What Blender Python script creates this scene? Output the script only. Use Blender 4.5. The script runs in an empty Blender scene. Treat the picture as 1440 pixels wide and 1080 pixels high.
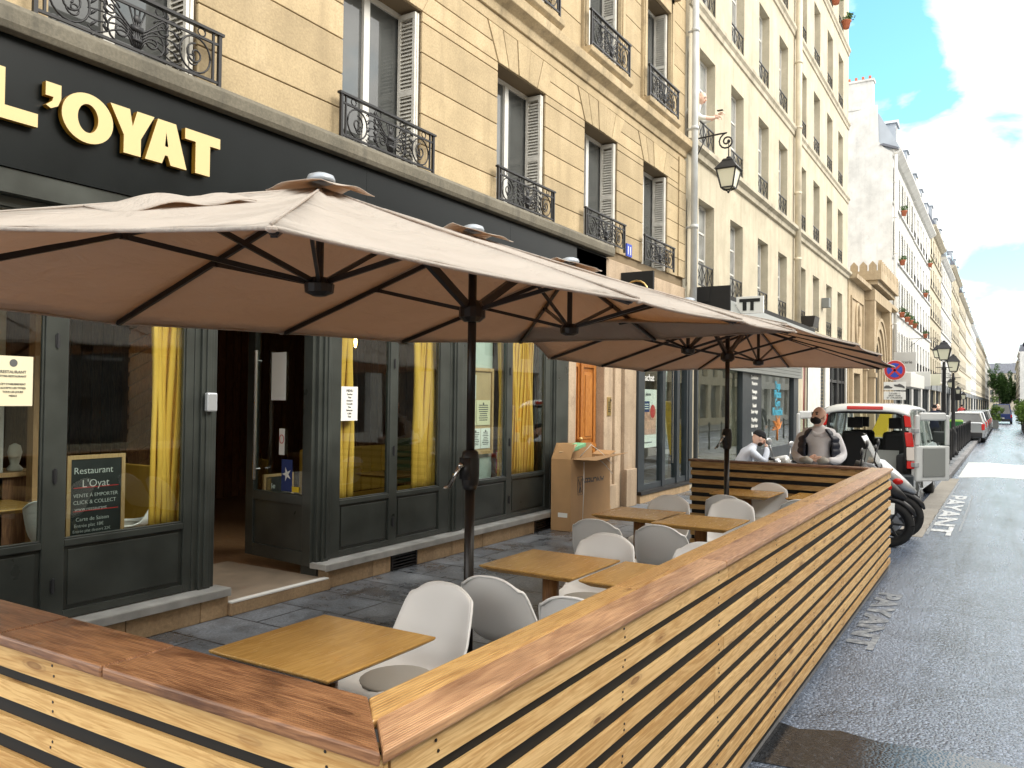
import bpy, bmesh, math, random
from mathutils import Vector, Matrix, Quaternion
random.seed(7)
PI = math.pi
sc = bpy.context.scene
C = sc.collection
H = 1.75
# ------------------------------------------------------------------ camera
F = 1140.0
pitch = math.atan(21 / F); yaw = math.atan(696 / F); roll = 0.0125
fw = Vector((math.cos(yaw) * math.cos(pitch), math.sin(yaw) * math.cos(pitch), math.sin(pitch)))
rt = fw.cross(Vector((0, 0, 1))).normalized(); up = rt.cross(fw)
r2 = rt * math.cos(roll) + up * math.sin(roll); u2 = up * math.cos(roll) - rt * math.sin(roll)
cam = bpy.data.cameras.new('camera'); camo = bpy.data.objects.new('camera', cam); C.objects.link(camo)
cam.sensor_width = 36; cam.lens = F / 1440 * 36; cam.clip_start = 0.05; cam.clip_end = 3000
M = Matrix.Identity(4)
for i in range(3):
    M[i][0] = r2[i]; M[i][1] = u2[i]; M[i][2] = -fw[i]
M[2][3] = H
camo.matrix_world = M
sc.camera = camo
sc.render.resolution_x = 1024; sc.render.resolution_y = 768

# ------------------------------------------------------------------ materials
def new_mat(name):
    m = bpy.data.materials.new(name); m.use_nodes = True
    return m, m.node_tree, m.node_tree.nodes['Principled BSDF']
def N(nt, t, **kw):
    n = nt.nodes.new(t)
    for k, v in kw.items(): setattr(n, k, v)
    return n
def L(nt, a, b): nt.links.new(a, b)
def simple(name, col, rough=.5, metal=0, spec=.5, bump=0, bscale=80, var=0, vscale=6, coat=0):
    m, nt, b = new_mat(name)
    b.inputs['Base Color'].default_value = (*col, 1); b.inputs['Roughness'].default_value = rough
    b.inputs['Metallic'].default_value = metal; b.inputs['Specular IOR Level'].default_value = spec
    b.inputs['Coat Weight'].default_value = coat
    tc = N(nt, 'ShaderNodeTexCoord')
    if var:
        n = N(nt, 'ShaderNodeTexNoise'); n.inputs['Scale'].default_value = vscale; n.inputs['Detail'].default_value = 6
        L(nt, tc.outputs['Object'], n.inputs['Vector'])
        r = N(nt, 'ShaderNodeMapRange'); r.inputs[1].default_value = .3; r.inputs[2].default_value = .7
        r.inputs[3].default_value = 1 - var; r.inputs[4].default_value = 1 + var
        L(nt, n.outputs[0], r.inputs[0])
        mx = N(nt, 'ShaderNodeMix', data_type='RGBA', blend_type='MULTIPLY'); mx.inputs[0].default_value = 1
        mx.inputs[6].default_value = (*col, 1); L(nt, r.outputs[0], mx.inputs[7]); L(nt, mx.outputs[2], b.inputs['Base Color'])
        r2_ = N(nt, 'ShaderNodeMapRange'); r2_.inputs[3].default_value = rough * .75; r2_.inputs[4].default_value = min(1, rough * 1.25)
        L(nt, n.outputs[0], r2_.inputs[0]); L(nt, r2_.outputs[0], b.inputs['Roughness'])
    if bump:
        n = N(nt, 'ShaderNodeTexNoise'); n.inputs['Scale'].default_value = bscale; n.inputs['Detail'].default_value = 4
        L(nt, tc.outputs['Object'], n.inputs['Vector'])
        bp = N(nt, 'ShaderNodeBump'); bp.inputs['Strength'].default_value = bump; bp.inputs['Distance'].default_value = .01
        L(nt, n.outputs[0], bp.inputs['Height']); L(nt, bp.outputs[0], b.inputs['Normal'])
    return m
def ramp(nt, stops, interp='LINEAR'):
    r = N(nt, 'ShaderNodeValToRGB'); r.color_ramp.interpolation = interp
    e = r.color_ramp.elements
    while len(e) > 1: e.remove(e[-1])
    e[0].position = stops[0][0]; e[0].color = (*stops[0][1], 1)
    for p, c in stops[1:]:
        x = e.new(p); x.color = (*c, 1)
    return r
def mapped(nt, scale, src='Object', loc=(0, 0, 0)):
    tc = N(nt, 'ShaderNodeTexCoord'); mp = N(nt, 'ShaderNodeMapping'); mp.inputs['Scale'].default_value = scale; mp.inputs['Location'].default_value = loc
    L(nt, tc.outputs[src], mp.inputs['Vector']); return mp.outputs[0]
def wood(name, axis, c_light, c_dark, rough=.5, knots=True, groove=0, stain=0, wet=False):
    m, nt, b = new_mat(name)
    at = N(nt, 'ShaderNodeAttribute', attribute_name='rnd')
    w = N(nt, 'ShaderNodeMath', operation='MULTIPLY'); w.inputs[1].default_value = 31.7; L(nt, at.outputs['Fac'], w.inputs[0])
    s = [18, 18, 18]; s[axis] = 1.4
    v = mapped(nt, s)
    n1 = N(nt, 'ShaderNodeTexNoise', noise_dimensions='4D'); n1.inputs['Scale'].default_value = 1; n1.inputs['Detail'].default_value = 5; n1.inputs['Distortion'].default_value = .7
    L(nt, v, n1.inputs['Vector']); L(nt, w.outputs[0], n1.inputs['W'])
    s2 = [85, 85, 85]; s2[axis] = 5.0
    v2 = mapped(nt, s2)
    n2 = N(nt, 'ShaderNodeTexNoise', noise_dimensions='4D'); n2.inputs['Scale'].default_value = 2; n2.inputs['Detail'].default_value = 3
    L(nt, v2, n2.inputs['Vector']); L(nt, w.outputs[0], n2.inputs['W'])
    # growth rings: sine of noise
    k = N(nt, 'ShaderNodeMath', operation='MULTIPLY'); k.inputs[1].default_value = 62; L(nt, n1.outputs[0], k.inputs[0])
    sn = N(nt, 'ShaderNodeMath', operation='SINE'); L(nt, k.outputs[0], sn.inputs[0])
    a = N(nt, 'ShaderNodeMath', operation='MULTIPLY_ADD'); a.inputs[1].default_value = .17; L(nt, sn.outputs[0], a.inputs[0]); L(nt, n2.outputs[0], a.inputs[2])
    # plank to plank tone
    t = N(nt, 'ShaderNodeMath', operation='MULTIPLY_ADD'); t.inputs[1].default_value = .34; L(nt, at.outputs['Fac'], t.inputs[0]); 
    sub = N(nt, 'ShaderNodeMath', operation='SUBTRACT'); L(nt, a.outputs[0], sub.inputs[0]); sub.inputs[1].default_value = .17
    L(nt, sub.outputs[0], t.inputs[2])
    rp = ramp(nt, [(.22, c_light), (.5, tuple(x * .5 + y * .5 for x, y in zip(c_light, c_dark))), (.8, c_dark)])
    L(nt, t.outputs[0], rp.inputs[0])
    col = rp.outputs[0]
    if knots:
        s3 = [13, 13, 13]; s3[axis] = 3.2
        v3 = mapped(nt, s3)
        va = N(nt, 'ShaderNodeVectorMath', operation='ADD'); L(nt, v3, va.inputs[0]); L(nt, w.outputs[0], va.inputs[1]); vo = N(nt, 'ShaderNodeTexVoronoi'); vo.inputs['Scale'].default_value = .9; L(nt, va.outputs[0], vo.inputs['Vector'])
        kr = ramp(nt, [(.0, (.55, .55, .55)), (.10, (.8, .8, .8)), (.13, (.25, .25, .25)), (.17, (.4, .4, .4)), (.19, (.15, .15, .15)), (.30, (0, 0, 0))])
        L(nt, vo.outputs['Distance'], kr.inputs[0])
        mx = N(nt, 'ShaderNodeMix', data_type='RGBA'); L(nt, kr.outputs[0], mx.inputs[0]); L(nt, col, mx.inputs[6])
        mx.inputs[7].default_value = (c_dark[0] * .4, c_dark[1] * .3, c_dark[2] * .25, 1); col = mx.outputs[2]
    if stain:
        s4 = [5, 5, 5]; s4[axis] = 1.6
        v4 = mapped(nt, s4, loc=(3, 7, 1))
        n4 = N(nt, 'ShaderNodeTexNoise'); n4.inputs['Scale'].default_value = 1.2; n4.inputs['Detail'].default_value = 6; n4.inputs['Distortion'].default_value = 1.0; L(nt, v4, n4.inputs['Vector'])
        rs = ramp(nt, [(.5, (0, 0, 0)), (.68, (stain, stain, stain))]); L(nt, n4.outputs[0], rs.inputs[0])
        mx = N(nt, 'ShaderNodeMix', data_type='RGBA'); L(nt, rs.outputs[0], mx.inputs[0]); L(nt, col, mx.inputs[6])
        mx.inputs[7].default_value = (c_dark[0] * .42, c_dark[1] * .34, c_dark[2] * .3, 1); col = mx.outputs[2]
    L(nt, col, b.inputs['Base Color'])
    rr = N(nt, 'ShaderNodeMapRange'); rr.inputs[3].default_value = rough * .7; rr.inputs[4].default_value = min(1, rough * 1.3)
    L(nt, n2.outputs[0], rr.inputs[0]); L(nt, rr.outputs[0], b.inputs['Roughness'])
    bp = N(nt, 'ShaderNodeBump'); bp.inputs['Strength'].default_value = .25; bp.inputs['Distance'].default_value = .003
    L(nt, a.outputs[0], bp.inputs['Height']); nrm = bp.outputs[0]
    if groove:
        g = mapped(nt, (1, 1, 1)); sx = N(nt, 'ShaderNodeSeparateXYZ'); L(nt, g, sx.inputs[0])
        ml = N(nt, 'ShaderNodeMath', operation='MULTIPLY'); ml.inputs[1].default_value = 2 * PI / groove
        L(nt, sx.outputs[1 if axis == 0 else 0], ml.inputs[0])
        s_ = N(nt, 'ShaderNodeMath', operation='SINE'); L(nt, ml.outputs[0], s_.inputs[0])
        b2 = N(nt, 'ShaderNodeBump'); b2.inputs['Strength'].default_value = .5; b2.inputs['Distance'].default_value = .0018
        L(nt, s_.outputs[0], b2.inputs['Height']); L(nt, nrm, b2.inputs['Normal']); nrm = b2.outputs[0]
    L(nt, nrm, b.inputs['Normal'])
    return m
def stone(name, col, dirt=(.2, .17, .13), dirt_amt=.5, grain=.25, streak=.4, rough=.85, patch=None):
    m, nt, b = new_mat(name); b.inputs['Roughness'].default_value = rough; b.inputs['Specular IOR Level'].default_value = .25
    at = N(nt, 'ShaderNodeAttribute', attribute_name='rnd')
    v = mapped(nt, (1, 1, 1), src='Object')
    n1 = N(nt, 'ShaderNodeTexNoise'); n1.inputs['Scale'].default_value = 1.3; n1.inputs['Detail'].default_value = 8; n1.inputs['Roughness'].default_value = .65; L(nt, v, n1.inputs['Vector'])
    n2 = N(nt, 'ShaderNodeTexNoise'); n2.inputs['Scale'].default_value = 45; n2.inputs['Detail'].default_value = 5; n2.inputs['Roughness'].default_value = .7; L(nt, v, n2.inputs['Vector'])
    vs = mapped(nt, (3.5, 3.5, .28))
    n3 = N(nt, 'ShaderNodeTexNoise'); n3.inputs['Scale'].default_value = 1.2; n3.inputs['Detail'].default_value = 7; n3.inputs['Roughness'].default_value = .6; L(nt, vs, n3.inputs['Vector'])
    c2 = patch or tuple(min(1, x * 1.12 + .03) for x in col)
    rp = ramp(nt, [(.3, tuple(x * .82 for x in col)), (.52, col), (.72, c2)]); L(nt, n1.outputs[0], rp.inputs[0])
    mg = N(nt, 'ShaderNodeMapRange'); mg.inputs[1].default_value = .3; mg.inputs[2].default_value = .7; mg.inputs[3].default_value = 1 - grain; mg.inputs[4].default_value = 1 + grain * .5
    L(nt, n2.outputs[0], mg.inputs[0])
    m1 = N(nt, 'ShaderNodeMix', data_type='RGBA', blend_type='MULTIPLY'); m1.inputs[0].default_value = 1; L(nt, rp.outputs[0], m1.inputs[6]); L(nt, mg.outputs[0], m1.inputs[7])
    mt = N(nt, 'ShaderNodeMapRange'); mt.inputs[3].default_value = .86; mt.inputs[4].default_value = 1.1; L(nt, at.outputs['Fac'], mt.inputs[0])
    m2 = N(nt, 'ShaderNodeMix', data_type='RGBA', blend_type='MULTIPLY'); m2.inputs[0].default_value = 1; L(nt, m1.outputs[2], m2.inputs[6]); L(nt, mt.outputs[0], m2.inputs[7])
    rs = ramp(nt, [(.5, (0, 0, 0)), (.75, (streak, streak, streak))]); L(nt, n3.outputs[0], rs.inputs[0])
    m3 = N(nt, 'ShaderNodeMix', data_type='RGBA'); L(nt, rs.outputs[0], m3.inputs[0]); L(nt, m2.outputs[2], m3.inputs[6]); m3.inputs[7].default_value = (*dirt, 1)
    n5 = N(nt, 'ShaderNodeTexNoise'); n5.inputs['Scale'].default_value = 3.1; n5.inputs['Detail'].default_value = 9; n5.inputs['Roughness'].default_value = .75; L(nt, v, n5.inputs['Vector'])
    rd = ramp(nt, [(.56, (0, 0, 0)), (.72, (dirt_amt, dirt_amt, dirt_amt))]); L(nt, n5.outputs[0], rd.inputs[0])
    m4 = N(nt, 'ShaderNodeMix', data_type='RGBA'); L(nt, rd.outputs[0], m4.inputs[0]); L(nt, m3.outputs[2], m4.inputs[6]); m4.inputs[7].default_value = (*dirt, 1)
    L(nt, m4.outputs[2], b.inputs['Base Color'])
    bp = N(nt, 'ShaderNodeBump'); bp.inputs['Strength'].default_value = .35; bp.inputs['Distance'].default_value = .006; L(nt, n2.outputs[0], bp.inputs['Height']); L(nt, bp.outputs[0], b.inputs['Normal'])
    return m
def glass_thin(name, tint=(.9, .95, .93), refl=1.0):
    m, nt, b = new_mat(name); nt.nodes.remove(b)
    out = nt.nodes['Material Output']
    fr = N(nt, 'ShaderNodeFresnel'); ge = N(nt, 'ShaderNodeNewGeometry'); io_ = N(nt, 'ShaderNodeMapRange'); io_.inputs[3].default_value = 1.5; io_.inputs[4].default_value = 1 / 1.5; L(nt, ge.outputs['Backfacing'], io_.inputs[0]); L(nt, io_.outputs[0], fr.inputs['IOR'])
    g = N(nt, 'ShaderNodeBsdfGlossy'); g.inputs['Roughness'].default_value = .01; g.inputs['Color'].default_value = (1, 1, 1, 1)
    t = N(nt, 'ShaderNodeBsdfTransparent'); t.inputs['Color'].default_value = (*tint, 1)
    ma = N(nt, 'ShaderNodeMath', operation='MULTIPLY'); ma.inputs[1].default_value = 1.0 * refl; ma.use_clamp = True
    L(nt, fr.outputs[0], ma.inputs[0])
    n = N(nt, 'ShaderNodeTexNoise'); n.inputs['Scale'].default_value = 1.5; L(nt, mapped(nt, (1, 1, 1)), n.inputs['Vector'])
    bp = N(nt, 'ShaderNodeBump'); bp.inputs['Strength'].default_value = .03; bp.inputs['Distance'].default_value = .02; L(nt, n.outputs[0], bp.inputs['Height']); L(nt, bp.outputs[0], g.inputs['Normal'])
    mx = N(nt, 'ShaderNodeMixShader'); L(nt, ma.outputs[0], mx.inputs[0]); L(nt, t.outputs[0], mx.inputs[1]); L(nt, g.outputs[0], mx.inputs[2]); L(nt, mx.outputs[0], out.inputs[0])
    return m
def emit(name, col, s):
    m, nt, b = new_mat(name); b.inputs['Base Color'].default_value = (*col, 1); b.inputs['Emission Color'].default_value = (*col, 1); b.inputs['Emission Strength'].default_value = s
    return m

MT = {}
MT['slat_x'] = wood('slat wood along street', 0, (.74, .50, .23), (.50, .285, .10), .55)
MT['slat_y'] = wood('slat wood across', 1, (.72, .47, .19), (.48, .26, .08), .55)
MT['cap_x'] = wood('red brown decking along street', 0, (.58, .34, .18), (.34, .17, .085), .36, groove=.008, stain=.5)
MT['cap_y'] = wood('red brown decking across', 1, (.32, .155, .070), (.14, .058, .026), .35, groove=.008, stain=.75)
MT['capin_x'] = wood('golden wet board', 0, (.56, .34, .13), (.36, .18, .06), .3, groove=.011, stain=.35)
MT['table'] = wood('oiled oak tabletop', 0, (.60, .36, .11), (.45, .24, .06), .25, knots=False, stain=.2)
MT['tableleg'] = wood('oak table leg', 2, (.30, .15, .06), (.18, .08, .03), .4, knots=False)
MT['door_wood'] = wood('varnished oak door', 2, (.52, .215, .05), (.30, .10, .02), .25, knots=False)
MT['black'] = simple('black backing board', (.006, .006, .006), .7)
MT['fascia'] = simple('black lacquered fascia', (.003, .005, .0055), .32, spec=.22, var=.2, vscale=2)
MT['joinery'] = simple('dark green grey joinery', (.040, .045, .040), .30, var=.3, vscale=3, bump=.05, bscale=30)
MT['joinery2'] = simple('slate blue shop frame', (.028, .036, .043), .35, var=.1)
MT['gold'] = simple('gold painted letters', (.62, .49, .24), .45)
MT['goldside'] = simple('brass letter returns', (.45, .24, .03), .35, metal=.4)
MT['stone1'] = stone('warm limestone', (.49, .385, .235), dirt=(.27, .21, .13), dirt_amt=.55, streak=.5)
MT['stone1b'] = stone('warm limestone trim', (.50, .395, .245), dirt=(.12, .10, .07), dirt_amt=.5, streak=.6)
MT['ledge'] = stone('weathered grey ledge', (.17, .155, .12), dirt=(.05, .05, .045), dirt_amt=.5, streak=.9)
MT['joint'] = simple('dark mortar joint', (.20, .15, .09), .9)
MT['plaster2'] = stone('cream plaster', (.53, .475, .36), dirt=(.33, .28, .20), dirt_amt=.5, grain=.1, streak=.6)
MT['trim2'] = stone('cream stone trim', (.50, .45, .35), dirt=(.16, .14, .10), dirt_amt=.5, grain=.12, streak=.6)
MT['white_wall'] = stone('grey white render', (.66, .66, .64), dirt=(.36, .36, .36), dirt_amt=.45, grain=.06, streak=.3)
MT['hammam'] = stone('sandy carved stone', (.47, .375, .25), dirt=(.22, .15, .09), dirt_amt=.5, grain=.2, streak=.5)
MT['pilaster'] = stone('pinkish pilaster stone', (.48, .37, .26), dirt=(.17, .12, .09), dirt_amt=.55, grain=.2, streak=.5)
MT['plinth'] = stone('sandstone plinth', (.48, .34, .20), dirt=(.17, .12, .08), dirt_amt=.55, grain=.25, streak=.4)
MT['sill'] = simple('worn zinc sill', (.42, .42, .40), .42, metal=.25, var=.25, vscale=5)
MT['iron'] = simple('black wrought iron', (.018, .018, .020), .45, metal=.3)
MT['dark_metal'] = simple('dark brown painted metal', (.014, .011, .010), .35)
MT['steel'] = simple('brushed steel', (.6, .6, .6), .25, metal=1)
MT['zinc'] = simple('zinc sheet', (.36, .40, .45), .45, metal=.4, var=.12, vscale=1)
MT['slate'] = simple('slate roof', (.13, .14, .17), .6, var=.2, vscale=2)
MT['pipe'] = simple('grey painted drainpipe', (.50, .52, .52), .45, var=.15, vscale=3)
MT['pipe2'] = simple('cream painted drainpipe', (.60, .53, .40), .6, var=.2, vscale=3)
MT['white_paint'] = simple('white painted timber', (.68, .67, .63), .5, var=.08, vscale=4)
MT['grey_paint'] = simple('weathered pale shutter', (.66, .64, .58), .6, var=.15, vscale=6)
MT['dark_glass'] = simple('dark window glass', (.085, .09, .088), .04, spec=.8, var=.5, vscale=.9)
MT['pale_glass'] = simple('pale curtained window glass', (.34, .35, .34), .06, spec=.7, var=.5, vscale=1.3)
MT['glass'] = glass_thin('shop window glass')
MT['plastic'] = simple('white moulded plastic', (.86, .862, .85), .3)
MT['cushion'] = simple('grey beige seat pad', (.42, .40, .36), .6, bump=.1, bscale=200)
MT['beech'] = wood('beech chair leg', 2, (.55, .36, .18), (.42, .25, .12), .45, knots=False)
MT['cardboard'] = simple('brown cardboard', (.42, .25, .115), .75, var=.1, vscale=3, bump=.05, bscale=60)
MT['card_in'] = simple('pale cardboard inside', (.50, .35, .20), .8, var=.1)
MT['green_paper'] = simple('pale green printed card', (.22, .52, .28), .7, var=.15, vscale=15)
MT['paper'] = simple('white paper', (.78, .78, .74), .7)
MT['cream_paper'] = simple('cream paper', (.72, .66, .46), .7)
MT['ink'] = simple('grey ink', (.10, .10, .10), .8)
MT['ink_blue'] = simple('dark blue ink', (.02, .04, .16), .6)
MT['red'] = simple('red print', (.55, .03, .03), .5)
MT['blue'] = simple('blue print', (.02, .06, .45), .5)
MT['cyan'] = simple('cyan vinyl lettering', (.05, .38, .55), .5)
MT['orange'] = simple('orange print', (.60, .20, .03), .5)
MT['skinpink'] = simple('pink printed photo', (.55, .30, .22), .5, var=.4, vscale=12)
MT['chalkboard'] = simple('black chalkboard', (.018, .020, .020), .6, var=.3, vscale=8)
MT['chalk'] = simple('white chalk', (.62, .62, .60), .9)
MT['brass'] = simple('brushed brass', (.72, .52, .22), .28, metal=.9)
MT['walnut'] = wood('dark interior timber', 2, (.26, .13, .06), (.12, .055, .03), .5, knots=False)
MT['floor_in'] = wood('interior parquet', 1, (.22, .12, .06), (.12, .06, .03), .4, knots=False)
MT['ceil_in'] = simple('dark interior ceiling', (.03, .025, .02), .8)
MT['yellow'] = simple('mustard upholstery', (.60, .36, .05), .8)
MT['greenvelvet'] = simple('green upholstery', (.05, .08, .03), .8)
MT['tile'] = simple('beige threshold tile', (.34, .27, .20), .35, var=.15, vscale=7)
MT['bulb'] = emit('warm lamp filament', (1, .45, .10), 40)
MT['lampglass'] = simple('frosted lantern glass', (.75, .74, .58), .35)
MT['rubber'] = simple('black rubber', (.012, .012, .012), .75, var=.2, vscale=30)
MT['blackplastic'] = simple('black plastic', (.02, .02, .022), .4)
MT['silver'] = simple('silver painted plastic', (.52, .54, .56), .25, metal=.5)
MT['whitecar'] = simple('white car paint', (.52, .535, .53), .25, coat=.5, var=.04, vscale=2)
MT['lens_red'] = simple('red lamp lens', (.60, .02, .015), .15)
MT['lens_clear'] = simple('clear lamp lens', (.72, .66, .60), .12)
MT['greypanel'] = simple('grey door trim', (.20, .21, .20), .6)
MT['carinterior'] = simple('black car interior', (.012, .012, .014), .7)
MT['yellowpaint'] = simple('yellow paint', (.70, .50, .02), .4)
MT['skin'] = simple('skin', (.84, .56, .44), .5, var=.08, vscale=12)
MT['hoodie'] = simple('heather grey hoodie', (.70, .70, .73), .9, bump=.2, bscale=150, var=.08, vscale=9)
MT['hoodie2'] = simple('light blue grey hoodie', (.56, .61, .70), .9, bump=.2, bscale=150, var=.08, vscale=9)
MT['vest'] = simple('navy quilted nylon', (.014, .017, .032), .5)
MT['jeans'] = simple('dark trousers', (.02, .02, .026), .85)
MT['wool'] = simple('black wool', (.008, .008, .01), .95)
MT['beard'] = simple('dark beard', (.03, .018, .012), .9)
MT['mask'] = simple('black face mask', (.012, .012, .014), .7)
MT['terracotta'] = simple('terracotta pot', (.45, .14, .07), .8)
MT['leaf'] = simple('green leaf', (.06, .13, .03), .6, var=.4, vscale=9)
MT['leaf_light'] = simple('bright spring leaf', (.13, .22, .035), .6, var=.35, vscale=3)
MT['bark'] = simple('grey bark', (.12, .10, .08), .9)
MT['greenbin'] = simple('green plastic bin', (.02, .14, .04), .45)
MT['limegreen'] = simple('lime bin lid', (.16, .32, .03), .45)
MT['navy'] = simple('navy cloth', (.012, .016, .04), .9)

# umbrella cloth: a little light comes through
m, nt, b = new_mat('taupe canopy cloth')
nn = N(nt, 'ShaderNodeTexNoise'); nn.inputs['Scale'].default_value = 2.2; nn.inputs['Detail'].default_value = 7; L(nt, mapped(nt, (1, 1, 1)), nn.inputs['Vector'])
rp = ramp(nt, [(.3, (.49, .457, .415)), (.7, (.565, .533, .49))]); L(nt, nn.outputs[0], rp.inputs[0]); L(nt, rp.outputs[0], b.inputs['Base Color'])
b.inputs['Roughness'].default_value = .8; b.inputs['Specular IOR Level'].default_value = .3
wv = N(nt, 'ShaderNodeTexNoise'); wv.inputs['Scale'].default_value = 260; L(nt, mapped(nt, (1, 1, 1)), wv.inputs['Vector'])
nl = N(nt, 'ShaderNodeTexNoise'); nl.inputs['Scale'].default_value = 3.2; nl.inputs['Detail'].default_value = 5; nl.inputs['Distortion'].default_value = 1.2; L(nt, mapped(nt, (1, 2.2, 1)), nl.inputs['Vector'])
bp = N(nt, 'ShaderNodeBump'); bp.inputs['Strength'].default_value = .25; bp.inputs['Distance'].default_value = .004; L(nt, wv.outputs[0], bp.inputs['Height'])
bp2 = N(nt, 'ShaderNodeBump'); bp2.inputs['Strength'].default_value = .9; bp2.inputs['Distance'].default_value = .05; L(nt, nl.outputs[0], bp2.inputs['Height']); L(nt, bp.outputs[0], bp2.inputs['Normal'])
L(nt, bp2.outputs[0], b.inputs['Normal'])
tr = N(nt, 'ShaderNodeBsdfTranslucent'); tr.inputs['Color'].default_value = (.66, .44, .27, 1)
mx = N(nt, 'ShaderNodeMixShader'); mx.inputs[0].default_value = .34
L(nt, b.outputs[0], mx.inputs[1]); L(nt, tr.outputs[0], mx.inputs[2]); L(nt, mx.outputs[0], nt.nodes['Material Output'].inputs[0])
MT['canopy'] = m
# curtain cloth
m, nt, b = new_mat('mustard yellow curtain'); b.inputs['Base Color'].default_value = (.78, .50, .035, 1); b.inputs['Roughness'].default_value = .85
nn = N(nt, 'ShaderNodeTexNoise'); nn.inputs['Scale'].default_value = 3; nn.inputs['Detail'].default_value = 5; L(nt, mapped(nt, (1, 1, .3)), nn.inputs['Vector'])
rp = ramp(nt, [(.3, (.66, .365, .04)), (.7, (.84, .50, .09))]); L(nt, nn.outputs[0], rp.inputs[0]); L(nt, rp.outputs[0], b.inputs['Base Color'])
MT['curtain'] = m

# asphalt
def asphalt(name, base, rl, rh, bump, scale=110, tint=(1, 1, 1)):
    m, nt, b = new_mat(name)
    v = mapped(nt, (1, 1, 1))
    vo = N(nt, 'ShaderNodeTexVoronoi'); vo.inputs['Scale'].default_value = scale; L(nt, v, vo.inputs['Vector'])
    n = N(nt, 'ShaderNodeTexNoise'); n.inputs['Scale'].default_value = .8; n.inputs['Detail'].default_value = 7; n.inputs['Roughness'].default_value = .65; L(nt, v, n.inputs['Vector'])
    nf = N(nt, 'ShaderNodeTexNoise'); nf.inputs['Scale'].default_value = 55; nf.inputs['Detail'].default_value = 4; L(nt, v, nf.inputs['Vector'])
    c = ramp(nt, [(0, tuple(base * .5 * t for t in tint)), (.6, tuple(base * .95 * t for t in tint)), (1, tuple(base * 2.0 * t for t in tint))]); L(nt, vo.outputs['Color'], c.inputs[0])
    mr = N(nt, 'ShaderNodeMapRange'); mr.inputs[1].default_value = .3; mr.inputs[2].default_value = .7; mr.inputs[3].default_value = .7; mr.inputs[4].default_value = 1.3; L(nt, n.outputs[0], mr.inputs[0])
    mx = N(nt, 'ShaderNodeMix', data_type='RGBA', blend_type='MULTIPLY'); mx.inputs[0].default_value = 1; L(nt, c.outputs[0], mx.inputs[6]); L(nt, mr.outputs[0], mx.inputs[7]); L(nt, mx.outputs[2], b.inputs['Base Color'])
    vt_ = mapped(nt, (.13, 1.5, 1))
    nt_ = N(nt, 'ShaderNodeTexNoise'); nt_.inputs['Scale'].default_value = 1.4; nt_.inputs['Detail'].default_value = 8; nt_.inputs['Roughness'].default_value = .7; L(nt, vt_, nt_.inputs['Vector'])
    mt_ = N(nt, 'ShaderNodeMapRange'); mt_.inputs[1].default_value = .35; mt_.inputs[2].default_value = .65; mt_.inputs[3].default_value = .72; mt_.inputs[4].default_value = 1.25; L(nt, nt_.outputs[0], mt_.inputs[0])
    mx3 = N(nt, 'ShaderNodeMix', data_type='RGBA', blend_type='MULTIPLY'); mx3.inputs[0].default_value = 1; L(nt, mx.outputs[2], mx3.inputs[6]); L(nt, mt_.outputs[0], mx3.inputs[7])
    vc = N(nt, 'ShaderNodeTexVoronoi', feature='DISTANCE_TO_EDGE'); vc.inputs['Scale'].default_value = .42
    nd = N(nt, 'ShaderNodeTexNoise'); nd.inputs['Scale'].default_value = 2.5; nd.inputs['Detail'].default_value = 6; L(nt, v, nd.inputs['Vector'])
    vm = N(nt, 'ShaderNodeVectorMath', operation='MULTIPLY_ADD'); vm.inputs[1].default_value = (.9, .9, 0); L(nt, nd.outputs['Color'], vm.inputs[0]); L(nt, v, vm.inputs[2]); L(nt, vm.outputs[0], vc.inputs['Vector'])
    rc = ramp(nt, [(0, (.35, .35, .35)), (.006, (.8, .8, .8)), (.012, (1, 1, 1))]); L(nt, vc.outputs['Distance'], rc.inputs[0])
    mx4 = N(nt, 'ShaderNodeMix', data_type='RGBA', blend_type='MULTIPLY'); mx4.inputs[0].default_value = .6; L(nt, mx3.outputs[2], mx4.inputs[6]); L(nt, rc.outputs[0], mx4.inputs[7]); L(nt, mx4.outputs[2], b.inputs['Base Color'])
    rr = N(nt, 'ShaderNodeMapRange'); rr.inputs[1].default_value = .35; rr.inputs[2].default_value = .65; rr.inputs[3].default_value = rl; rr.inputs[4].default_value = rh; L(nt, nt_.outputs[0], rr.inputs[0]); L(nt, rr.outputs[0], b.inputs['Roughness'])
    b.inputs['Specular IOR Level'].default_value = .6
    ad = N(nt, 'ShaderNodeMath', operation='MULTIPLY_ADD'); ad.inputs[1].default_value = .6; L(nt, nf.outputs[0], ad.inputs[0]); L(nt, vo.outputs['Distance'], ad.inputs[2])
    bp = N(nt, 'ShaderNodeBump'); bp.inputs['Strength'].default_value = bump; bp.inputs['Distance'].default_value = .008; bp.invert = True; L(nt, ad.outputs[0], bp.inputs['Height']); L(nt, bp.outputs[0], b.inputs['Normal'])
    return m
MT['asphalt'] = asphalt('damp coarse asphalt', .15, .12, .34, .65, 66, (.78, .96, 1.30))
MT['wet'] = asphalt('wet smooth asphalt', .03, .06, .2, .12, 60, (.92, .98, 1.1))
MT['concrete'] = stone('concrete gutter', (.30, .28, .25), dirt=(.12, .11, .10), grain=.3, streak=0)
MT['kerb'] = stone('granite kerb', (.26, .26, .27), dirt=(.10, .10, .10), grain=.35, streak=0)
MT['sun_patch_colour'] = stone('painted sunlight on road', (.60, .60, .58), dirt=(.30, .30, .30), grain=.3, streak=0, rough=.3)  # sunlit asphalt: the sun's brightness is put into the base colour
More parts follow.
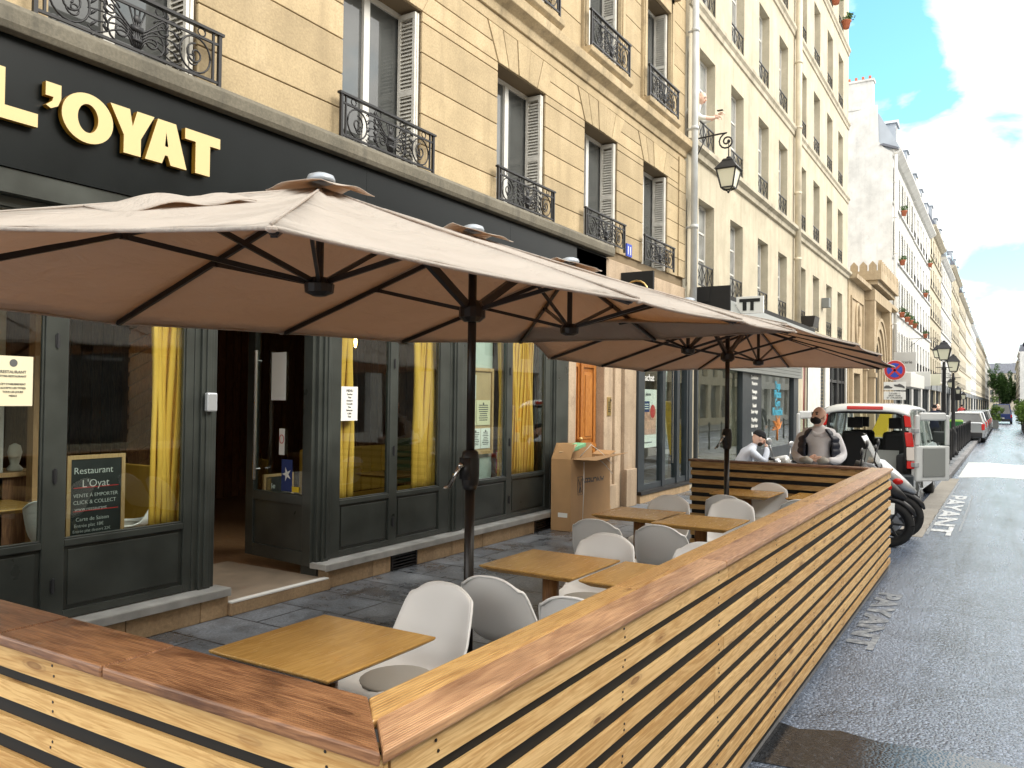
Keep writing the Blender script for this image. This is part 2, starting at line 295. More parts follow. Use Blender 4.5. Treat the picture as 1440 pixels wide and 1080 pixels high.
# pavement slabs
m, nt, b = new_mat('blue grey paving slabs')
v = mapped(nt, (1, 1, 1))
br = N(nt, 'ShaderNodeTexBrick'); br.inputs['Scale'].default_value = 1.0; br.inputs['Brick Width'].default_value = .82; br.inputs['Row Height'].default_value = .52; br.inputs['Mortar Size'].default_value = .009
br.inputs['Color1'].default_value = (.13, .145, .165, 1); br.inputs['Color2'].default_value = (.20, .215, .235, 1); br.inputs['Mortar'].default_value = (.018, .018, .02, 1)
mpr = N(nt, 'ShaderNodeMapping'); mpr.inputs['Rotation'].default_value = (0, 0, PI / 2); L(nt, v, mpr.inputs['Vector']); L(nt, mpr.outputs[0], br.inputs['Vector'])
n = N(nt, 'ShaderNodeTexNoise'); n.inputs['Scale'].default_value = 1.6; n.inputs['Detail'].default_value = 8; n.inputs['Roughness'].default_value = .7; L(nt, v, n.inputs['Vector'])
wr = ramp(nt, [(.38, (.42, .42, .42)), (.60, (1.05, 1.05, 1.05))]); L(nt, n.outputs[0], wr.inputs[0])
mx = N(nt, 'ShaderNodeMix', data_type='RGBA', blend_type='MULTIPLY'); mx.inputs[0].default_value = 1; L(nt, br.outputs[0], mx.inputs[6]); L(nt, wr.outputs[0], mx.inputs[7])
n6 = N(nt, 'ShaderNodeTexNoise'); n6.inputs['Scale'].default_value = 70; n6.inputs['Detail'].default_value = 5; L(nt, v, n6.inputs['Vector'])
mg = N(nt, 'ShaderNodeMapRange'); mg.inputs[1].default_value = .3; mg.inputs[2].default_value = .7; mg.inputs[3].default_value = .7; mg.inputs[4].default_value = 1.35; L(nt, n6.outputs[0], mg.inputs[0])
mx2 = N(nt, 'ShaderNodeMix', data_type='RGBA', blend_type='MULTIPLY'); mx2.inputs[0].default_value = 1; L(nt, mx.outputs[2], mx2.inputs[6]); L(nt, mg.outputs[0], mx2.inputs[7]); L(nt, mx2.outputs[2], b.inputs['Base Color'])
rr = N(nt, 'ShaderNodeMapRange'); rr.inputs[1].default_value = .4; rr.inputs[2].default_value = .58; rr.inputs[3].default_value = .18; rr.inputs[4].default_value = .6; L(nt, n.outputs[0], rr.inputs[0]); L(nt, rr.outputs[0], b.inputs['Roughness'])
ad = N(nt, 'ShaderNodeMath', operation='MULTIPLY_ADD'); ad.inputs[1].default_value = -.9; L(nt, br.outputs['Fac'], ad.inputs[0]); L(nt, n6.outputs[0], ad.inputs[2])
bp = N(nt, 'ShaderNodeBump'); bp.inputs['Strength'].default_value = .5; bp.inputs['Distance'].default_value = .006; L(nt, ad.outputs[0], bp.inputs['Height']); L(nt, bp.outputs[0], b.inputs['Normal'])
MT['slabs'] = m
# worn road paint
m, nt, b = new_mat('worn white road paint'); b.inputs['Roughness'].default_value = .5
n = N(nt, 'ShaderNodeTexNoise'); n.inputs['Scale'].default_value = 14; n.inputs['Detail'].default_value = 8; n.inputs['Roughness'].default_value = .8; L(nt, mapped(nt, (1, 1, 1)), n.inputs['Vector'])
rp = ramp(nt, [(.44, (.11, .125, .15)), (.72, (.50, .53, .55))]); L(nt, n.outputs[0], rp.inputs[0]); L(nt, rp.outputs[0], b.inputs['Base Color'])
MT['roadpaint'] = m
m = m.copy(); m.name = 'white road paint'; MT['roadpaint2'] = m
for q_ in m.node_tree.nodes:
    if q_.type == 'VALTORGB': q_.color_ramp.elements[0].position = .38; q_.color_ramp.elements[1].position = .56; q_.color_ramp.elements[1].color = (.72, .74, .74, 1)
m, nt, b = new_mat('textured pale wallpaper'); b.inputs['Base Color'].default_value = (.50, .56, .52, 1); b.inputs['Roughness'].default_value = .7
n = N(nt, 'ShaderNodeTexVoronoi'); n.inputs['Scale'].default_value = 38; L(nt, mapped(nt, (1, 1, 1)), n.inputs['Vector'])
bp = N(nt, 'ShaderNodeBump'); bp.inputs['Strength'].default_value = .8; L(nt, n.outputs[0], bp.inputs['Height']); L(nt, bp.outputs[0], b.inputs['Normal'])
MT['wallpaper'] = m

# ------------------------------------------------------------------ mesh builder
class MB:
    def __init__(s): s.v = []; s.f = []; s.m = []; s.r = []; s.mi = 0; s.rn = None; s.sm = []; s.smooth = False
    def _add(s, vs, fs):
        o = len(s.v); s.v += [tuple(x) for x in vs]
        r = random.random() if s.rn is None else s.rn
        for f in fs:
            s.f.append([o + i for i in f]); s.m.append(s.mi); s.r.append(r); s.sm.append(s.smooth)
    def box(s, x0, x1, y0, y1, z0, z1, T=None):
        vs = [Vector((x, y, z)) for z in (z0, z1) for y in (y0, y1) for x in (x0, x1)]
        if T is not None: vs = [T @ v for v in vs]
        s._add(vs, [(0, 2, 3, 1), (4, 5, 7, 6), (0, 1, 5, 4), (2, 6, 7, 3), (0, 4, 6, 2), (1, 3, 7, 5)]); return s
    def quad(s, a, b, c, d): s._add([a, b, c, d], [(0, 1, 2, 3)]); return s
    def hexa(s, bot, top):      # two 4-loops
        s._add(list(bot) + list(top), [(3, 2, 1, 0), (4, 5, 6, 7), (0, 1, 5, 4), (1, 2, 6, 5), (2, 3, 7, 6), (3, 0, 4, 7)]); return s
    def prism(s, poly, a, b, axis=1, T=None):   # poly in the two other axes, extruded along axis from a to b
        def mk(p, t):
            if axis == 1: q = Vector((p[0], t, p[1]))
            elif axis == 0: q = Vector((t, p[0], p[1]))
            else: q = Vector((p[0], p[1], t))
            return T @ q if T is not None else q
        n = len(poly)
        vs = [mk(p, a) for p in poly] + [mk(p, b) for p in poly]
        fs = [tuple(range(n)), tuple(range(2 * n - 1, n - 1, -1))] + [(i, i + n, (i + 1) % n + n, (i + 1) % n) for i in range(n)]
        s._add(vs, fs); return s
    def tube(s, pts, r, n=6, cap=True, T=None):
        pts = [Vector(p) for p in pts]; rs = r if isinstance(r, (list, tuple)) else [r] * len(pts)
        vs = []; prev = None
        for i, p in enumerate(pts):
            d = (pts[min(i + 1, len(pts) - 1)] - pts[max(i - 1, 0)])
            d = d.normalized() if d.length > 1e-9 else Vector((0, 0, 1))
            if prev is None:
                a = d.orthogonal().normalized()
            else:
                a = prev - d * prev.dot(d)
                a = a.normalized() if a.length > 1e-6 else d.orthogonal().normalized()
            prev = a; b = d.cross(a)
            for k in range(n):
                t = 2 * PI * k / n; q = p + (a * math.cos(t) + b * math.sin(t)) * rs[i]
                vs.append(T @ q if T is not None else q)
        fs = []
        for i in range(len(pts) - 1):
            for k in range(n):
                fs.append((i * n + k, i * n + (k + 1) % n, (i + 1) * n + (k + 1) % n, (i + 1) * n + k))
        if cap: fs.append(tuple(range(n - 1, -1, -1))); fs.append(tuple(range((len(pts) - 1) * n, len(pts) * n)))
        s._add(vs, fs); return s
    def bar(s, a, b, w, h=None):
        a = Vector(a); b = Vector(b); d = (b - a).normalized(); h = h or w
        x = d.cross(Vector((0, 0, 1)))
        x = x.normalized() if x.length > 1e-4 else Vector((1, 0, 0))
        z = x.cross(d)
        q = lambda p: [p + x * (i * w / 2) + z * (j * h / 2) for i, j in ((-1, -1), (1, -1), (1, 1), (-1, 1))]
        s.hexa(q(a), q(b)); return s
    def lathe(s, prof, c=(0, 0, 0), n=12, T=None):
        vs = []; c = Vector(c)
        for r, z in prof:
            for k in range(n):
                t = 2 * PI * k / n; q = c + Vector((r * math.cos(t), r * math.sin(t), z)); vs.append(T @ q if T is not None else q)
        fs = [(i * n + k, i * n + (k + 1) % n, (i + 1) * n + (k + 1) % n, (i + 1) * n + k) for i in range(len(prof) - 1) for k in range(n)]
        fs.append(tuple(range(n - 1, -1, -1))); fs.append(tuple(range((len(prof) - 1) * n, len(prof) * n)))
        s._add(vs, fs); return s
    def grid(s, fn, nu, nv):
        vs = [fn(i / nu, j / nv) for j in range(nv + 1) for i in range(nu + 1)]
        s._add(vs, [(j * (nu + 1) + i, j * (nu + 1) + i + 1, (j + 1) * (nu + 1) + i + 1, (j + 1) * (nu + 1) + i) for j in range(nv) for i in range(nu)]); return s
    def ball(s, c, r, n=12, k=8, T=None):
        c = Vector(c); r = Vector(r) if not isinstance(r, (int, float)) else Vector((r, r, r))
        prof = []
        vs = []
        for j in range(k + 1):
            ph = PI * j / k
            for i in range(n):
                th = 2 * PI * i / n
                q = Vector((r.x * math.sin(ph) * math.cos(th), r.y * math.sin(ph) * math.sin(th), r.z * math.cos(ph)))
                vs.append(c + (T @ q if T is not None else q))
        s._add(vs, [(j * n + (i + 1) % n, j * n + i, (j + 1) * n + i, (j + 1) * n + (i + 1) % n) for j in range(k) for i in range(n)]); return s
    def build(s, name, mats, parent=None, local=False, bevel=0, solid=0, sub=0):
        if not isinstance(mats, (list, tuple)): mats = [mats]
        off = Vector((0, 0, 0))
        if parent is not None:
            if not local:
                p = parent
                while p is not None: off += p.location; p = p.parent
        elif not local:
            xs = [v[0] for v in s.v]; ys = [v[1] for v in s.v]; zs = [v[2] for v in s.v]
            off = Vector(((min(xs) + max(xs)) / 2, (min(ys) + max(ys)) / 2, min(zs)))
        me = bpy.data.meshes.new(name)
        me.from_pydata([(v[0] - off.x, v[1] - off.y, v[2] - off.z) for v in s.v], [], s.f)
        for mt in mats: me.materials.append(MT[mt] if isinstance(mt, str) else mt)
        me.polygons.foreach_set('material_index', s.m)
        me.polygons.foreach_set('use_smooth', s.sm)
        at = me.attributes.new('rnd', 'FLOAT', 'FACE'); at.data.foreach_set('value', s.r)
        me.update()
        o = bpy.data.objects.new(name, me); C.objects.link(o)
        if parent is not None: o.parent = parent
        elif not local: o.location = off
        if solid:
            md = o.modifiers.new('s', 'SOLIDIFY'); md.thickness = solid; md.offset = 0
        if bevel:
            md = o.modifiers.new('b', 'BEVEL'); md.width = bevel; md.segments = 2; md.limit_method = 'ANGLE'; md.angle_limit = math.radians(40)
        if sub:
            md = o.modifiers.new('u', 'SUBSURF'); md.levels = sub; md.render_levels = sub
        return o
def tag(o, label=None, cat=None, group=None, kind=None):
    if label: o['label'] = label
    if cat: o['category'] = cat
    if group: o['group'] = group
    if kind: o['kind'] = kind
    return o
def thing(name, label, cat, loc=(0, 0, 0), group=None, rz=0):
    o = bpy.data.objects.new(name, None); C.objects.link(o); o.location = loc; o.rotation_euler = (0, 0, rz)
    o.empty_display_size = .2
    return tag(o, label, cat, group)
def struct(name, mb, mt): return tag(mb.build(name, mt), kind='structure')
def dup(o, parent=None, loc=None, rz=None, label=None, group=None):
    c = o.copy(); C.objects.link(c)
    if parent is not None: c.parent = parent
    if loc is not None: c.location = loc
    if rz is not None: c.rotation_euler = (0, 0, rz)
    if label: c['label'] = label
    if group: c['group'] = group
    for ch in list(o.children): dup(ch, c)
    return c
def text_obj(s, name, mat, size, X, Yp, Z, parent=None, ext=.002, off=0.0, right=(1, 0, 0), upv=(0, 0, 1), align='LEFT', sx=1.0, space=1.0):
    cu = bpy.data.curves.new(name, 'FONT'); cu.body = s; cu.size = size; cu.extrude = ext; cu.offset = off; cu.align_x = align; cu.space_character = space
    cu.resolution_u = 4
    to = bpy.data.objects.new('tmp', cu); C.objects.link(to)
    dg = bpy.context.evaluated_depsgraph_get(); me = bpy.data.meshes.new_from_object(to.evaluated_get(dg))
    bpy.data.objects.remove(to)
    me.name = name; me.materials.clear()
    for q in (mat if isinstance(mat, (list, tuple)) else [mat]): me.materials.append(MT[q])
    r = Vector(right).normalized(); u = Vector(upv).normalized(); n = r.cross(u)
    off3 = Vector((0, 0, 0)); p = parent
    while p is not None: off3 += p.location; p = p.parent
    base = Vector((X, Yp, Z)) - off3
    T = Matrix(((r.x * sx, u.x, n.x, base.x), (r.y * sx, u.y, n.y, base.y), (r.z * sx, u.z, n.z, base.z), (0, 0, 0, 1)))
    if parent is None:
        T2 = T.copy(); T2.translation = (0, 0, 0); me.transform(T2)
    else: me.transform(T)
    if isinstance(mat, (list, tuple)):
        for p_ in me.polygons: p_.material_index = 0 if abs(p_.normal.dot(n)) > .7 else 1
    o = bpy.data.objects.new(name, me); C.objects.link(o)
    if parent is not None: o.parent = parent
    else: o.location = base
    return o
def wall(mb, x0, x1, z0, z1, y, openings, depth, sgn=1):
    """front face at plane y with holes and reveals going to y+sgn*depth"""
    xs = sorted({x0, x1, *[o[0] for o in openings], *[o[1] for o in openings]}); zs = sorted({z0, z1, *[o[2] for o in openings], *[o[3] for o in openings]})
    xs = [x for x in xs if x0 <= x <= x1]; zs = [z for z in zs if z0 <= z <= z1]
    for a, b in zip(xs, xs[1:]):
        run = None
        for c, d in zip(zs, zs[1:]):
            mx_, mz = (a + b) / 2, (c + d) / 2
            hole = any(o[0] < mx_ < o[1] and o[2] < mz < o[3] for o in openings)
            if not hole:
                if run is None: run = c
            elif run is not None:
                mb.quad((a, y, run), (b, y, run), (b, y, c), (a, y, c)); run = None
        if run is not None: mb.quad((a, y, run), (b, y, run), (b, y, z1), (a, y, z1))
    for a, b, c, d in [o[:4] for o in openings]:
        e = y + sgn * depth
        mb.quad((a, y, c), (b, y, c), (b, e, c), (a, e, c)); mb.quad((a, y, d), (a, e, d), (b, e, d), (b, y, d))
        mb.quad((a, y, c), (a, e, c), (a, e, d), (a, y, d)); mb.quad((b, y, c), (b, y, d), (b, e, d), (b, e, c))
# ------------------------------------------------------------------ ground, road, pavement
struct('ground', MB().box(-60, 700, -200, 250, -.5, -.13), 'asphalt')
g = MB()
g.quad((-30, -4.4, -.1), (600, -4.4, -.1), (600, 1.12, -.1), (-30, 1.12, -.1)); g.quad((9.9, 1.12, -.1), (23, 1.12, -.1), (23, 3.0, -.1), (9.9, 3.0, -.1))
struct('road', g, 'asphalt')
g = MB(); g.box(-12, 9.9, 1.27, 5.35, -.12, 0); g.box(9.9, 23, 3.15, 5.35, -.12, 0); g.box(23, 600, 1.35, 5.35, -.12, 0); struct('pavement', g, 'slabs')
g = MB(); g.box(-30, 600, -9, -4.55, -.12, 0); struct('far_pavement', g, 'slabs')
g = MB()
x = -12
for (a, b, y0, y1) in ((-12, 9.9, 1.12, 1.268), (9.9, 23, 3.0, 3.148), (23, 240, 1.2, 1.348), (-30, 240, -4.55, -4.402)):
    x = a
    while x < b: g.rn = random.random(); g.box(x, min(x + 1.0, b) - .006, y0, y1, -.12, .003); x += 1.0
g.box(9.904, 10.05, 1.12, 2.998, -.12, .002); g.box(22.85, 22.998, 1.2, 2.998, -.12, .002)
struct('kerb', g, 'kerb')
g = MB(); g.box(12.6, 23, 1.0, 1.34, -.11, -.094); struct('gutter', g, 'concrete')
g = MB()
pts = [(4.97, -.45), (4.90, -.08), (4.93, .2), (4.86, .58), (4.90, .8), (4.80, 1.0), (4.84, 1.118), (4.25, 1.118), (4.28, .9), (4.18, .75), (4.05, .55), (3.8, .4), (3.2, .3), (2.5, .1), (2.0, -2.0), (4.7, -2.6)]
g.prism(pts, -.102, -.094, axis=2); struct('puddle', g, 'wet')
g = MB(); g.prism([(23.5, 1.05), (24.1, .3), (23.9, -.5), (24.6, -1.5), (24.2, -2.6), (24.9, -4.3), (30.3, -4.3), (29.6, -2.5), (30.2, -1.2), (29.5, -.2), (30.1, .5), (29.7, 1.05)], -.102, -.0935, axis=2); struct('painted_sun_patch', g, 'sun_patch_colour')  # band of sunlight across the street, painted as a thin pale sheet
# road lines and painted word
m_line = MB(); m_line.box(12.9, 22, .95, .99, -.1, -.093)
tag(m_line.build('parking_line', 'roadpaint'), 'worn thin white parking line along the gutter beside the van', 'road marking')
def road_word(x0, y0, h, sx, label, word):
    o = text_obj(word, 'painted_word', 'roadpaint', h, x0, y0, -.095, right=(-1, 0, 0), upv=(0, -1, 0), ext=.001, off=.012, sx=sx)
    if 'van' in label: o.data.materials[0] = MT['roadpaint2']
    tag(o, label, 'road marking', 'painted words on the road')
road_word(18.8, 1.0, .46, 3.3, 'worn white painted word on the road beside the parked van', 'PAYANT')
road_word(8.7, 1.05, .27, 2.0, 'faded white painted word on the asphalt beside the slatted barrier', 'PAYANT')
g = MB()
for i in range(3): g.box(13.5, 18.9, .57, .60, -.1, -.0945) if i == 0 else None
tag(g.build('parking_line', 'roadpaint'), 'faint white line bordering the painted word next to the van', 'road marking')

# ------------------------------------------------------------------ building 1 : warm limestone, number 11
YF = 5.45
B1 = thing('stone_apartment_building', 'warm limestone apartment building with ornate iron railings above the black shop sign', 'building', (7.5, YF, 0))
WIN = [(2.95, 4.1), (5.74, 6.95), (8.5, 9.72), (10.95, 12.15), (13.27, 14.45)]   # window openings
ZS, ZT = 4.16, 5.97
w = MB(); w.rn = .5
ops = [(a, b, ZS, ZT) for a, b in WIN]
Z2S, Z2T = 7.02, 9.05
WIN2 = WIN
ops += [(a, b, Z2S, Z2T) for a, b in WIN2]
wall(w, -1.5, 15.4, 3.2, 12.5, YF + .03, ops, .34)
w.quad((15.4, YF + .03, 0), (15.4, 12, 0), (15.4, 12, 12.5), (15.4, YF + .03, 12.5))
w.build('wall', 'joint', B1)
# courses of cut stone, laid between the windows, stopping at the splayed lintels
cs = MB(); cs.smooth = False
zt = [4.16] + [4.18 + .335 * k for k in range(1, 8)]
zt = [z for z in zt if z < 6.5] + [6.56]
def fan_x(i, z, side):
    a, b = WIN[i]
    if z <= ZT: return (a, b)[side]
    k = min(1, (z - ZT) / .45) * .26
    return a - k if side == 0 else b + k
def course(x0f, x1f, z0, z1):
    g_ = .0055
    poly = [(x0f(z0) + g_, z0 + g_), (x1f(z0) - g_, z0 + g_), (x1f(z1) - g_, z1 - g_), (x0f(z1) + g_, z1 - g_)]
    cs.prism(poly, YF - .0, YF + .028)
lvls = sorted(set(zt + [ZT, ZT + .45]))
for z0, z1 in zip(lvls, lvls[1:]):
    if z1 - z0 < .02: continue
    full = z0 >= ZT + .449
    if full:
        course(lambda z: -1.5, lambda z: 15.4, z0, z1); continue
    for i in range(-1, 5):
        xa = (lambda z: -1.5) if i < 0 else (lambda z, i=i: fan_x(i, z, 1))
        xb = (lambda z: 15.4) if i == 4 else (lambda z, i=i: fan_x(i + 1, z, 0))
        course(xa, xb, z0, z1)
for i, (a, b) in enumerate(WIN):      # voussoirs
    n = 5
    for k in range(n):
        l0 = a + (b - a) * k / n; l1 = a + (b - a) * (k + 1) / n
        A, B = a - .26, b + .26
        t0 = A + (B - A) * k / n; t1 = A + (B - A) * (k + 1) / n
        cs.prism([(l0 + .007, ZT), (l1 - .007, ZT), (t1 - .007, ZT + .44), (t0 + .007, ZT + .44)], YF - .012 if k != 2 else YF - .02, YF + .028)
# second floor courses between framed windows
z = 6.95
while z < 12.4:
    z1 = min(z + .42, 12.5)
    for i in range(-1, 5):
        x0 = -1.5 if i < 0 else WIN2[i][1] + .16; x1 = 15.4 if i == 4 else WIN2[i + 1][0] - .16
        if x1 - x0 > .3: cs.box(x0 + .006, x1 - .006, YF, YF + .028, z + .006, z1 - .006)
    z = z1
cs.build('stone_courses', 'stone1', B1, bevel=.006)
# string course, sills, window frames upstairs
t = MB(); t.rn = .5
t.prism([(YF + .03, 6.55), (YF - .03, 6.56), (YF - .05, 6.66), (YF - .16, 6.74), (YF - .17, 6.86), (YF - .02, 6.95), (YF + .03, 6.95)], -1.5, 15.42, axis=0)
for a, b in WIN2:
    for (x0, x1) in ((a - .16, a), (b, b + .16)): t.box(x0, x1, YF - .05, YF + .02, Z2S - .05, Z2T + .3); t.box(x0 + .03, x1 - .03, YF - .07, YF - .05, Z2S + .05, Z2T + .2)
    t.box(a - .16, b + .16, YF - .05, YF + .02, Z2T, Z2T + .3); t.box(a - .22, b + .22, YF - .16, YF + .02, Z2T + .302, Z2T + .42)
    t.prism([(YF + .02, 6.84), (YF - .10, 6.84), (YF - .13, 6.90), (YF - .19, 6.95), (YF - .2, 7.02), (YF + .02, 7.02)], a - .2, b + .2, axis=0)
t.build('string_course', 'stone1b', B1, bevel=.008)
# tall quoin strip at the right edge
q = MB()
z = 4.16
while z < 6.5:
    q.box(15.02, 15.398, YF - .03, YF - .002, z + .006, min(z + .33, 6.54)); z += .335
q.build('corner_strip', 'stone1b', B1, bevel=.005)
# ledge over the shop sign
l = MB(); l.rn = .5
l.prism([(YF + .03, 3.99), (5.22, 3.98), (5.20, 4.02), (5.20, 4.11), (5.24, 4.155), (YF + .03, 4.17)], -1.5, 11.55, axis=0)
l.build('stone_ledge', 'ledge', B1, bevel=.006)

def window_unit(kind, W, Hh, parent, loc, glass='dark_glass', shutter=None, paint='white_paint', transom=None, detail=True):
    """part 'window' with frame/pane/shutter sub-parts; local origin at lower left of opening, y into the wall"""
    f = MB(); d = .07
    fw_ = .055
    f.box(0, fw_, d + .16, d + .23, 0, Hh); f.box(W - fw_, W, d + .16, d + .23, 0, Hh); f.box(fw_, W - fw_, d + .16, d + .23, Hh - fw_, Hh); f.box(fw_, W - fw_, d + .16, d + .23, 0, .09)
    f.box(W / 2 - .045, W / 2 + .045, d + .15, d + .22, .09, Hh - fw_)
    if transom: 
        for tz in transom: f.box(fw_, W - fw_, d + .17, d + .215, tz * Hh - .02, tz * Hh + .02)
    fo = f.build('window', paint, parent, local=True); fo.location = loc
    p = MB(); p.box(fw_, W / 2 - .046, d + .185, d + .2, .09, Hh - fw_); p.box(W / 2 + .046, W - fw_, d + .185, d + .2, .09, Hh - fw_)
    p.build('pane', glass, fo, local=True)
    if shutter:
        s = MB()
        sw = W * .0 + .235
        for sx_ in (W - .045, W - .085):
            y0 = -.0; x = sx_
            s.box(x, x + .03, y0, y0 + .035, .02, Hh - .03); s.box(x, x + .03, y0 + sw - .035, y0 + sw, .02, Hh - .03)
            for zz in (.02, Hh * .5 - .03, Hh - .09): s.box(x, x + .03, y0 + .035, y0 + sw - .035, zz, zz + .06)
            k = .1
            while k < Hh - .12:
                s.hexa([(x + .002, y0 + .035, k), (x + .007, y0 + .035, k), (x + .007, y0 + sw - .035, k), (x + .002, y0 + sw - .035, k)],
                       [(x + .022, y0 + .035, k + .03), (x + .028, y0 + .035, k + .03), (x + .028, y0 + sw - .035, k + .03), (x + .022, y0 + sw - .035, k + .03)]); k += .042
        s.build('shutter', shutter, fo, local=True)
    return fo
for i, (a, b) in enumerate(WIN):
    window_unit('w', b - a, ZT - ZS, B1, (a - 7.5, .03, ZS), glass='dark_glass', shutter='grey_paint', paint='white_paint')
for i, (a, b) in enumerate(WIN2):
    window_unit('w', b - a, Z2T - Z2S, B1, (a - 7.5, .03, Z2S), shutter='grey_paint')
# ironwork railing
def spiral(c, r, a0, turns, n=20, flip=1, shrink=.85):
    return [(c[0] + flip * r * (1 - shrink * k / n) * math.cos(a0 + turns * 2 * PI * k / n), 0, c[1] + r * (1 - shrink * k / n) * math.sin(a0 + turns * 2 * PI * k / n)) for k in range(n + 1)]
def ornate_rail(W, Hh):
    m = MB(); m.smooth = False
    m.box(0, .028, -.014, .014, -.02, Hh); m.box(W - .028, W, -.014, .014, -.02, Hh)
    m.box(-.02, W + .02, -.022, .022, Hh, Hh + .022); m.box(.028, W - .028, -.009, .009, Hh * .80, Hh * .80 + .018); m.box(.028, W - .028, -.009, .009, .03, .05)
    m.box(.065, .083, -.008, .008, .05, Hh); m.box(W - .083, W - .065, -.008, .008, .05, Hh)
    m.smooth = True
    hz = Hh * .80; cz = (hz + .05) / 2
    n = 4
    for k in range(n):
        x = W * (k + .5) / n; m.tube([(x + .035 * math.cos(t * PI / 6), 0, (hz + .018 + Hh) / 2 + .030 * math.sin(t * PI / 6)) for t in range(13)], .006, 4, cap=False)
    for sx_ in (-1, 1):
        X = lambda u: W / 2 + sx_ * u
        hw = W / 2 - .09
        def add(pts, r=.007): m.tube([(X(p[0]), p[1], p[2]) for p in pts], r, 5)
        R = min((hz - .06) / 2, hw * .3)
        c1 = (hw - R - .01, cz)
        add([(c1[0] + R * math.cos(t * PI / 10), 0, c1[1] + R * math.sin(t * PI / 10)) for t in range(21)], .008)
        add(spiral(c1, R * .62, PI * .5, 1.4), .008)
        add(spiral((c1[0] - R * .2, c1[1] - R * .3), R * .4, 0, -1.3), .007)
        c2 = (.13, cz - R * .35); add(spiral(c2, R * .75, -PI * .4, 1.5), .008)
        c3 = (.20, cz + R * .55); add(spiral(c3, R * .5, PI * .9, -1.4), .007)
        for k in range(5):      # long S branches with leaves
            a0 = .25 + .1 * k
            p0 = Vector((.03, 0, .06 + .03 * k)); p3 = Vector((c1[0] - R * .9, 0, cz - R * .8 + R * .42 * k))
            p1 = p0 + Vector((.08, 0, (.22 - .05 * k))); p2 = p3 + Vector((-.10, 0, -.12 + .07 * k))
            pts = []
            for s_ in range(11):
                u = s_ / 10; pts.append(tuple(p0 * (1 - u) ** 3 + p1 * 3 * u * (1 - u) ** 2 + p2 * 3 * u * u * (1 - u) + p3 * u ** 3))
            add(pts, [.009 - .004 * s_ / 10 for s_ in range(11)])
            q = Vector(pts[6]); add([tuple(q), tuple(q + Vector((.02, 0, .035))), tuple(q + Vector((.005, 0, .07)))], [.009, .013, .002])
            q = Vector(pts[8]); add([tuple(q), tuple(q + Vector((.03, 0, -.03))), tuple(q + Vector((.045, 0, -.055)))], [.008, .012, .002])
    for dx in (-.035, -.012, .012, .035): m.tube([(W / 2 + dx * .5, 0, .05), (W / 2 + dx, 0, cz - .06), (W / 2 + dx * .4, 0, cz), (W / 2 + dx * 1.8, 0, hz)], .007, 5)
    m.box(W / 2 - .045, W / 2 + .045, -.013, .013, cz - .02, cz + .02); m.box(W / 2 - .035, W / 2 + .035, -.012, .012, .10, .125)
    m.ball((W / 2, 0, cz + .07), (.03, .012, .035), 8, 5)
    return m
rail = None
RW = 1.46
for i, (a, b) in enumerate(WIN):
    cx_ = (a + b) / 2
    if rail is None: rail = ornate_rail(RW, .42).build('railing', 'iron', B1, local=True); rail.location = (cx_ - RW / 2 - 7.5, 5.36 - YF, 4.19)
    else:
        c = rail.copy(); C.objects.link(c); c.location = (cx_ - RW / 2 - 7.5, 5.36 - YF, 4.19)
for i, (a, b) in enumerate(WIN2):
    c = rail.copy(); C.objects.link(c); c.location = ((a + b) / 2 - RW / 2 - 7.5, 5.30 - YF, 7.06); c.scale = (1, 1, 1.22)
# hinge pintles and left shutters folded outside the frame
# house number
nb = MB().box(12.52, 12.74, YF - .022, YF - .002, 4.17, 4.38); o = nb.build('number_plate', 'blue', B1)
text_obj('11', 'number', 'paper', .19, 12.63, YF - .024, 4.205, o, align='CENTER', off=.004)
# ground floor stone left of and around the house door
dr = MB()
DZ = 3.1
for (x0, x1, yy) in ((10.42, 10.66, 5.40), (11.72, 12.05, 5.44), (12.05, 12.30, 5.40), (12.30, 12.66, 5.34), (12.66, 12.88, 5.38)):
    dr.box(x0 + .002, x1 - .002, yy, 5.8, .0, 3.98)
dr.box(10.42, 12.88, 5.30, 5.8, 3.42, 3.96); dr.box(10.66, 11.72, 5.44, 5.8, DZ, 3.418)
dr.box(12.28, 12.70, 5.28, 5.338, 0, .62); dr.box(11.70, 12.04, 5.36, 5.438, 0, .40)
dr.box(12.88, 15.4, 5.42, 5.8, 3.3, 3.98)
dr.build('door_surround', 'pilaster', B1, bevel=.012)
# the heavy varnished door
dm = MB(); dm.box(10.665, 11.715, 5.60, 5.66, .1, DZ - .005)
for (x0, x1) in ((10.70, 11.12), (11.20, 11.68)):
    dm.box(x0 - .03, x0 + .06, 5.575, 5.599, .12, DZ - .03); dm.box(x1 - .06, x1 + .03, 5.575, 5.599, .12, DZ - .03)
    for zz in (.12, .95, 2.25, DZ - .16): dm.box(x0 + .062, x1 - .062, 5.575, 5.599, zz, zz + .13)
    for (z0, z1) in ((.28, .92), (1.12, 2.2), (2.42, 2.88)):
        dm.box(x0 + .085, x1 - .085, 5.585, 5.598, z0 + .02, z1 - .02); dm.box(x0 + .12, x1 - .12, 5.572, 5.584, z0 + .06, z1 - .06)
dm.box(11.12, 11.19, 5.55, 5.574, .12, DZ - .02); dm.box(10.67, 11.71, 5.56, 5.574, 1.0, 1.06)
do = dm.build('front_door', 'door_wood', B1, bevel=.006)
kn = MB(); kn.ball((11.08, 5.53, 1.15), .035); kn.build('door_knob', 'brass', do)
ic = MB(); ic.box(11.82, 11.96, 5.425, 5.438, 1.50, 1.80); io = ic.build('intercom', 'brass', B1, bevel=.003)
ib = MB()
for r_ in range(6):
    for c_ in range(2): ib.box(11.845 + c_ * .045, 11.87 + c_ * .045, 5.419, 5.4248, 1.56 + r_ * .03, 1.575 + r_ * .03)
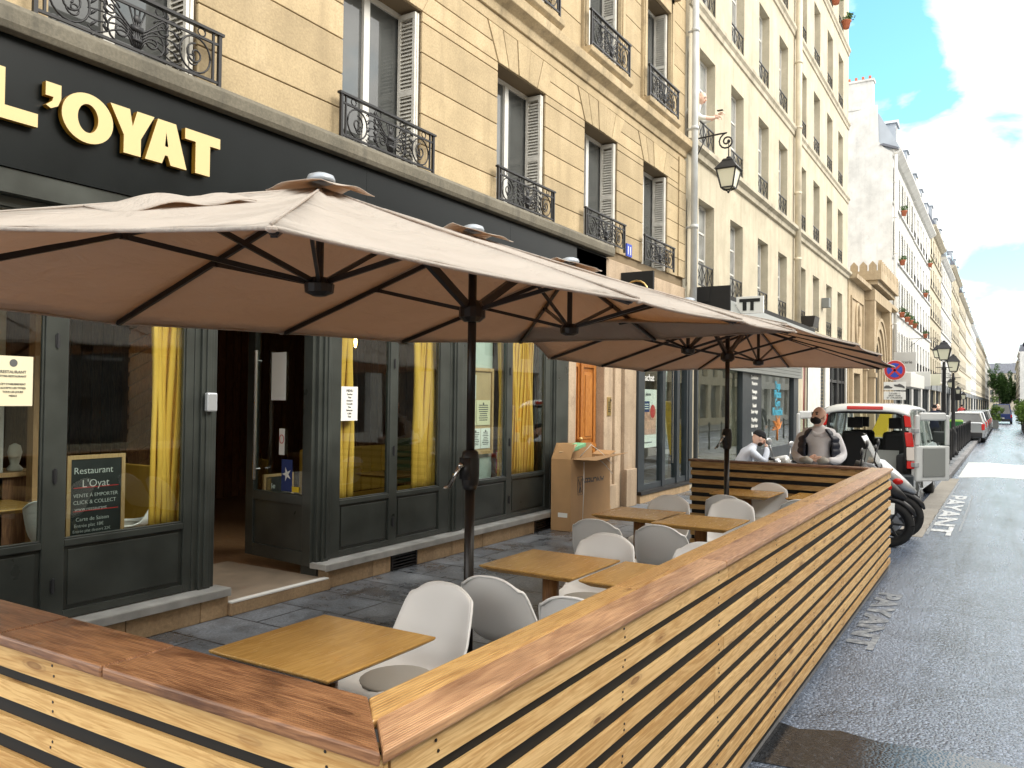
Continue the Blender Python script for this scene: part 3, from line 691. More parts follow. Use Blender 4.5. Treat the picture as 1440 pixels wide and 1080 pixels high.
ib.lathe([(.02, 0), (.02, .003)], (0, 0, 0), 10, T=Matrix.Translation((11.93, 5.42, 1.75)) @ Matrix.Rotation(PI / 2, 4, 'X')); ib.build('keypad', 'dark_metal', io)
st = MB(); st.box(10.66, 11.72, 5.30, 5.75, 0, .10); st.build('doorstep', 'plinth', B1, bevel=.01)

# ------------------------------------------------------------------ restaurant front
RF = thing('restaurant_front', 'dark green grey glazed restaurant front with gold lettering over its doors', 'shopfront', (6, 5.42, 0))
fa = MB(); fa.rn = .5
xs = [-1.5, 1.9, 5.93, 8.6, 11.45]
for a, b in zip(xs, xs[1:]): fa.box(a + .0015, b - .0015, 5.30, 5.42, 3.155, 3.978)
fo = fa.build('sign_board', 'fascia', RF)
bl = MB(); bl.box(-1.5, 11.45, 5.315, 5.42, 3.0, 3.15); bl.build('lower_rail', 'joinery', RF)
# letters, cut thick; each measured from the photograph's sign
def letter(ch, x0, x1, zb=3.43, h=.315):
    s = h / .70
    o = text_obj(ch, 'letter', ['gold', 'goldside'], s, 0, 0, 0, None, ext=.022 / s * s, off=.0)
    me = o.data
    xs_ = [v.co.x for v in me.vertices]; zs_ = [v.co.z for v in me.vertices]
    ax, bx, az, bz = min(xs_), max(xs_), min(zs_), max(zs_)
    for v in me.vertices:
        v.co.x = (v.co.x - ax) / (bx - ax) * (x1 - x0) + x0
        v.co.z = (v.co.z - az) / (bz - az) * h + zb
        v.co.y = v.co.y + 5.262
    me.transform(Matrix.Translation((-6, -5.42, 0)))
    o.parent = RF; o.location = (0, 0, 0)
    return o
def poly_letter(polys):
    m_ = MB(); m_.rn = .5
    for po in polys:
        m_.mi = 0; n = len(po)
        front = [(p[0], 5.240, p[1]) for p in po]; back = [(p[0], 5.285, p[1]) for p in po]
        o_ = len(m_.v)
        m_._add(front + back, [tuple(range(n))]); k0 = o_
        m_.mi = 1
        base = len(m_.v) - 2 * n
        for i in range(n):
            m_.f.append([base + i, base + n + i, base + n + (i + 1) % n, base + (i + 1) % n]); m_.m.append(1); m_.r.append(.5); m_.sm.append(False)
    return m_.build('letter', ['gold', 'goldside'], RF)
zb, zt_ = 3.43, 3.745
LX = 2.45; poly_letter([[(LX, zb), (LX + .33, zb), (LX + .33, zb + .085), (LX + .13, zb + .085), (LX + .13, zt_), (LX, zt_)]])
ap = [(2.825, zt_), (2.925, zt_), (2.925, zt_ - .09), (2.905, zt_ - .14), (2.86, zt_ - .165), (2.828, zt_ - .15), (2.868, zt_ - .115), (2.875, zt_ - .088), (2.825, zt_ - .088)]
poly_letter([ap])
# O as a ring of quads
oc = ((2.93 + 3.285) / 2, (zb + zt_) / 2); ro = ((3.285 - 2.93) / 2, (zt_ - zb) / 2 + .008)
mo = MB(); mo.rn = .5; n = 40
for k in range(n):
    a0 = 2 * PI * k / n; a1 = 2 * PI * (k + 1) / n
    def P_(a, s, y): 
        c_, s_ = math.cos(a), math.sin(a)
        e = 1.12
        rx = ro[0] if s else ro[0] * .40; rz = ro[1] if s else ro[1] * .58
        return (oc[0] + rx * c_, y, oc[1] + rz * s_)
    mo.mi = 0; mo.quad(P_(a0, 1, 5.24), P_(a1, 1, 5.24), P_(a1, 0, 5.24), P_(a0, 0, 5.24))
    mo.mi = 1; mo.quad(P_(a0, 1, 5.24), P_(a0, 1, 5.285), P_(a1, 1, 5.285), P_(a1, 1, 5.24)); mo.quad(P_(a0, 0, 5.24), P_(a1, 0, 5.24), P_(a1, 0, 5.285), P_(a0, 0, 5.285))
mo.build('letter', ['gold', 'goldside'], RF)
a, b = 3.262, 3.598; c_ = (a + b) / 2
poly_letter([[(a, zt_), (a + .145, zt_), (c_, zb + .20), (b - .135, zt_), (b, zt_), (c_ + .065, zb + .125), (c_ + .065, zb), (c_ - .065, zb), (c_ - .065, zb + .125)]])
a, b = 3.53, 3.872; c_ = (a + b) / 2
poly_letter([[(a, zb), (a + .135, zb), (a + .16, zb + .065), (c_ + .0, zb + .065), (c_, zb + .13), (a + .185, zb + .13), (c_ - .005, zb + .235), (c_ - .005, zt_), (c_ - .075, zt_)],
             [(c_, zb + .065), (b - .16, zb + .065), (b - .135, zb), (b, zb), (c_ + .075, zt_), (c_ - .005, zt_), (c_ - .005, zb + .235), (b - .185, zb + .13), (c_, zb + .13)]])
a, b = 3.855, 4.17; c_ = (a + b) / 2
poly_letter([[(a, zt_ - .08), (c_ - .065, zt_ - .08), (c_ - .065, zb), (c_ + .065, zb), (c_ + .065, zt_ - .08), (b, zt_ - .08), (b, zt_), (a, zt_)]])

# joinery of the glazed bays
def bay(x0, x1, panes, name='glazed_bay'):
    """panes: list of (xa, xb) clear glass; bottom panel under each"""
    f = MB(); f.rn = .5
    ed = [x0] + [v for p in panes for v in p] + [x1]
    Y0, Y1 = 5.405, 5.47
    for a, b in zip(ed[0::2], ed[1::2]):
        if b - a > .001: f.box(a, b, Y0, Y1, .235, 2.998)
    for a, b in panes:
        f.box(a, b, Y0, Y1, .72, .765); f.box(a, b, Y0, Y1, .235, .29); f.box(a, b, Y0, Y1, 2.93, 2.998)
        f.box(a + .0, b - .0, Y0 + .022, Y1 - .01, .29, .72)
        f.box(a + .035, b - .035, Y0 + .012, Y0 + .0218, .32, .695)
        for (za, zc) in ((.765, .778), (2.917, 2.93)): f.box(a, b, Y0 + .015, Y1 - .02, za, zc)
        for (xa, xc) in ((a, a + .013), (b - .013, b)): f.box(xa, xc, Y0 + .015, Y1 - .02, .778, 2.917)
    o = f.build(name, 'joinery', RF, bevel=.004)
    for a, b in panes: MB().box(a + .013, b - .013, 5.432, 5.438, .778, 2.917).build('pane', 'glass', o)
    for zz in (.42, 1.15, 2.05):
        for i in range(len(panes) - 1):
            h = MB(); xm = (panes[i][1] + panes[i + 1][0]) / 2; h.tube([(xm, 5.396, zz), (xm, 5.396, zz + .10)], .008, 8)
            h.box(xm - .016, xm + .016, 5.400, 5.4045, zz + .01, zz + .09); h.build('hinge', 'blackplastic', o)
    return o
bay(1.0, 4.10, [(1.15, 1.98), (2.12, 2.955), (3.105, 4.03)])
bay(5.62, 7.50, [(5.74, 6.46), (6.585, 7.32)])
bay(7.78, 9.88, [(7.92, 8.74), (8.87, 9.74)])
def post(x0, x1):
    ps = MB(); ps.rn = .5
    ps.box(x0, x1, 5.40, 5.60, .1, 3.0); ps.box(x0 + .05, x1 - .05, 5.375, 5.3998, .1, 3.0)
    ps.box(x0 + .085, x1 - .085, 5.36, 5.3748, .25, 2.95)
    ps.build('post', 'joinery', RF, bevel=.004)
post(4.102, 4.31); post(5.44, 5.618); post(7.502, 7.778); post(9.882, 10.41)
# door opened inwards
d = MB(); d.rn = .5
T = Matrix.Translation((5.43, 5.44, .19)) @ Matrix.Rotation(math.radians(84), 4, 'Z')
DW = 1.0
d.box(0, .12, -.03, .03, 0, 2.75, T); d.box(DW - .12, DW, -.03, .03, 0, 2.75, T); d.box(.12, DW - .12, -.03, .03, 0, .12, T); d.box(.12, DW - .12, -.03, .03, .55, .64, T); d.box(.12, DW - .12, -.03, .03, 2.63, 2.75, T); d.box(.12, DW - .12, -.015, .012, .12, .55, T)
dd = d.build('glazed_door', 'joinery', RF, bevel=.004)
MB().box(.12, DW - .12, -.004, .004, .64, 2.63, T).build('pane', 'glass', dd)
hd = MB(); hd.tube([T @ Vector((DW - .5 + .28, .09, .75)), T @ Vector((DW - .5 + .28, .09, 2.0))], .018, 10)
for zz in (.85, 1.9): hd.tube([T @ Vector((DW - .22, .03, zz)), T @ Vector((DW - .22, .09, zz))], .012, 8)
hd.build('pull_handle', 'steel', dd)
# sills and plinth
for a, b in ((1.0, 4.36), (5.40, 10.42)):
    s_ = MB(); s_.rn = .5; s_.box(a, b, 5.25, 5.44, .178, .228); s_.box(a, b, 5.244, 5.2495, .166, .224)
    s_.build('window_sill', 'sill', RF, bevel=.002)
for a, b, vents in ((1.0, 4.36, []), (5.46, 10.42, [(6.35, 6.78), (9.25, 9.75)])):
    x = a; p_ = MB()
    while x < b - .01:
        e = min(b, x + .62)
        for va, vb in vents:
            if x < va < e: e = va
            if abs(x - va) < 1e-6: e = None; x = vb; break
        if e is None: p_.build('plinth', 'plinth', RF, bevel=.006); p_ = MB(); continue
        p_.rn = random.random(); p_.box(x + .003, e - .003, 5.275, 5.40, 0, .177); x = e
    p_.build('plinth', 'plinth', RF, bevel=.006)
p_ = MB(); p_.rn = .4; p_.box(4.36, 5.46, 5.24, 5.30, 0, .10)
p_.build('plinth', 'plinth', RF, bevel=.006)
for a, b in ((6.35, 6.78), (9.25, 9.75)):
    v_ = MB()
    v_.box(a + .004, b - .004, 5.33, 5.40, 0, .162); v_.box(a + .01, a + .03, 5.27, 5.3298, 0.005, .158); v_.box(b - .03, b - .01, 5.27, 5.3298, .005, .158)
    for k in range(5): v_.box(a + .032, b - .032, 5.275, 5.322, .012 + k * .031, .026 + k * .031)
    v_.build('air_vent', 'dark_metal', RF)
th = MB(); th.box(4.312, 5.438, 5.302, 6.6, 0.0, .105); tho = th.build('threshold', 'tile', RF); 
MB().box(4.36, 5.44, 5.238, 5.30, .1005, .112).build('nosing', 'paper', tho)
# grey alarm box by the door
ab = MB(); ab.box(4.16, 4.25, 5.31, 5.359, 1.62, 1.77); tag(ab.build('keypad_box', 'silver', None, bevel=.012), 'small grey plastic box fixed to the post left of the open door', 'keypad')

# room behind the glass
RM = thing('restaurant_room', 'dark dining room with timber walls seen through the restaurant glass', 'room', (6, 8, 0))
rf_ = MB(); rf_.rn = .5; rf_.box(.9, 10.4, 5.48, 11.0, -.02, .10); rf_.box(4.315, 5.435, 5.35, 5.479, .0, .1); rf_.build('floor', 'floor_in', RM)
rw = MB()
x = 1.0
while x < 10.3: rw.rn = random.random(); rw.box(x, x + .13, 10.8, 10.86, .1, 3.1); x += .15
y = 5.6
while y < 10.8:
    rw.rn = random.random(); rw.box(.95, 1.0, y, y + .13, .1, 3.1)
    rw.rn = random.random(); rw.box(10.3, 10.36, y, y + .13, .1, 3.1); y += .15
rw.build('wall', 'walnut', RM)
rb = MB(); rb.box(.8, 10.45, 10.87, 11.0, 0, 3.2); rb.box(.8, .94, 5.48, 10.87, 0, 3.2); rb.box(10.37, 10.41, 5.61, 10.87, 0, 3.2); rb.build('backing_wall', 'ceil_in', RM)
MB().box(.9, 10.4, 5.48, 11, 3.12, 3.2).build('ceiling', 'ceil_in', RM)
pw = MB(); pw.box(7.85, 8.72, 5.62, 5.66, .12, 3.0); pw.build('papered_panel', 'wallpaper', RM)
sl = MB(); sl.rn = .3
sl.box(5.9, 7.0, 9.0, 9.1, .1, 3.0); sl.box(4.6, 4.75, 8.6, 10.8, .1, 3.0)
for k in range(14):
    z0 = .6 + k * .17; sl.hexa([(5.9, 8.97, z0), (6.44, 8.97, z0 + .3), (6.44, 8.995, z0 + .3), (5.9, 8.995, z0)], [(5.9, 8.97, z0 + .05), (6.44, 8.97, z0 + .35), (6.44, 8.995, z0 + .35), (5.9, 8.995, z0 + .05)])
    sl.hexa([(6.46, 8.97, z0 + .3), (7.0, 8.97, z0), (7.0, 8.995, z0), (6.46, 8.995, z0 + .3)], [(6.46, 8.97, z0 + .35), (7.0, 8.97, z0 + .05), (7.0, 8.995, z0 + .05), (6.46, 8.995, z0 + .35)])
sl.build('timber_partition', 'walnut', RM)
# two open shelving uprights and pale column on the left of the room
cl = MB(); cl.rn = .3; cl.box(3.55, 3.80, 7.6, 7.85, .1, 3.1); cl.build('pale_column', 'white_wall', RM)
c2_ = MB(); c2_.box(3.95, 4.05, 7.4, 7.5, .1, 3.1); c2_.box(3.1, 3.2, 7.9, 8.0, .1, 3.1); c2_.build('timber_upright', 'beech', RM)
# benches
def bench(x0, x1, y0, label, back):
    t = thing('bench', label, 'bench', ((x0 + x1) / 2, y0, .1))
    MB().box(x0, x1, y0, y0 + .5, .32, .52).build('seat', 'yellow', t, bevel=.03)
    m_ = MB()
    if back == 'greenvelvet':
        k = .55
        while k < 1.15: m_.box(x0, x1, y0 + .5, y0 + .6, k, k + .085); k += .09
    else:
        x = x0
        while x < x1 - .01: m_.box(x + .004, min(x + .2, x1) - .004, y0 + .5, y0 + .62, .52, 1.1); x += .2
    m_.build('backrest', back, t, bevel=.02)
    MB().box(x0 + .02, x1 - .02, y0 + .03, y0 + .6, .1, .318).build('base', 'walnut', t)
bench(7.1, 8.7, 6.75, 'mustard upholstered bench inside the restaurant behind the glass', 'yellow')
bench(8.75, 10.2, 6.75, 'bench with ribbed green back inside the restaurant', 'greenvelvet')
pl = MB(); pl.box(4.95, 5.0, 7.0, 8.2, .35, 1.05); tag(pl.build('bench_end_panel', 'yellow', bevel=.01), 'tall mustard bench end seen through the open restaurant door', 'bench panel')
# pendant bulbs
def pendant(x, y, z, label):
    t = thing('pendant_lamp', label, 'lamp', (x, y, z), 'pendant bulbs in the restaurant')
    MB().tube([(x, y, z + .12), (x, y, 3.12)], .006, 5).build('cable', 'black', t)
    MB().tube([(x, y, z + .02), (x, y, z + .12)], .022, 10).build('lamp_holder', 'brass', t)
    b_ = MB(); b_.smooth = True
    for k in range(4):
        a = k * PI / 2; b_.tube([(x + .008 * math.cos(a), y + .008 * math.sin(a), z), (x + .018 * math.cos(a), y + .018 * math.sin(a), z - .05), (x + .006 * math.cos(a), y + .006 * math.sin(a), z - .11)], .004, 5)
    b_.build('filament', 'bulb', t)
    g_ = MB(); g_.smooth = True; g_.lathe([(.015, .02), (.035, -.02), (.055, -.07), (.045, -.115), (.01, -.135)], (x, y, z), 14); g_.build('bulb', 'glass', t)
pendant(6.85, 6.25, 2.42, 'glowing bare bulb hanging behind the middle restaurant window')
pendant(3.1, 6.6, 2.35, 'glowing bare bulb hanging behind the leftmost restaurant window')
pendant(6.4, 8.2, 2.3, 'small glowing bulb deeper in the room behind the open door')
# curtains
def curtain(x0, x1, y, label, amp=.03, n=6, taper=0):
    m_ = MB(); m_.smooth = True
    ph = random.random() * 6
    def fn(u, v):
        w_ = 1 - taper * (1 - v) * .5
        s = (u - .5) * w_ + .5
        x = x0 + (x1 - x0) * s
        yy = y + .03 + amp * .6 * math.sin(u * n * 2 * PI + ph) * (.7 + .3 * math.sin(u * 9 + 1)) + .015 * math.sin(v * 7 + u * 11)
        return (x + .012 * math.sin(v * 5 + u * 7) + .02 * math.sin(u * n * 4 * PI + ph), yy, .72 + (2.98 - .72) * v)
    m_.grid(fn, n * 12, 16)
    return tag(m_.build('curtain', 'curtain', solid=.004), label, 'curtain', 'yellow curtains behind the restaurant glass')
curtain(3.82, 4.12, 5.50, 'mustard curtain hanging left of the open doorway', .045, 6)
curtain(5.76, 6.03, 5.50, 'mustard curtain just right of the open door behind taped notice', .04, 5)
curtain(7.0, 7.40, 5.50, 'mustard curtain in the pane left of the crank umbrella pole', .045, 6)
curtain(8.74, 8.90, 5.50, 'narrow mustard curtain strip right of the framed menu board', .03, 4)
curtain(9.0, 9.60, 5.50, 'wide mustard curtain behind the last restaurant pane', .04, 10)
# notices
def sheet(name, label, x0, x1, z0, z1, mt, y=5.425, lines=0, th_=.002, group=None, head=None, T=None):
    m_ = MB(); m_.box(x0, x1, y, y + th_, z0, z1); o = m_.build(name, mt)
    tag(o, label, 'notice', group)
    if lines:
        l_ = MB(); W_ = x1 - x0; Hh = z1 - z0
        for k in range(lines):
            ww = W_ * random.uniform(.35, .75); zz = z1 - Hh * (.22 + .68 * k / lines)
            l_.box((x0 + x1) / 2 - ww / 2, (x0 + x1) / 2 + ww / 2, y - .0012, y - .0002, zz, zz + Hh * .3 / lines)
        lo = l_.build('text_lines', 'ink', o)
    if head:
        l_ = MB(); l_.lathe([(head, 0), (head, .001)], (0, 0, 0), 14, T=Matrix.Translation(((x0 + x1) / 2, y - .0002, z1 - (z1 - z0) * .14)) @ Matrix.Rotation(PI / 2, 4, 'X')); l_.build('emblem', 'ink', o)
    return o
def tx(s, o, mat, size, x, y, z, **k): return text_obj(s, 'lettering', mat, size, x, y, z, o, align=k.pop('align', 'CENTER'), **k)
n1 = sheet('notice', 'cream printed certificate taped inside the leftmost window', 2.64, 2.885, 1.665, 1.985, 'cream_paper', head=.025)
tx('RESTAURANT', n1, 'ink', .026, 2.762, 5.424, 1.875); tx('TITRE-RESTAURANT', n1, 'ink', .018, 2.762, 5.424, 1.85)
for k, s in enumerate(['CET ETABLISSEMENT', 'ACCEPTE LES TITRES', 'TOUS LES JOURS', 'MERCI']): tx(s, n1, 'ink', .017, 2.762, 5.424, 1.80 - k * .025)
n2 = sheet('notice', 'white printed menu taped beside the curtain right of the open door', 5.76, 5.99, 1.52, 1.85, 'paper'); 
for k in range(9): tx(['MENU', 'Entrées', 'Plats', 'Desserts', 'Formule', 'Vins', 'Boissons', 'Cafés', 'Thés'][k], n2, 'ink', .024 if k else .034, 5.875, 5.424, 1.80 - k * .031)
fb = thing('menu_frame', 'pale wood framed menu board hanging behind the third window', 'notice board', (8.3, 5.6, 1.07))
m_ = MB(); m_.rn = .2
for b4 in ((7.90, 8.66, 2.09, 2.13), (7.90, 8.66, 1.06, 1.10), (7.90, 7.94, 1.10, 2.09), (8.62, 8.66, 1.10, 2.09)): m_.box(b4[0], b4[1], 5.555, 5.59, b4[2], b4[3])
m_.build('frame', 'beech', fb)
MB().box(7.94, 8.62, 5.575, 5.585, 1.1, 2.09).build('board', 'card_in', fb)
for i, (a, b, c, d_, mt) in enumerate(((8.08, 8.27, 1.74, 2.04, 'paper'), (7.98, 8.28, 1.42, 1.73, 'cream_paper'), (8.29, 8.59, 1.42, 1.73, 'cream_paper'), (7.97, 8.16, 1.13, 1.38, 'paper'), (8.17, 8.38, 1.13, 1.38, 'paper'), (8.39, 8.60, 1.13, 1.38, 'paper'))):
    sheet('notice', ['white sheet with a round emblem, topmost in the framed menu board', 'left cream sheet in the framed menu board', 'right cream sheet in the framed menu board', 'bottom left white sheet in the framed menu board', 'bottom middle white sheet in the framed menu board', 'bottom right white sheet in the framed menu board'][i], a, b, c, d_, mt, y=5.565, lines=8 if i else 0, head=.05 if i == 0 else .016)
pk = sheet('notice', 'small red and white card standing at the foot of the third window', 8.74, 8.85, .80, 1.09, 'red', y=5.56); MB().box(8.75, 8.84, 5.556, 5.5598, .98, 1.07).build('white_patch', 'paper', pk)
# notices on the open door
Ti = T
def doorsheet(name, label, a, b, c, d_, mt, y=-.012):
    m_ = MB(); m_.box(a, b, y + .0, y + .003, c, d_, Ti); o = m_.build(name, mt); return tag(o, label, 'notice')
doorsheet('notice', 'blank white sheet taped high on the open glazed door', .42, .64, 1.52, 1.98, 'paper', .008)
o = doorsheet('sticker', 'blue sticker with a white star low on the open door', .3, .46, .66, .96, 'ink_blue', .008)
sm = MB(); sm.prism([(.38 + .07 * (1 if k % 2 == 0 else .35) * math.cos(k * PI / 5), .82 + .07 * (1 if k % 2 == 0 else .35) * math.sin(k * PI / 5)) for k in range(10)], .0112, .0125, T=Ti); sm.build('star', 'paper', o)
o = doorsheet('sticker', 'white no smoking sticker on the open glazed door', .42, .50, 1.0, 1.25, 'paper', .012)
sm = MB(); sm.tube([Ti @ Vector((.46 + .032 * math.cos(t * PI / 8), .0155, 1.15 + .04 * math.sin(t * PI / 8))) for t in range(17)], .004, 4); sm.build('red_ring', 'red', o)
doorsheet('sticker', 'yellow sticker at the bottom of the open door glass', .2, .3, .66, .71, 'yellowpaint', .008)
# chalkboards
def chalkboard(label, x0, x1, y, z0, z1, lines, T=None):
    t = thing('chalkboard', label, 'chalkboard', ((x0 + x1) / 2, y, z0))
    f = MB(); w_ = .028
    f.box(x0, x1, y, y + .02, z0, z0 + w_); f.box(x0, x1, y, y + .02, z1 - w_, z1); f.box(x0, x0 + w_, y, y + .02, z0 + w_, z1 - w_); f.box(x1 - w_, x1, y, y + .02, z0 + w_, z1 - w_)
    f.build('frame', 'beech', t)
    bo = MB().box(x0 + w_, x1 - w_, y + .006, y + .014, z0 + w_, z1 - w_).build('board', 'chalkboard', t)
    zz = z1 - w_ - .02
    for s, size, off in lines:
        zz -= size * 1.25
        if s == '-': MB().box(x0 + .05, x1 - .05, y + .004, y + .0058, zz + .02, zz + .025).build('red_rule', 'red', bo); continue
        text_obj(s, 'lettering', 'chalk', size, x0 + w_ + .02 + off, y + .0045, zz, bo, off=-.0005, ext=.0005)
chalkboard('wood framed chalkboard menu standing in the window left of the doorway', 3.17, 3.60, 5.50, .70, 1.32,
           [('Restaurant', .066, .0), ("L'Oyat", .075, .06), ('-', .02, 0), ('VENTE À EMPORTER', .036, .0), ('CLICK & COLLECT', .038, .0), ('www.restaurant', .036, .01), ('-', .02, 0), ('Carte de Saison', .038, .02), ('Entrée plat 18€', .034, .01), ('Entrée plat dessert 22€', .029, .0)])
chalkboard('small chalkboard low behind the open door with chalk handwriting', 5.72, 6.12, 6.42, .52, .95, [('le', .08, .05), ("L'Oyat", .09, .02), ('Restaurant', .06, .0)])
# ------------------------------------------------------------------ slatted timber barrier round the terrace
BR = thing('terrace_barrier', 'slatted timber barrier with red brown cap boards round the terrace', 'barrier', (5.5, 1.2, -.1))
YO = 1.10; XN = 1.30; XFAR = 9.86; YFP = 3.36; YL = 5.2
ztop = 1.035
def slats(name, axis, fixed0, fixed1, a0, a1, mt, both=False):
    m_ = MB()
    k = 0; z = ztop - .028
    lens = []
    while z > -.02:
        hh = .076 if k == 0 else .055
        x = a0; 
        j = random.uniform(1.8, 3.2) if k else 2.4
        e = random.uniform(-.012, .012) if k else 0
        while x < a1 - .01:
            xe = min(x + j, a1)
            if a1 - xe < .5: xe = a1
            m_.rn = random.random(); f0 = fixed0 + random.uniform(-.0012, .0018); w0 = random.uniform(-.0018, .0018)
            ee = (e if xe == a1 else 0); ss = (e if x == a0 else 0)
            if axis == 0: m_.hexa([(x + .0015 + ss, f0, z - hh + w0), (xe - .0015 + ee, f0, z - hh - w0), (xe - .0015 + ee, fixed1, z - hh - w0), (x + .0015 + ss, fixed1, z - hh + w0)], [(x + .0015 + ss, f0 + .003, z + w0), (xe - .0015 + ee, f0 + .003, z - w0), (xe - .0015 + ee, fixed1, z - w0), (x + .0015 + ss, fixed1, z + w0)])
            else: m_.box(fixed0, fixed1, x + .0015 + ss, xe - .0015 + ee, z - hh, z)
            x = xe; j = random.uniform(2.2, 3.4)
        z -= .112 if k == 0 else .106
        k += 1
    # countersunk screws along the posts, part of the same boards
    z = ztop - .028; k = 0
    while z > -.02:
        hh = .076 if k == 0 else .055
        x = a0 + .16
        while x < a1 - .1:
            for dz in (.3, .72):
                xx = x + random.uniform(-.012, .012); zz = z - hh * dz + random.uniform(-.004, .004); m_.mi = 1; m_.rn = .5
                c_ = [(xx + .0042 * math.cos(t * PI / 3), zz + .0042 * math.sin(t * PI / 3)) for t in range(6)]
                if axis == 0: m_.prism(c_, fixed0 - .0012, fixed0 + .001, axis=1)
                elif name == 'slat_panel': m_.prism(c_, fixed0 - .0012, fixed0 + .001, axis=0)
            x += 1.05
        z -= .112 if k == 0 else .106
        k += 1
    return m_.build(name, [mt, 'dark_metal'], BR)
slats('slat_panel', 0, YO - .005, YO + .012, XN + .03, XFAR + .03, 'slat_x')
slats('slat_panel', 1, XN - .005, XN + .012, YO - .012, YL, 'slat_y')
slats('slat_panel', 1, XFAR - .08, XFAR - .045, YO + .17, YFP, 'slat_y')
m_ = MB(); m_.box(XN + .02, XFAR - .04, YO + .0135, YO + .03, -.06, 1.0); m_.box(XN + .0135, XN + .03, YO + .031, YL, -.06, 1.0); m_.box(XFAR - .0435, XFAR - .03, YO + .17, YFP - .01, .02, 1.0)
m_.box(XFAR - .029, XFAR - .01, YO + .05, YFP - .01, .02, .99)
m_.build('backing_sheet', 'black', BR)
m_ = MB()
x = 1.3
while x < XFAR:
    m_ = MB(); m_.box(x, x + .07, YO + .045, YO + .115, -.1, 1.0); m_.build('post', 'slat_x', BR); x += 1.05
for y in (1.8, 2.7, 3.6, 4.5): m_ = MB(); m_.box(XN + .045, XN + .115, y, y + .07, 0, 1.0); m_.build('post', 'slat_x', BR)
m_ = MB(); m_.box(XFAR - .009, XFAR + .05, 3.29, 3.355, 0, 1.0)
m_.build('post', 'slat_x', BR)
# cap boards: outer board grooved, inner board narrower
c = MB()
x = XN - .015; js = [XN - .03, 3.62, 6.05, 8.2, XFAR + .03]
def capboard(mb, x0, x1, y0, y1, z0, z1, mit0=0):
    mb.hexa([(x0 + mit0, y0, z0) if False else (x0, y0, z0), (x1, y0, z0), (x1, y1, z0), (x0 + mit0, y1, z0)], [(x0, y0, z1), (x1, y0, z1), (x1, y1, z1), (x0 + mit0, y1, z1)])
for i, (a, b) in enumerate(zip(js, js[1:])):
    c.rn = random.random(); capboard(c, a + .002, b - .002, YO - .03, YO + .098, ztop - .026, ztop, .13 if i == 0 else 0)
c.build('cap_board', 'cap_x', BR, bevel=.006)
c = MB()
js = [XN + .088, 2.9, 5.2, 7.6, XFAR + .02]
for i, (a, b) in enumerate(zip(js, js[1:])):
    c.rn = .1 + .5 * random.random(); capboard(c, a + .002, b - .002, YO + .102, YO + .20, ztop - .028, ztop - .002, .10 if i == 0 else 0)
c.build('inner_cap_board', 'capin_x', BR, bevel=.006)
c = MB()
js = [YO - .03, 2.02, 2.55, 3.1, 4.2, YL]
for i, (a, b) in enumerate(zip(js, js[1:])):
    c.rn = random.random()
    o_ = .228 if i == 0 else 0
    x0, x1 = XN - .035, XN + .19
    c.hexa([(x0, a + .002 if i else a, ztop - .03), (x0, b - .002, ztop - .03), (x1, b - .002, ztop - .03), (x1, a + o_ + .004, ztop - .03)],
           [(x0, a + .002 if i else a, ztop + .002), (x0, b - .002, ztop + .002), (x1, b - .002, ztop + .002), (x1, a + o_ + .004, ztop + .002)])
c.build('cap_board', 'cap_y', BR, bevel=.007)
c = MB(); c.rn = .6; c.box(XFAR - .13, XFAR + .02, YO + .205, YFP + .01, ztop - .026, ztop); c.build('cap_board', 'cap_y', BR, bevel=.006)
BR.location = BR.location

# ------------------------------------------------------------------ tables 
def table_proto():
    t = thing('cafe_table', 'x', 'table')
    m_ = MB(); m_.rn = .4; s = .32
    m_.hexa([(-s + .05, -s + .05, .705), (s - .05, -s + .05, .705), (s - .05, s - .05, .705), (-s + .05, s - .05, .705)], [(-s, -s, .734), (s, -s, .734), (s, s, .734), (-s, s, .734)])
    m_.box(-s, s, -s, s, .7345, .745)
    m_.build('tabletop', 'table', t, local=True, bevel=.004)
    m_ = MB(); m_.smooth = True; m_.rn = .5; m_.lathe([(.052, .03), (.052, .700)], n=20); m_.build('pedestal', 'tableleg', t, local=True)
    m_ = MB(); m_.box(-.2, .2, -.2, .2, .0, .012); m_.lathe([(.09, .012), (.06, .03)], n=16); m_.build('base', 'dark_metal', t, local=True, bevel=.003)
    return t
tp = table_proto()
TB = [(2.45, 2.37, 'square oak tabletop nearest the corner of the barrier'), (4.42, 2.40, 'oak table in the middle of the terrace with round pedestal in full view'), (4.40, 1.72, 'oak table tucked against the long barrier, beside the middle table'),
      (6.80, 2.80, 'left one of two oak tables pushed together in front of the cardboard box'), (6.66, 2.19, 'right one of two oak tables pushed together near the barrier'), (9.06, 2.46, 'farthest oak table, in front of the end panel of slats'), (9.1, 1.66, 'far oak table half hidden by the barrier cap near the end panel')]
for i, (x, y, lb) in enumerate(TB):
    o = tp if i == 0 else dup(tp)
    o.location = (x, y, 0); o.rotation_euler = (0, 0, random.uniform(-.03, .03)); o['label'] = lb; o['group'] = 'oak tables on the terrace'
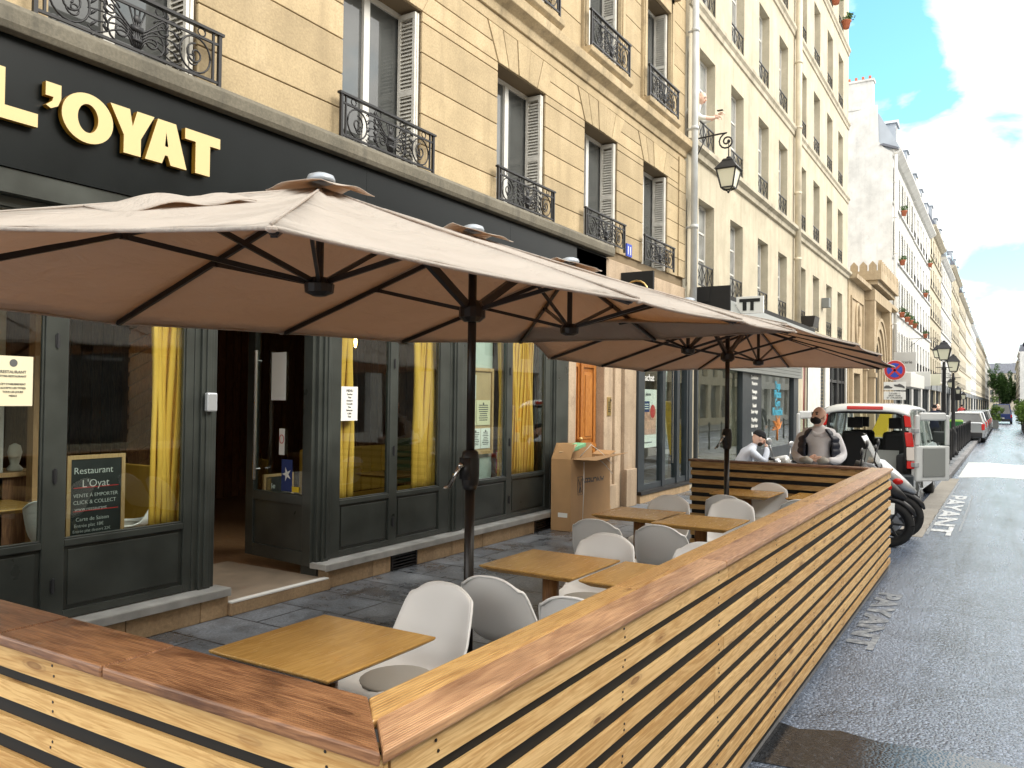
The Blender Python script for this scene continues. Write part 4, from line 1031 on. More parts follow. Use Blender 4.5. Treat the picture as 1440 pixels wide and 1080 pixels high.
# ------------------------------------------------------------------ chairs
def chair_proto():
    t = thing('shell_chair', 'x', 'chair')
    prof = [(.235, .405), (.245, .43), (.20, .452), (.10, .445), (0, .435), (-.09, .435), (-.165, .452), (-.215, .50), (-.245, .57), (-.268, .65), (-.288, .73), (-.302, .79), (-.312, .828)]
    hw = [.16, .19, .21, .222, .228, .23, .232, .232, .228, .216, .203, .19, .17]
    lift = [.0, .004, .012, .022, .03, .04, .055, .062, .055, .042, .03, .022, .014]
    m_ = MB(); m_.smooth = True
    npf = len(prof)
    def fn(u, v):
        f = v * (npf - 1); i = min(int(f), npf - 2); w = f - i
        px = prof[i][0] * (1 - w) + prof[i + 1][0] * w; pz = prof[i][1] * (1 - w) + prof[i + 1][1] * w
        h = hw[i] * (1 - w) + hw[i + 1] * w; l = lift[i] * (1 - w) + lift[i + 1] * w
        tx_, tz = prof[i + 1][0] - prof[i][0], prof[i + 1][1] - prof[i][1]; d = math.hypot(tx_, tz); nx, nz = tz / d, -tx_ / d   # normal towards sitter
        s = u * 2 - 1
        k = abs(s) ** 3
        # rounded upper corners
        drop = 0
        if v > .72: drop = (abs(s) ** 2.6) * .060 * ((v - .72) / .28) ** 2
        return (px + nx * l * k + .0, s * h, pz + nz * l * k - drop)
    m_.grid(fn, 22, 30)
    sh = m_.build('seat_shell', 'plastic', t, local=True, solid=.012, sub=1)
    m_ = MB(); m_.smooth = True
    # rolled rim
    rim = [fn(0, j / 30) for j in range(3, 31)] + [fn(i / 24, 1) for i in range(1, 24)] + [fn(1, j / 30) for j in range(30, 2, -1)]
    m_.tube([(p[0] - .004, p[1], p[2]) for p in rim], .008, 6); m_.build('rim', 'plastic', sh, local=True)
    m_ = MB(); m_.smooth = True; m_.ball((.035, 0, .452), (.185, .175, .024), 24, 8); m_.build('seat_pad', 'cushion', t, local=True)
    for sx_, sy_ in ((1, 1), (1, -1), (-1, 1), (-1, -1)):
        m_ = MB(); m_.smooth = True; m_.rn = random.random()
        m_.tube([(.11 * sx_, .11 * sy_, .415), (.21 * sx_ - .0, .20 * sy_, 0)], [.02, .011], 10); m_.build('leg', 'beech', t, local=True)
    m_ = MB()
    m_.bar((-.15, -.14, .30), (.15, .14, .30), .012); m_.bar((-.15, .14, .288), (.15, -.14, .288), .012)
    m_.bar((-.12, -.12, .41), (.12, -.12, .41), .02); m_.bar((-.12, .12, .41), (.12, .12, .41), .02); m_.build('leg_frame', 'blackplastic', t, local=True)
    return t
cp = chair_proto()
CH = [(2.98, 2.40, PI, 'white shell chair nearest the camera facing the corner table, its seat pad in view'),
      (3.85, 2.28, 0, 'white chair right of the near crank pole, seen from behind'),
      (4.82, 2.33, PI, 'white chair facing the camera at the far side of the middle table'),
      (6.0, 2.72, 0, 'chair seen from behind just right of the cardboard box, at the joined tables'),
      (6.01, 2.19, 0, 'chair seen from behind at the right one of the joined tables'),
      (4.86, 1.68, PI, 'white chair by the barrier mostly hidden by its cap, beyond the second table'),
      (3.70, 1.72, 0, 'chair against the barrier whose rim just shows over the cap boards'),
      (7.26, 2.80, PI, 'white chair on the far side of the left one of the joined tables'),
      (7.31, 2.19, PI, 'white chair facing the camera just before the far umbrella pole'),
      (8.22, 2.36, 0, 'chair seen from behind at the farthest table, partly behind a white chair'),
      (9.10, 2.30, PI, 'white chair between the farthest table and the slatted end panel'),
      (8.3, 1.66, 0, 'chair seen from behind at the far table by the barrier')]
for i, (x, y, r, lb) in enumerate(CH):
    o = cp if i == 0 else dup(cp)
    o.location = (x, y, 0); o.rotation_euler = (0, 0, r + random.uniform(-.06, .06)); o['label'] = lb; o['group'] = 'white shell chairs on the terrace'
# chairs and tables inside the restaurant
IN = [(4.55, 6.9, 2.4, 'chair inside the restaurant seen through the open doorway'), (5.0, 8.6, 2.8, 'second chair deeper inside behind the open doorway'), (3.7, 6.35, .4, 'chair behind the chalkboard inside the left window'), (8.25, 6.35, PI, 'chair at the table inside the middle window'), (2.3, 6.6, 1.0, 'chair inside the leftmost window')]
for x, y, r, lb in IN: dup(cp, loc=(x, y, .1), rz=r, label=lb, group='chairs inside the restaurant')
for x, y, lb in ((3.35, 6.9, 'table inside the left window behind the chalkboard'), (7.6, 6.3, 'table before the mustard bench inside the restaurant'), (2.0, 7.0, 'table deep inside the leftmost window')): dup(tp, loc=(x, y, .1), rz=0, label=lb, group='tables inside the restaurant')
wc = thing('wooden_counter', 'low timber counter inside the left window with a small white bust on it', 'counter', (3.4, 7.3, .1))
MB().box(2.6, 4.1, 7.6, 8.0, .1, 1.0).build('body', 'walnut', wc); MB().box(2.55, 4.15, 7.55, 8.05, 1.001, 1.04).build('counter_top', 'beech', wc)
bu = MB(); bu.smooth = True; bu.lathe([(.06, 0), (.07, .02), (.035, .06), (.05, .12), (.06, .17), (.045, .23), (.01, .25)], (3.95, 7.7, 1.04), 14); tag(bu.build('bust', 'paper'), 'small white bust on the counter inside the left window', 'ornament')
bb = MB(); bb.box(3.6, 3.8, 7.62, 7.8, 1.041, 1.26); tag(bb.build('white_box', 'paper'), 'white box on the counter inside the left window', 'box')

# ------------------------------------------------------------------ double parasols
def parasol(cx_, cy_, label, zl, sp=1.19, ang=0):
    t = thing('double_parasol', label, 'parasol', (cx_, cy_, 0), 'taupe double parasols with crank poles', rz=ang)
    CZ, HZ, EZ = 2.66, 2.24, 2.175
    caps = [Vector((-sp, 0, CZ)), Vector((0, 0, CZ)), Vector((sp, 0, CZ))]
    W_ = 1.50; ex = sp + 1.36; ey = 1.21; em = sp + 1.62
    tips = [('d', 0, (-ex, -ey)), ('s', 0, (-sp, -W_)), ('s', 1, (0, -W_ - .02)), ('s', 2, (sp, -W_)), ('d', 2, (ex, -ey)), ('e', 2, (em, 0)), ('d', 2, (ex, ey)), ('s', 2, (sp, W_)), ('s', 1, (0, W_ + .02)), ('s', 0, (-sp, W_)), ('d', 0, (-ex, ey)), ('e', 0, (-em, 0))]
    TP = [(k, i, Vector((p[0], p[1], zl[q]))) for q, (k, i, p) in enumerate(tips)]
    m_ = MB(); m_.smooth = True
    n = len(TP)
    for q in range(n):
        _, ia, A = TP[q]; _, ib, B = TP[(q + 1) % n]
        ca, cb = caps[ia], caps[ib]
        def fn(u, v, A=A, B=B, ca=ca, cb=cb):
            top = ca.lerp(cb, u); bot = A.lerp(B, u)
            mid = (A + B) / 2; inw = Vector((0, 0, 0)) - Vector((mid.x * .3 if abs(mid.x) < ex * .9 else mid.x, mid.y, 0)); inw.normalize()
            p = top.lerp(bot, v)
            sag = 4 * u * (1 - u)
            p = p + inw * (.055 * sag * v * v) + Vector((0, 0, -.035 * sag * math.sin(v * PI)))
            p.z += .05 * math.sin(v * PI) * 0
            p.z += .004 * math.sin(u * 14 + v * 9)
            return tuple(p)
        m_.grid(fn, 8, 12)
    can = m_.build('canopy', 'canopy', t, local=True, solid=.003)
    # hem and seams
    hm = MB(); hm.smooth = True
    ring = []
    for q in range(n):
        A = TP[q][2]; B = TP[(q + 1) % n][2]
        mid = (A + B) / 2; inw = -Vector((mid.x * .3 if abs(mid.x) < ex * .9 else mid.x, mid.y, 0)); inw.normalize()
        for s_ in range(8):
            u = s_ / 8; ring.append(A.lerp(B, u) + inw * (.055 * 4 * u * (1 - u)) + Vector((0, 0, -.004)))
    hm.tube(ring + [ring[0]], .0065, 5, cap=False)
    for kk, i, A in TP: hm.tube([caps[i] + Vector((0, 0, .004)), caps[i].lerp(A, .5) + Vector((0, 0, .005)), A + Vector((0, 0, .004))], .0055, 5)
    hm.build('seams', 'canopy', can, local=True)
    h = MB()
    for q in range(n):
        A = TP[q][2]
        h = MB(); h.ball(A + Vector((0, 0, -.008)), (.014, .014, .008), 8, 5)
        h.build('corner_pocket', 'canopy', can, local=True)
    # vents: second layer of cloth around each cap, edges lifting
    for ci, c_ in enumerate(caps):
        vt = MB(); vt.smooth = True
        def fv(u, v, c_=c_, ci=ci):
            a = u * 2 * PI; 
            sq = 1 / max(abs(math.cos(a)), abs(math.sin(a))) ** .45
            r = (.03 + .17 * v) * sq
            x, y = r * math.cos(a), r * math.sin(a)
            slope = .30 if ci != 1 else .29
            base = c_.z + .03 - (abs(y) * .315 if True else 0)
            if ci == 0 and x < 0 or ci == 2 and x > 0: base = c_.z + .03 - max(abs(y) * .315, abs(x) * .30)
            return (c_.x + x, c_.y + y, base + ((.008 if (ci == 0 and cx_ < 5) else .004) * math.sin(a * 4 + 1 + ci) + .003 * math.sin(a * 7)) * v * v + .01)
        vt.grid(fv, 40, 5)
        vt.build('vent_flap', 'canopy', can, local=True, solid=.003)
    if ang == 0 and cx_ < 5:
        lf = MB(); lf.smooth = True      # lifted seam flap on the near end
        A = caps[0]; B = TP[10][2]; E2 = TP[11][2]
        def fl(u, v):
            p = A.lerp(E2, .30 + .36 * u)
            q = p + Vector((.02 * v, -.13 * v, -.035 * v))
            return (q.x, q.y, q.z + .006 + (.026 * math.sin(v * PI * .8 + .3) + .012 * math.sin(u * 11 + 1)) * math.sin(u * PI) ** .6)
        lf.grid(fl, 20, 6); lf.build('seam_flap', 'canopy', can, local=True, solid=.003)
    for c_ in caps:
        k = MB(); k.smooth = True; k.lathe([(.06, .0), (.062, .012), (.055, .028), (.03, .038), (.005, .04)], c_ + Vector((0, 0, .03)), 18)
        k.build('cap', 'zinc', t, local=True)
    for kk, i, A in TP:
        r_ = MB(); top = caps[i] + Vector((0, 0, -.03)); e = A.lerp(caps[i], .025) + Vector((0, 0, -.018))
        r_.bar(top, e, .016, .026); r_.ball(e, (.014, .014, .010), 6, 4)
        ro = r_.build('rib', 'dark_metal', t, local=True)
        hub = Vector((caps[i].x, 0, HZ))
        s_ = MB(); f_ = .47 if kk == 's' else .44
        j = top.lerp(e, f_) + Vector((0, 0, -.012)); s_.bar(hub, j, .014, .022); s_.box(j.x - .014, j.x + .014, j.y - .014, j.y + .014, j.z - .012, j.z + .012); s_.build('strut', 'dark_metal', ro, local=True)
    for i, s in ((0, -1), (2, 1)):      # braces from outer hubs up to the ridge
        s_ = MB(); s_.bar((sp * s, 0, HZ), (sp * s * .42, 0, CZ - .05), .014, .02); s_.build('ridge_strut', 'dark_metal', t, local=True)
    for s in (-1, 1):
        s_ = MB(); s_.bar((0, 0, HZ), (s * sp * .6, 0, CZ - .05), .03, .045); s_.build('carrying_arm', 'dark_metal', t, local=True)
    rd = MB(); rd.bar((-sp, 0, CZ - .03), (sp, 0, CZ - .03), .03, .04); rd.build('ridge_beam', 'dark_metal', t, local=True)
    for i in (0, 2):
        s_ = MB(); s_.tube([(caps[i].x, 0, HZ - .03), (caps[i].x, 0, CZ)], .018, 10); s_.lathe([(.03, -.05), (.062, -.035), (.066, 0), (.04, .03)], (caps[i].x, 0, HZ), 14); s_.build('hub', 'dark_metal', t, local=True)
    s_ = MB(); s_.lathe([(.045, -.06), (.075, -.035), (.075, .02), (.045, .06)], (0, 0, HZ), 14); s_.build('hub', 'dark_metal', t, local=True)
    p_ = MB(); p_.smooth = True; p_.lathe([(.028, 0), (.028, 1.25)], n=20); p_.lathe([(.024, 1.25), (.024, CZ)], n=20); p_.build('pole', 'dark_metal', t, local=True)
    c_ = MB(); c_.smooth = True; c_.lathe([(.036, 1.24), (.047, 1.27), (.052, 1.33), (.052, 1.41), (.044, 1.45), (.03, 1.46)], n=20); c_.box(-.062, .0, -.03, .03, 1.30, 1.42)
    co = c_.build('crank_box', 'blackplastic', t, local=True)
    c_ = MB(); c_.smooth = True; c_.tube([(-.03, 0, 1.375), (-.085, .01, 1.375)], .010, 8); c_.bar((-.08, .008, 1.385), (-.085, .085, 1.255), .010, .024); c_.tube([(-.085, .082, 1.26), (-.125, .09, 1.25)], .009, 8); c_.ball((-.082, .008, 1.378), .017, 8, 6)
    c_.build('crank_handle', 'steel', co, local=True)
    b_ = MB(); b_.box(-.35, .35, -.35, .35, .004, .06); b_.lathe([(.05, .06), (.036, .12)], n=16); b_.build('base_plate', 'dark_metal', t, local=True, bevel=.01)
    return t
parasol(3.77, 2.57, 'near taupe double parasol whose pole stands behind the nearest chairs', [2.119, 2.094, 2.129, 2.173, 2.289, 2.28, 2.27, 2.19, 2.17, 2.13, 2.13, 2.20])
parasol(8.66, 2.57, 'far taupe double parasol over the end of the terrace', [2.317, 2.247, 2.23, 2.165, 2.2, 2.245, 2.213, 2.138, 2.152, 2.18, 2.42, 2.36], sp=1.27)

# ------------------------------------------------------------------ cardboard box
bx_ = thing('cardboard_box', 'tall open brown cardboard box standing on the pavement by the house door', 'box', (10.05, 5.07, 0))
m_ = MB(); m_.rn = .5
def sk(x, y, z): return (x + .10 * (z / 1.0) * .5, y + .03 * z, z)
bx0, bx1, by0, by1, bh = 9.60, 10.85, 4.93, 5.22, .95
corners = [(bx0, by0), (bx1, by0), (bx1, by1), (bx0, by1)]
for i in range(4):
    a, b = corners[i], corners[(i + 1) % 4]
    m_.quad(sk(*a, 0.003), sk(*b, 0.003), sk(*b, bh), sk(*a, bh))
m_.quad(*[sk(*c_, .005) for c_ in corners])
m_.build('walls', 'cardboard', bx_, solid=.006)
f_ = MB(); f_.rn = .5
f_.quad(sk(bx0, by0, bh), sk(bx0, by1, bh), (bx0 + .14, by1 - .02, bh + .20), (bx0 + .16, by0 + .03, bh + .20))
f_.quad(sk(bx0, by1, bh), sk(bx1, by1, bh), (bx1 + .0, by1 + .02, bh + .17), (bx0 + .15, by1 + .01, bh + .21))
f_.quad(sk(bx0 + .05, by0, bh), sk(bx1 + .02, by0, bh), (bx1 + .12, by0 - .22, bh + .04), (bx0 + .35, by0 - .2, bh - .02))
f_.quad(sk(bx1, by0, bh), sk(bx1, by1, bh), (bx1 + .2, by1, bh + .06), (bx1 + .2, by0, bh + .05))
f_.build('flap', 'cardboard', bx_, solid=.006)
for (x0, y0, z0, L_, rz, ry) in ((9.72, 5.0, 1.0, .42, .25, -.2), (9.85, 5.06, 1.03, .52, .05, -.12)):
    Tm = Matrix.Translation((x0, y0, z0)) @ Matrix.Rotation(rz, 4, 'Z') @ Matrix.Rotation(ry, 4, 'Y')
    MB().box(0, L_, 0, .16, 0, .05, Tm).build('folded_carton', 'green_paper' if L_ > .5 else 'card_in', bx_, bevel=.004)
MB().box(0, .5, 0, .03, 0, .10, Matrix.Translation((9.75, 5.14, 1.0)) @ Matrix.Rotation(-.08, 4, 'Y')).build('folded_carton', 'green_paper', bx_)
st_ = MB(); st_.smooth = True
for pts in ([(10.2, 5.1, .95), (10.35, 5.0, 1.12), (10.5, 4.9, 1.0), (10.62, 4.8, .85)], [(9.98, 4.925, .9), (9.95, 4.91, .5), (9.93, 4.915, .1)], [(10.5, 5.0, .95), (10.62, 4.9, .82), (10.7, 4.83, .7)]): st_.tube(pts, .005, 5)
st_.build('packing_strap', 'paper', bx_)
pr_ = MB(); yb = 4.915
def by_(z): return by0 + .03 * z - .0045
text_obj('ANCHEER', 'lettering', 'ink', .15, 10.66, by_(.62) , .66, bx_, right=(-1, 0, .02), upv=(.05, .03, -1), ext=.001, off=.002)
fr = MB()
for z0 in (.46, .70): fr.box(9.83, 9.97, by_(z0) - .001, by_(z0) + .001, z0, z0 + .006)
for xx in (9.83, 9.966): fr.box(xx, xx + .006, by_(.58) - .005, by_(.58) + .001, .46, .706)
fr.bar((9.86, by_(.5), .49), (9.94, by_(.65), .67), .012, .003); fr.bar((9.94, by_(.5), .49), (9.86, by_(.65), .67), .012, .003); fr.bar((9.9, by_(.5), .48), (9.9, by_(.65), .60), .02, .003)
for k in range(4): fr.box(9.655, 9.655 + .13, 4.9, 4.905, 0, 0)
fr.build('printed_symbol', 'ink', bx_)
nl_ = MB()
nl_.box(bx0 - .006 + .012, bx0 - .003 + .012, 4.98, 5.12, .10, .24); nl_.build('white_label', 'paper', bx_)
# ------------------------------------------------------------------ shop next door (ground floor of number 11)
def lit(m_, *a): m_.box(*a); return m_
S2 = thing('glazed_shop', 'slate blue framed glazed shop with a tall poster, right of the house door', 'shopfront', (14.3, 5.4, 0))
f = MB(); f.rn = .5
for a, b in ((12.884, 13.16), (14.02, 14.16), (14.78, 14.92), (15.32, 15.40)): f.box(a, b, 5.34, 5.46, .2, 3.28)
for a, b in ((13.16, 14.02), (14.16, 14.78), (14.92, 15.32)):
    f.box(a, b, 5.36, 5.44, .2, .30); f.box(a, b, 5.36, 5.44, 2.62, 2.70); f.box(a, b, 5.36, 5.44, 3.2, 3.28)
f.build('frame', 'joinery2', S2, bevel=.004)
for a, b in ((13.16, 14.02), (14.16, 14.78), (14.92, 15.32)): MB().box(a, b, 5.395, 5.40, .30, 3.2).build('pane', 'glass', S2)
f = MB(); f.box(14.44, 14.47, 5.30, 5.33, .6, 2.5); f.box(14.44, 14.47, 5.331, 5.36, .7, .74); f.box(14.44, 14.47, 5.331, 5.36, 2.3, 2.34); f.build('pull_handle', 'steel', S2)
f = MB(); f.rn = .3; f.box(12.884, 15.4, 5.30, 5.5, 0, .14); f.build('plinth', 'plinth', S2); MB().box(12.87, 15.4, 5.27, 5.5, .141, .2).build('sill', 'dark_metal', S2)
po = thing('poster', 'tall poster with a red badge and photographed hands inside the glazed shop window', 'poster', (13.6, 5.43, .9))
MB().box(13.24, 13.92, 5.42, 5.43, .92, 1.95).build('sheet', 'paper', po)
MB().box(13.28, 13.88, 5.414, 5.4195, 1.15, 1.60).build('photo', 'skinpink', po); MB().box(13.28, 13.56, 5.412, 5.4138, 1.55, 1.74).build('blue_block', 'ink_blue', po)
m_ = MB(); m_.lathe([(.12, 0), (.12, .002)], n=20, T=Matrix.Translation((13.72, 5.4138, 1.56)) @ Matrix.Rotation(PI / 2, 4, 'X')); m_.build('badge', 'red', po)
for k in range(3): MB().box(13.3, 13.52, 5.4105, 5.4118, 1.60 + k * .04, 1.615 + k * .04).build('text_line', 'paper', po)
tx('gerlinéa'[:0] + 'pharma', po, 'ink', .08, 13.5, 5.413, 1.84); MB().box(13.3, 13.7, 5.416, 5.4195, 1.0, 1.02).build('text_line', 'ink', po)
sg = thing('window_lettering', 'white lettering and a small cross on the glass of the slate blue shop', 'lettering', (13.6, 5.39, 2))
text_obj('achat', 'lettering', 'paper', .17, 13.28, 5.39, 2.10, sg, sx=1.2); m_ = MB(); m_.box(13.5, 13.7, 5.388, 5.3935, 2.42, 2.45); m_.box(13.585, 13.615, 5.386, 5.3875, 2.33, 2.54); m_.build('cross', 'paper', sg)
# interior boxes for both shops
rm = thing('shop_room', 'pale shop interior seen through the slate blue glazing', 'room', (18, 7, 0))
m_ = MB(); m_.rn = .5; m_.box(12.95, 25, 8.4, 8.5, 0, 3.2); m_.box(12.9, 12.949, 5.5, 8.5, 0, 3.2); m_.box(25, 25.1, 5.5, 8.5, 0, 3.2); m_.box(15.42, 15.5, 5.47, 8.39, 0, 3.2); m_.build('wall', 'white_wall', rm)
MB().box(12.95, 25, 5.51, 8.39, -.02, .15).build('floor', 'tile', rm); MB().box(12.95, 25, 5.51, 8.39, 3.1, 3.2).build('ceiling', 'white_wall', rm)
m_ = MB(); m_.smooth = True
for k in range(4): m_.tube([(14.95 + .11 * k, 5.7, 2.9), (14.75 + .11 * k, 5.7, 2.2), (14.72 + .1 * k, 5.7, 1.5), (14.9 + .1 * k, 5.7, .8), (14.85 + .1 * k, 5.7, .3)], .035, 6)
tag(m_.build('curved_display', 'silver'), 'white curving tubes displayed in the right pane of the slate blue shop', 'display')
for i, (x, y, w_, h_, mt) in enumerate(((16.2, 6.0, .8, 1.3, 'greenbin'), (17.3, 6.1, .5, 2.6, 'plaster2'), (18.3, 6.4, .7, 2.4, 'white_wall'), (13.4, 7.0, .6, 1.6, 'greypanel'), (21.5, 7.4, 1.5, 1.1, 'beech'), (16.9, 7.6, .9, 1.9, 'joinery2'))):
    t = thing('shelf_unit', ['green display stand low in the window before the black pillar', 'tall cream panel inside the shop window', 'pale cabinet behind the far umbrella pole', 'grey shelf unit behind the poster', 'wooden counter behind the window with the red tree drawing', 'dark cupboard at the back of the shop'][i], 'furniture', (x, y, .15))
    MB().box(x - w_ / 2, x + w_ / 2, y, y + .35, .15, .15 + h_).build('body', mt, t, bevel=.01)
    q = MB()
    for k in range(4): q.box(x - w_ / 2 + .03, x + w_ / 2 - .03, y - .012, y - .002, .25 + k * h_ / 4.4, .28 + k * h_ / 4.4)
    q.build('shelf_edge', 'silver', t)
m_ = MB(); m_.smooth = True; m_.ball((16.55, 6.2, 1.9), (.35, .12, .30), 14, 8); m_.tube([(16.4, 6.1, 1.5), (16.8, 6.1, 1.9), (17.0, 6.1, 2.3)], .05, 6); tag(m_.build('yellow_ornament', 'yellowpaint'), 'yellow rounded ornament above the green display stand', 'ornament')

# ------------------------------------------------------------------ building 2 : cream plaster
Y2 = 5.40
B2 = thing('cream_apartment_building', 'tall cream plastered apartment building with plain recessed windows beyond the wall lantern', 'building', (25, Y2, 0))
cx2 = [16.62, 18.85, 21.25, 23.4, 25.95, 28.1, 30.4, 32.6]
FL = [(4.12, 1.8), (7.08, 1.95), (10.02, 1.95), (12.98, 1.95), (15.95, 1.9)]
ops = [(c - .52, c + .52, z, z + h) for z, h in FL for c in cx2]
gops = [(15.9, 19.3, .35, 3.35), (19.5, 24.9, .35, 3.35), (26.2, 26.55, .1, 3.3), (28.75, 29.6, .8, 3.1), (30.4, 33.9, .3, 3.3)]
m_ = MB(); m_.rn = .5
wall(m_, 15.41, 34.3, 0, 19.0, Y2, ops + gops, .26)
m_.quad((34.3, Y2, 0), (34.3, 14, 0), (34.3, 14, 19), (34.3, Y2, 19)); m_.quad((15.41, Y2, 9), (15.41, Y2, 19), (15.41, 14, 19), (15.41, 14, 9))
m_.build('wall', 'plaster2', B2)
m_ = MB(); m_.rn = .5
for z, big in ((6.88, 1), (9.86, 0), (12.82, 0), (15.78, 0), (18.95, 1)):
    d = .17 if big else .09
    m_.prism([(Y2 + .001, z - .22), (Y2 - d * .4, z - .2), (Y2 - d * .5, z - .1), (Y2 - d, z - .04), (Y2 - d, z + .05), (Y2 + .001, z + .09)], 15.42, 34.32, axis=0)
m_.prism([(Y2 + .0, 3.95), (Y2 - .08, 3.97), (Y2 - .1, 4.06), (Y2 + .0, 4.1)], 26.2, 34.3, axis=0)
m_.build('string_course', 'trim2', B2)
m_ = MB(); m_.prism([(Y2 - .2, 19.05), (Y2 + 1.2, 21.6), (14, 21.6), (14, 19.0)], 15.41, 34.3, axis=0); m_.build('roof', 'zinc', B2)
fr_proto = None
def cross_rail(W, Hh):
    m_ = MB(); m_.box(0, W, -.015, .015, Hh, Hh + .025); m_.box(0, W, -.01, .01, .04, .06)
    for x in (0, W * .33, W * .66, W - .018): m_.box(x, x + .018, -.009, .009, 0, Hh)
    for a, b in ((0, W * .33), (W * .33, W * .66), (W * .66, W)): m_.bar((a, 0, .06), (b, 0, Hh), .012); m_.bar((b, 0, .06), (a, 0, Hh), .012)
    return m_
for fi, (z, h) in enumerate(FL):
    src = None
    for ci, c_ in enumerate(cx2):
        if src is None: src = window_unit('w', 1.04, h, B2, (c_ - .52 - 25, -.04, z), glass='pale_glass', transom=(.36, .68))
        else: dup(src, B2, loc=(c_ - .52 - 25, -.04, z))
r0 = None
for fi, (z, h) in enumerate(FL):
    for c_ in cx2:
        if r0 is None: r0 = cross_rail(1.04, .46).build('railing', 'iron', B2, local=True); o = r0
        else: o = r0.copy(); C.objects.link(o)
        o.location = (c_ - .52 - 25, .03, z)
# drainpipes are things of their own
def drain(x, y, z0, z1, r, mt, label):
    m_ = MB(); m_.smooth = True; m_.tube([(x, y, z0), (x, y, z1)], r, 14)
    z = z0 + .6
    while z < z1: m_.tube([(x, y, z), (x, y, z + .07)], r + .014, 14); m_.box(x - .012, x + .012, y, y + r + .09, z + .01, z + .05); z += 1.95
    m_.tube([(x, y, z1 - .001), (x, y + .05, z1 + .2)], r, 14)
    return tag(m_.build('drainpipe', mt), label, 'drainpipe')
drain(15.42, 5.26, 2.6, 12.4, .065, 'pipe', 'grey metal drainpipe between the stone building and the cream building')
drain(24.75, 5.27, 3.4, 18.9, .09, 'pipe2', 'cream painted drainpipe running up the middle of the cream building')
m_ = MB(); m_.smooth = True; m_.tube([(26.38, 5.5, .1), (26.38, 5.5, 3.2)], .1, 10); tag(m_.build('red_pipe', simple('dark red paint', (.16, .01, .012), .4)), 'dark red pipe between the shop with the red drawing and the white wall', 'pipe')
# shop under building 2
S3 = thing('corner_shop', 'shop with a black pillar, roller shutter box and blue lettering on its window', 'shopfront', (20.4, 5.4, 0))
m_ = MB(); m_.rn = .5
for a, b in ((15.43, 15.62), (15.9, 15.98), (19.2, 19.68), (24.6, 25.2)): m_.box(a, b, 5.33, 5.46, .1, 3.35)
m_.box(15.98, 19.2, 5.36, 5.46, .1, .4); m_.box(19.68, 24.6, 5.36, 5.46, .1, .55)
m_.build('frame', 'joinery2', S3, bevel=.004)
MB().box(15.98, 19.2, 5.40, 5.405, .4, 2.6).build('pane', 'glass', S3); MB().box(21.1, 24.6, 5.40, 5.405, .55, 2.45).build('pane', 'glass', S3)
MB().box(19.682, 21.08, 5.37, 5.42, .55, 2.5).build('dark_panel', 'joinery2', S3)
m_ = MB()
for k in range(7): m_.box(15.98, 25.2, 5.22 + .004 * (k % 2), 5.33, 2.46 + k * .09, 2.46 + k * .09 + .082)
m_.build('shutter_box', 'greypanel', S3)
L_ = ['Consultation', 'Manucure', 'Massages', 'Epilation', 'Beauté', 'Soins visage', 'Maquillage', 'Soins corps', 'Bien-être']
for k, s in enumerate(L_): text_obj(s, 'lettering', 'paper', .13, 20.4, 5.366, 2.32 - .15 * k - .05 * (k // 2), S3, align='CENTER', off=.003)
for k, s in enumerate(['Yoga', 'Pilates', 'Gym', 'Kinésithé']): text_obj(s, 'lettering', 'cyan', .30, 22.9, 5.39, 2.12 - .24 * k, S3, align='CENTER', off=.006)
m_ = MB(); m_.smooth = True
m_.tube([(22.9, 5.39, .7), (22.9, 5.39, 1.1)], .02, 4)
for k in range(26):
    a = random.uniform(0, PI); r_ = random.uniform(.15, .42); m_.tube([(22.9, 5.39, 1.0), (22.9 + .9 * r_ * math.cos(a), 5.39, 1.0 + r_ * math.sin(a) * .5), (22.9 + 1.5 * r_ * math.cos(a + .2), 5.39, 1.0 + r_ * math.sin(a + .1))], .011, 3)
m_.build('tree_drawing', 'orange', S3)
aw = thing('shop_awning', 'black awning box with grey sloping cloth over the shop beyond the umbrellas', 'awning', (20.8, 5.2, 3.4))
m_ = MB(); m_.rn = .5; m_.box(15.62, 25.9, 5.0, 5.38, 3.72, 4.0); m_.box(15.64, 15.70, 4.6, 5.38, 3.5, 4.02); m_.build('awning_box', 'black', aw)
m_ = MB(); m_.rn = .5; m_.hexa([(15.72, 4.72, 3.42), (25.88, 4.72, 3.42), (25.88, 5.0, 3.70), (15.72, 5.0, 3.70)], [(15.72, 4.70, 3.46), (25.88, 4.70, 3.46), (25.88, 4.999, 3.90), (15.72, 4.999, 3.90)]); m_.build('cloth', 'greypanel', aw)
sb = thing('projecting_sign', 'small white square sign with black marks over the shop awning', 'sign', (17.2, 4.6, 3.75))
MB().box(17.18, 17.24, 4.35, 4.92, 3.62, 3.98).build('panel', 'paper', sb, bevel=.004)
m_ = MB(); m_.box(17.165, 17.178, 4.42, 4.85, 3.86, 3.93); m_.box(17.165, 17.178, 4.55, 4.62, 3.68, 3.859); m_.box(17.165, 17.178, 4.70, 4.78, 3.68, 3.859); m_.build('marks', 'black', sb)
MB().bar((17.21, 4.92, 3.8), (17.21, 5.4, 3.8), .03).build('bracket', 'iron', sb)
db = thing('projecting_sign', 'dark square sign projecting from the stone facade beyond the restaurant sign', 'sign', (12.3, 5.0, 3.85)); MB().box(12.0, 12.06, 4.75, 5.3, 3.42, 3.80).build('panel', 'black', db, bevel=.004); m_ = MB(); m_.smooth = True
m_.tube([(11.97, 5.02 + .19 * math.cos(t * PI / 8), 3.48 + .17 * math.sin(t * PI / 8)) for t in range(9)], .017, 6); m_.build('arc', 'brass', db); MB().bar((12.03, 5.3, 3.65), (12.03, 5.45, 3.65), .03).build('bracket', 'iron', db)
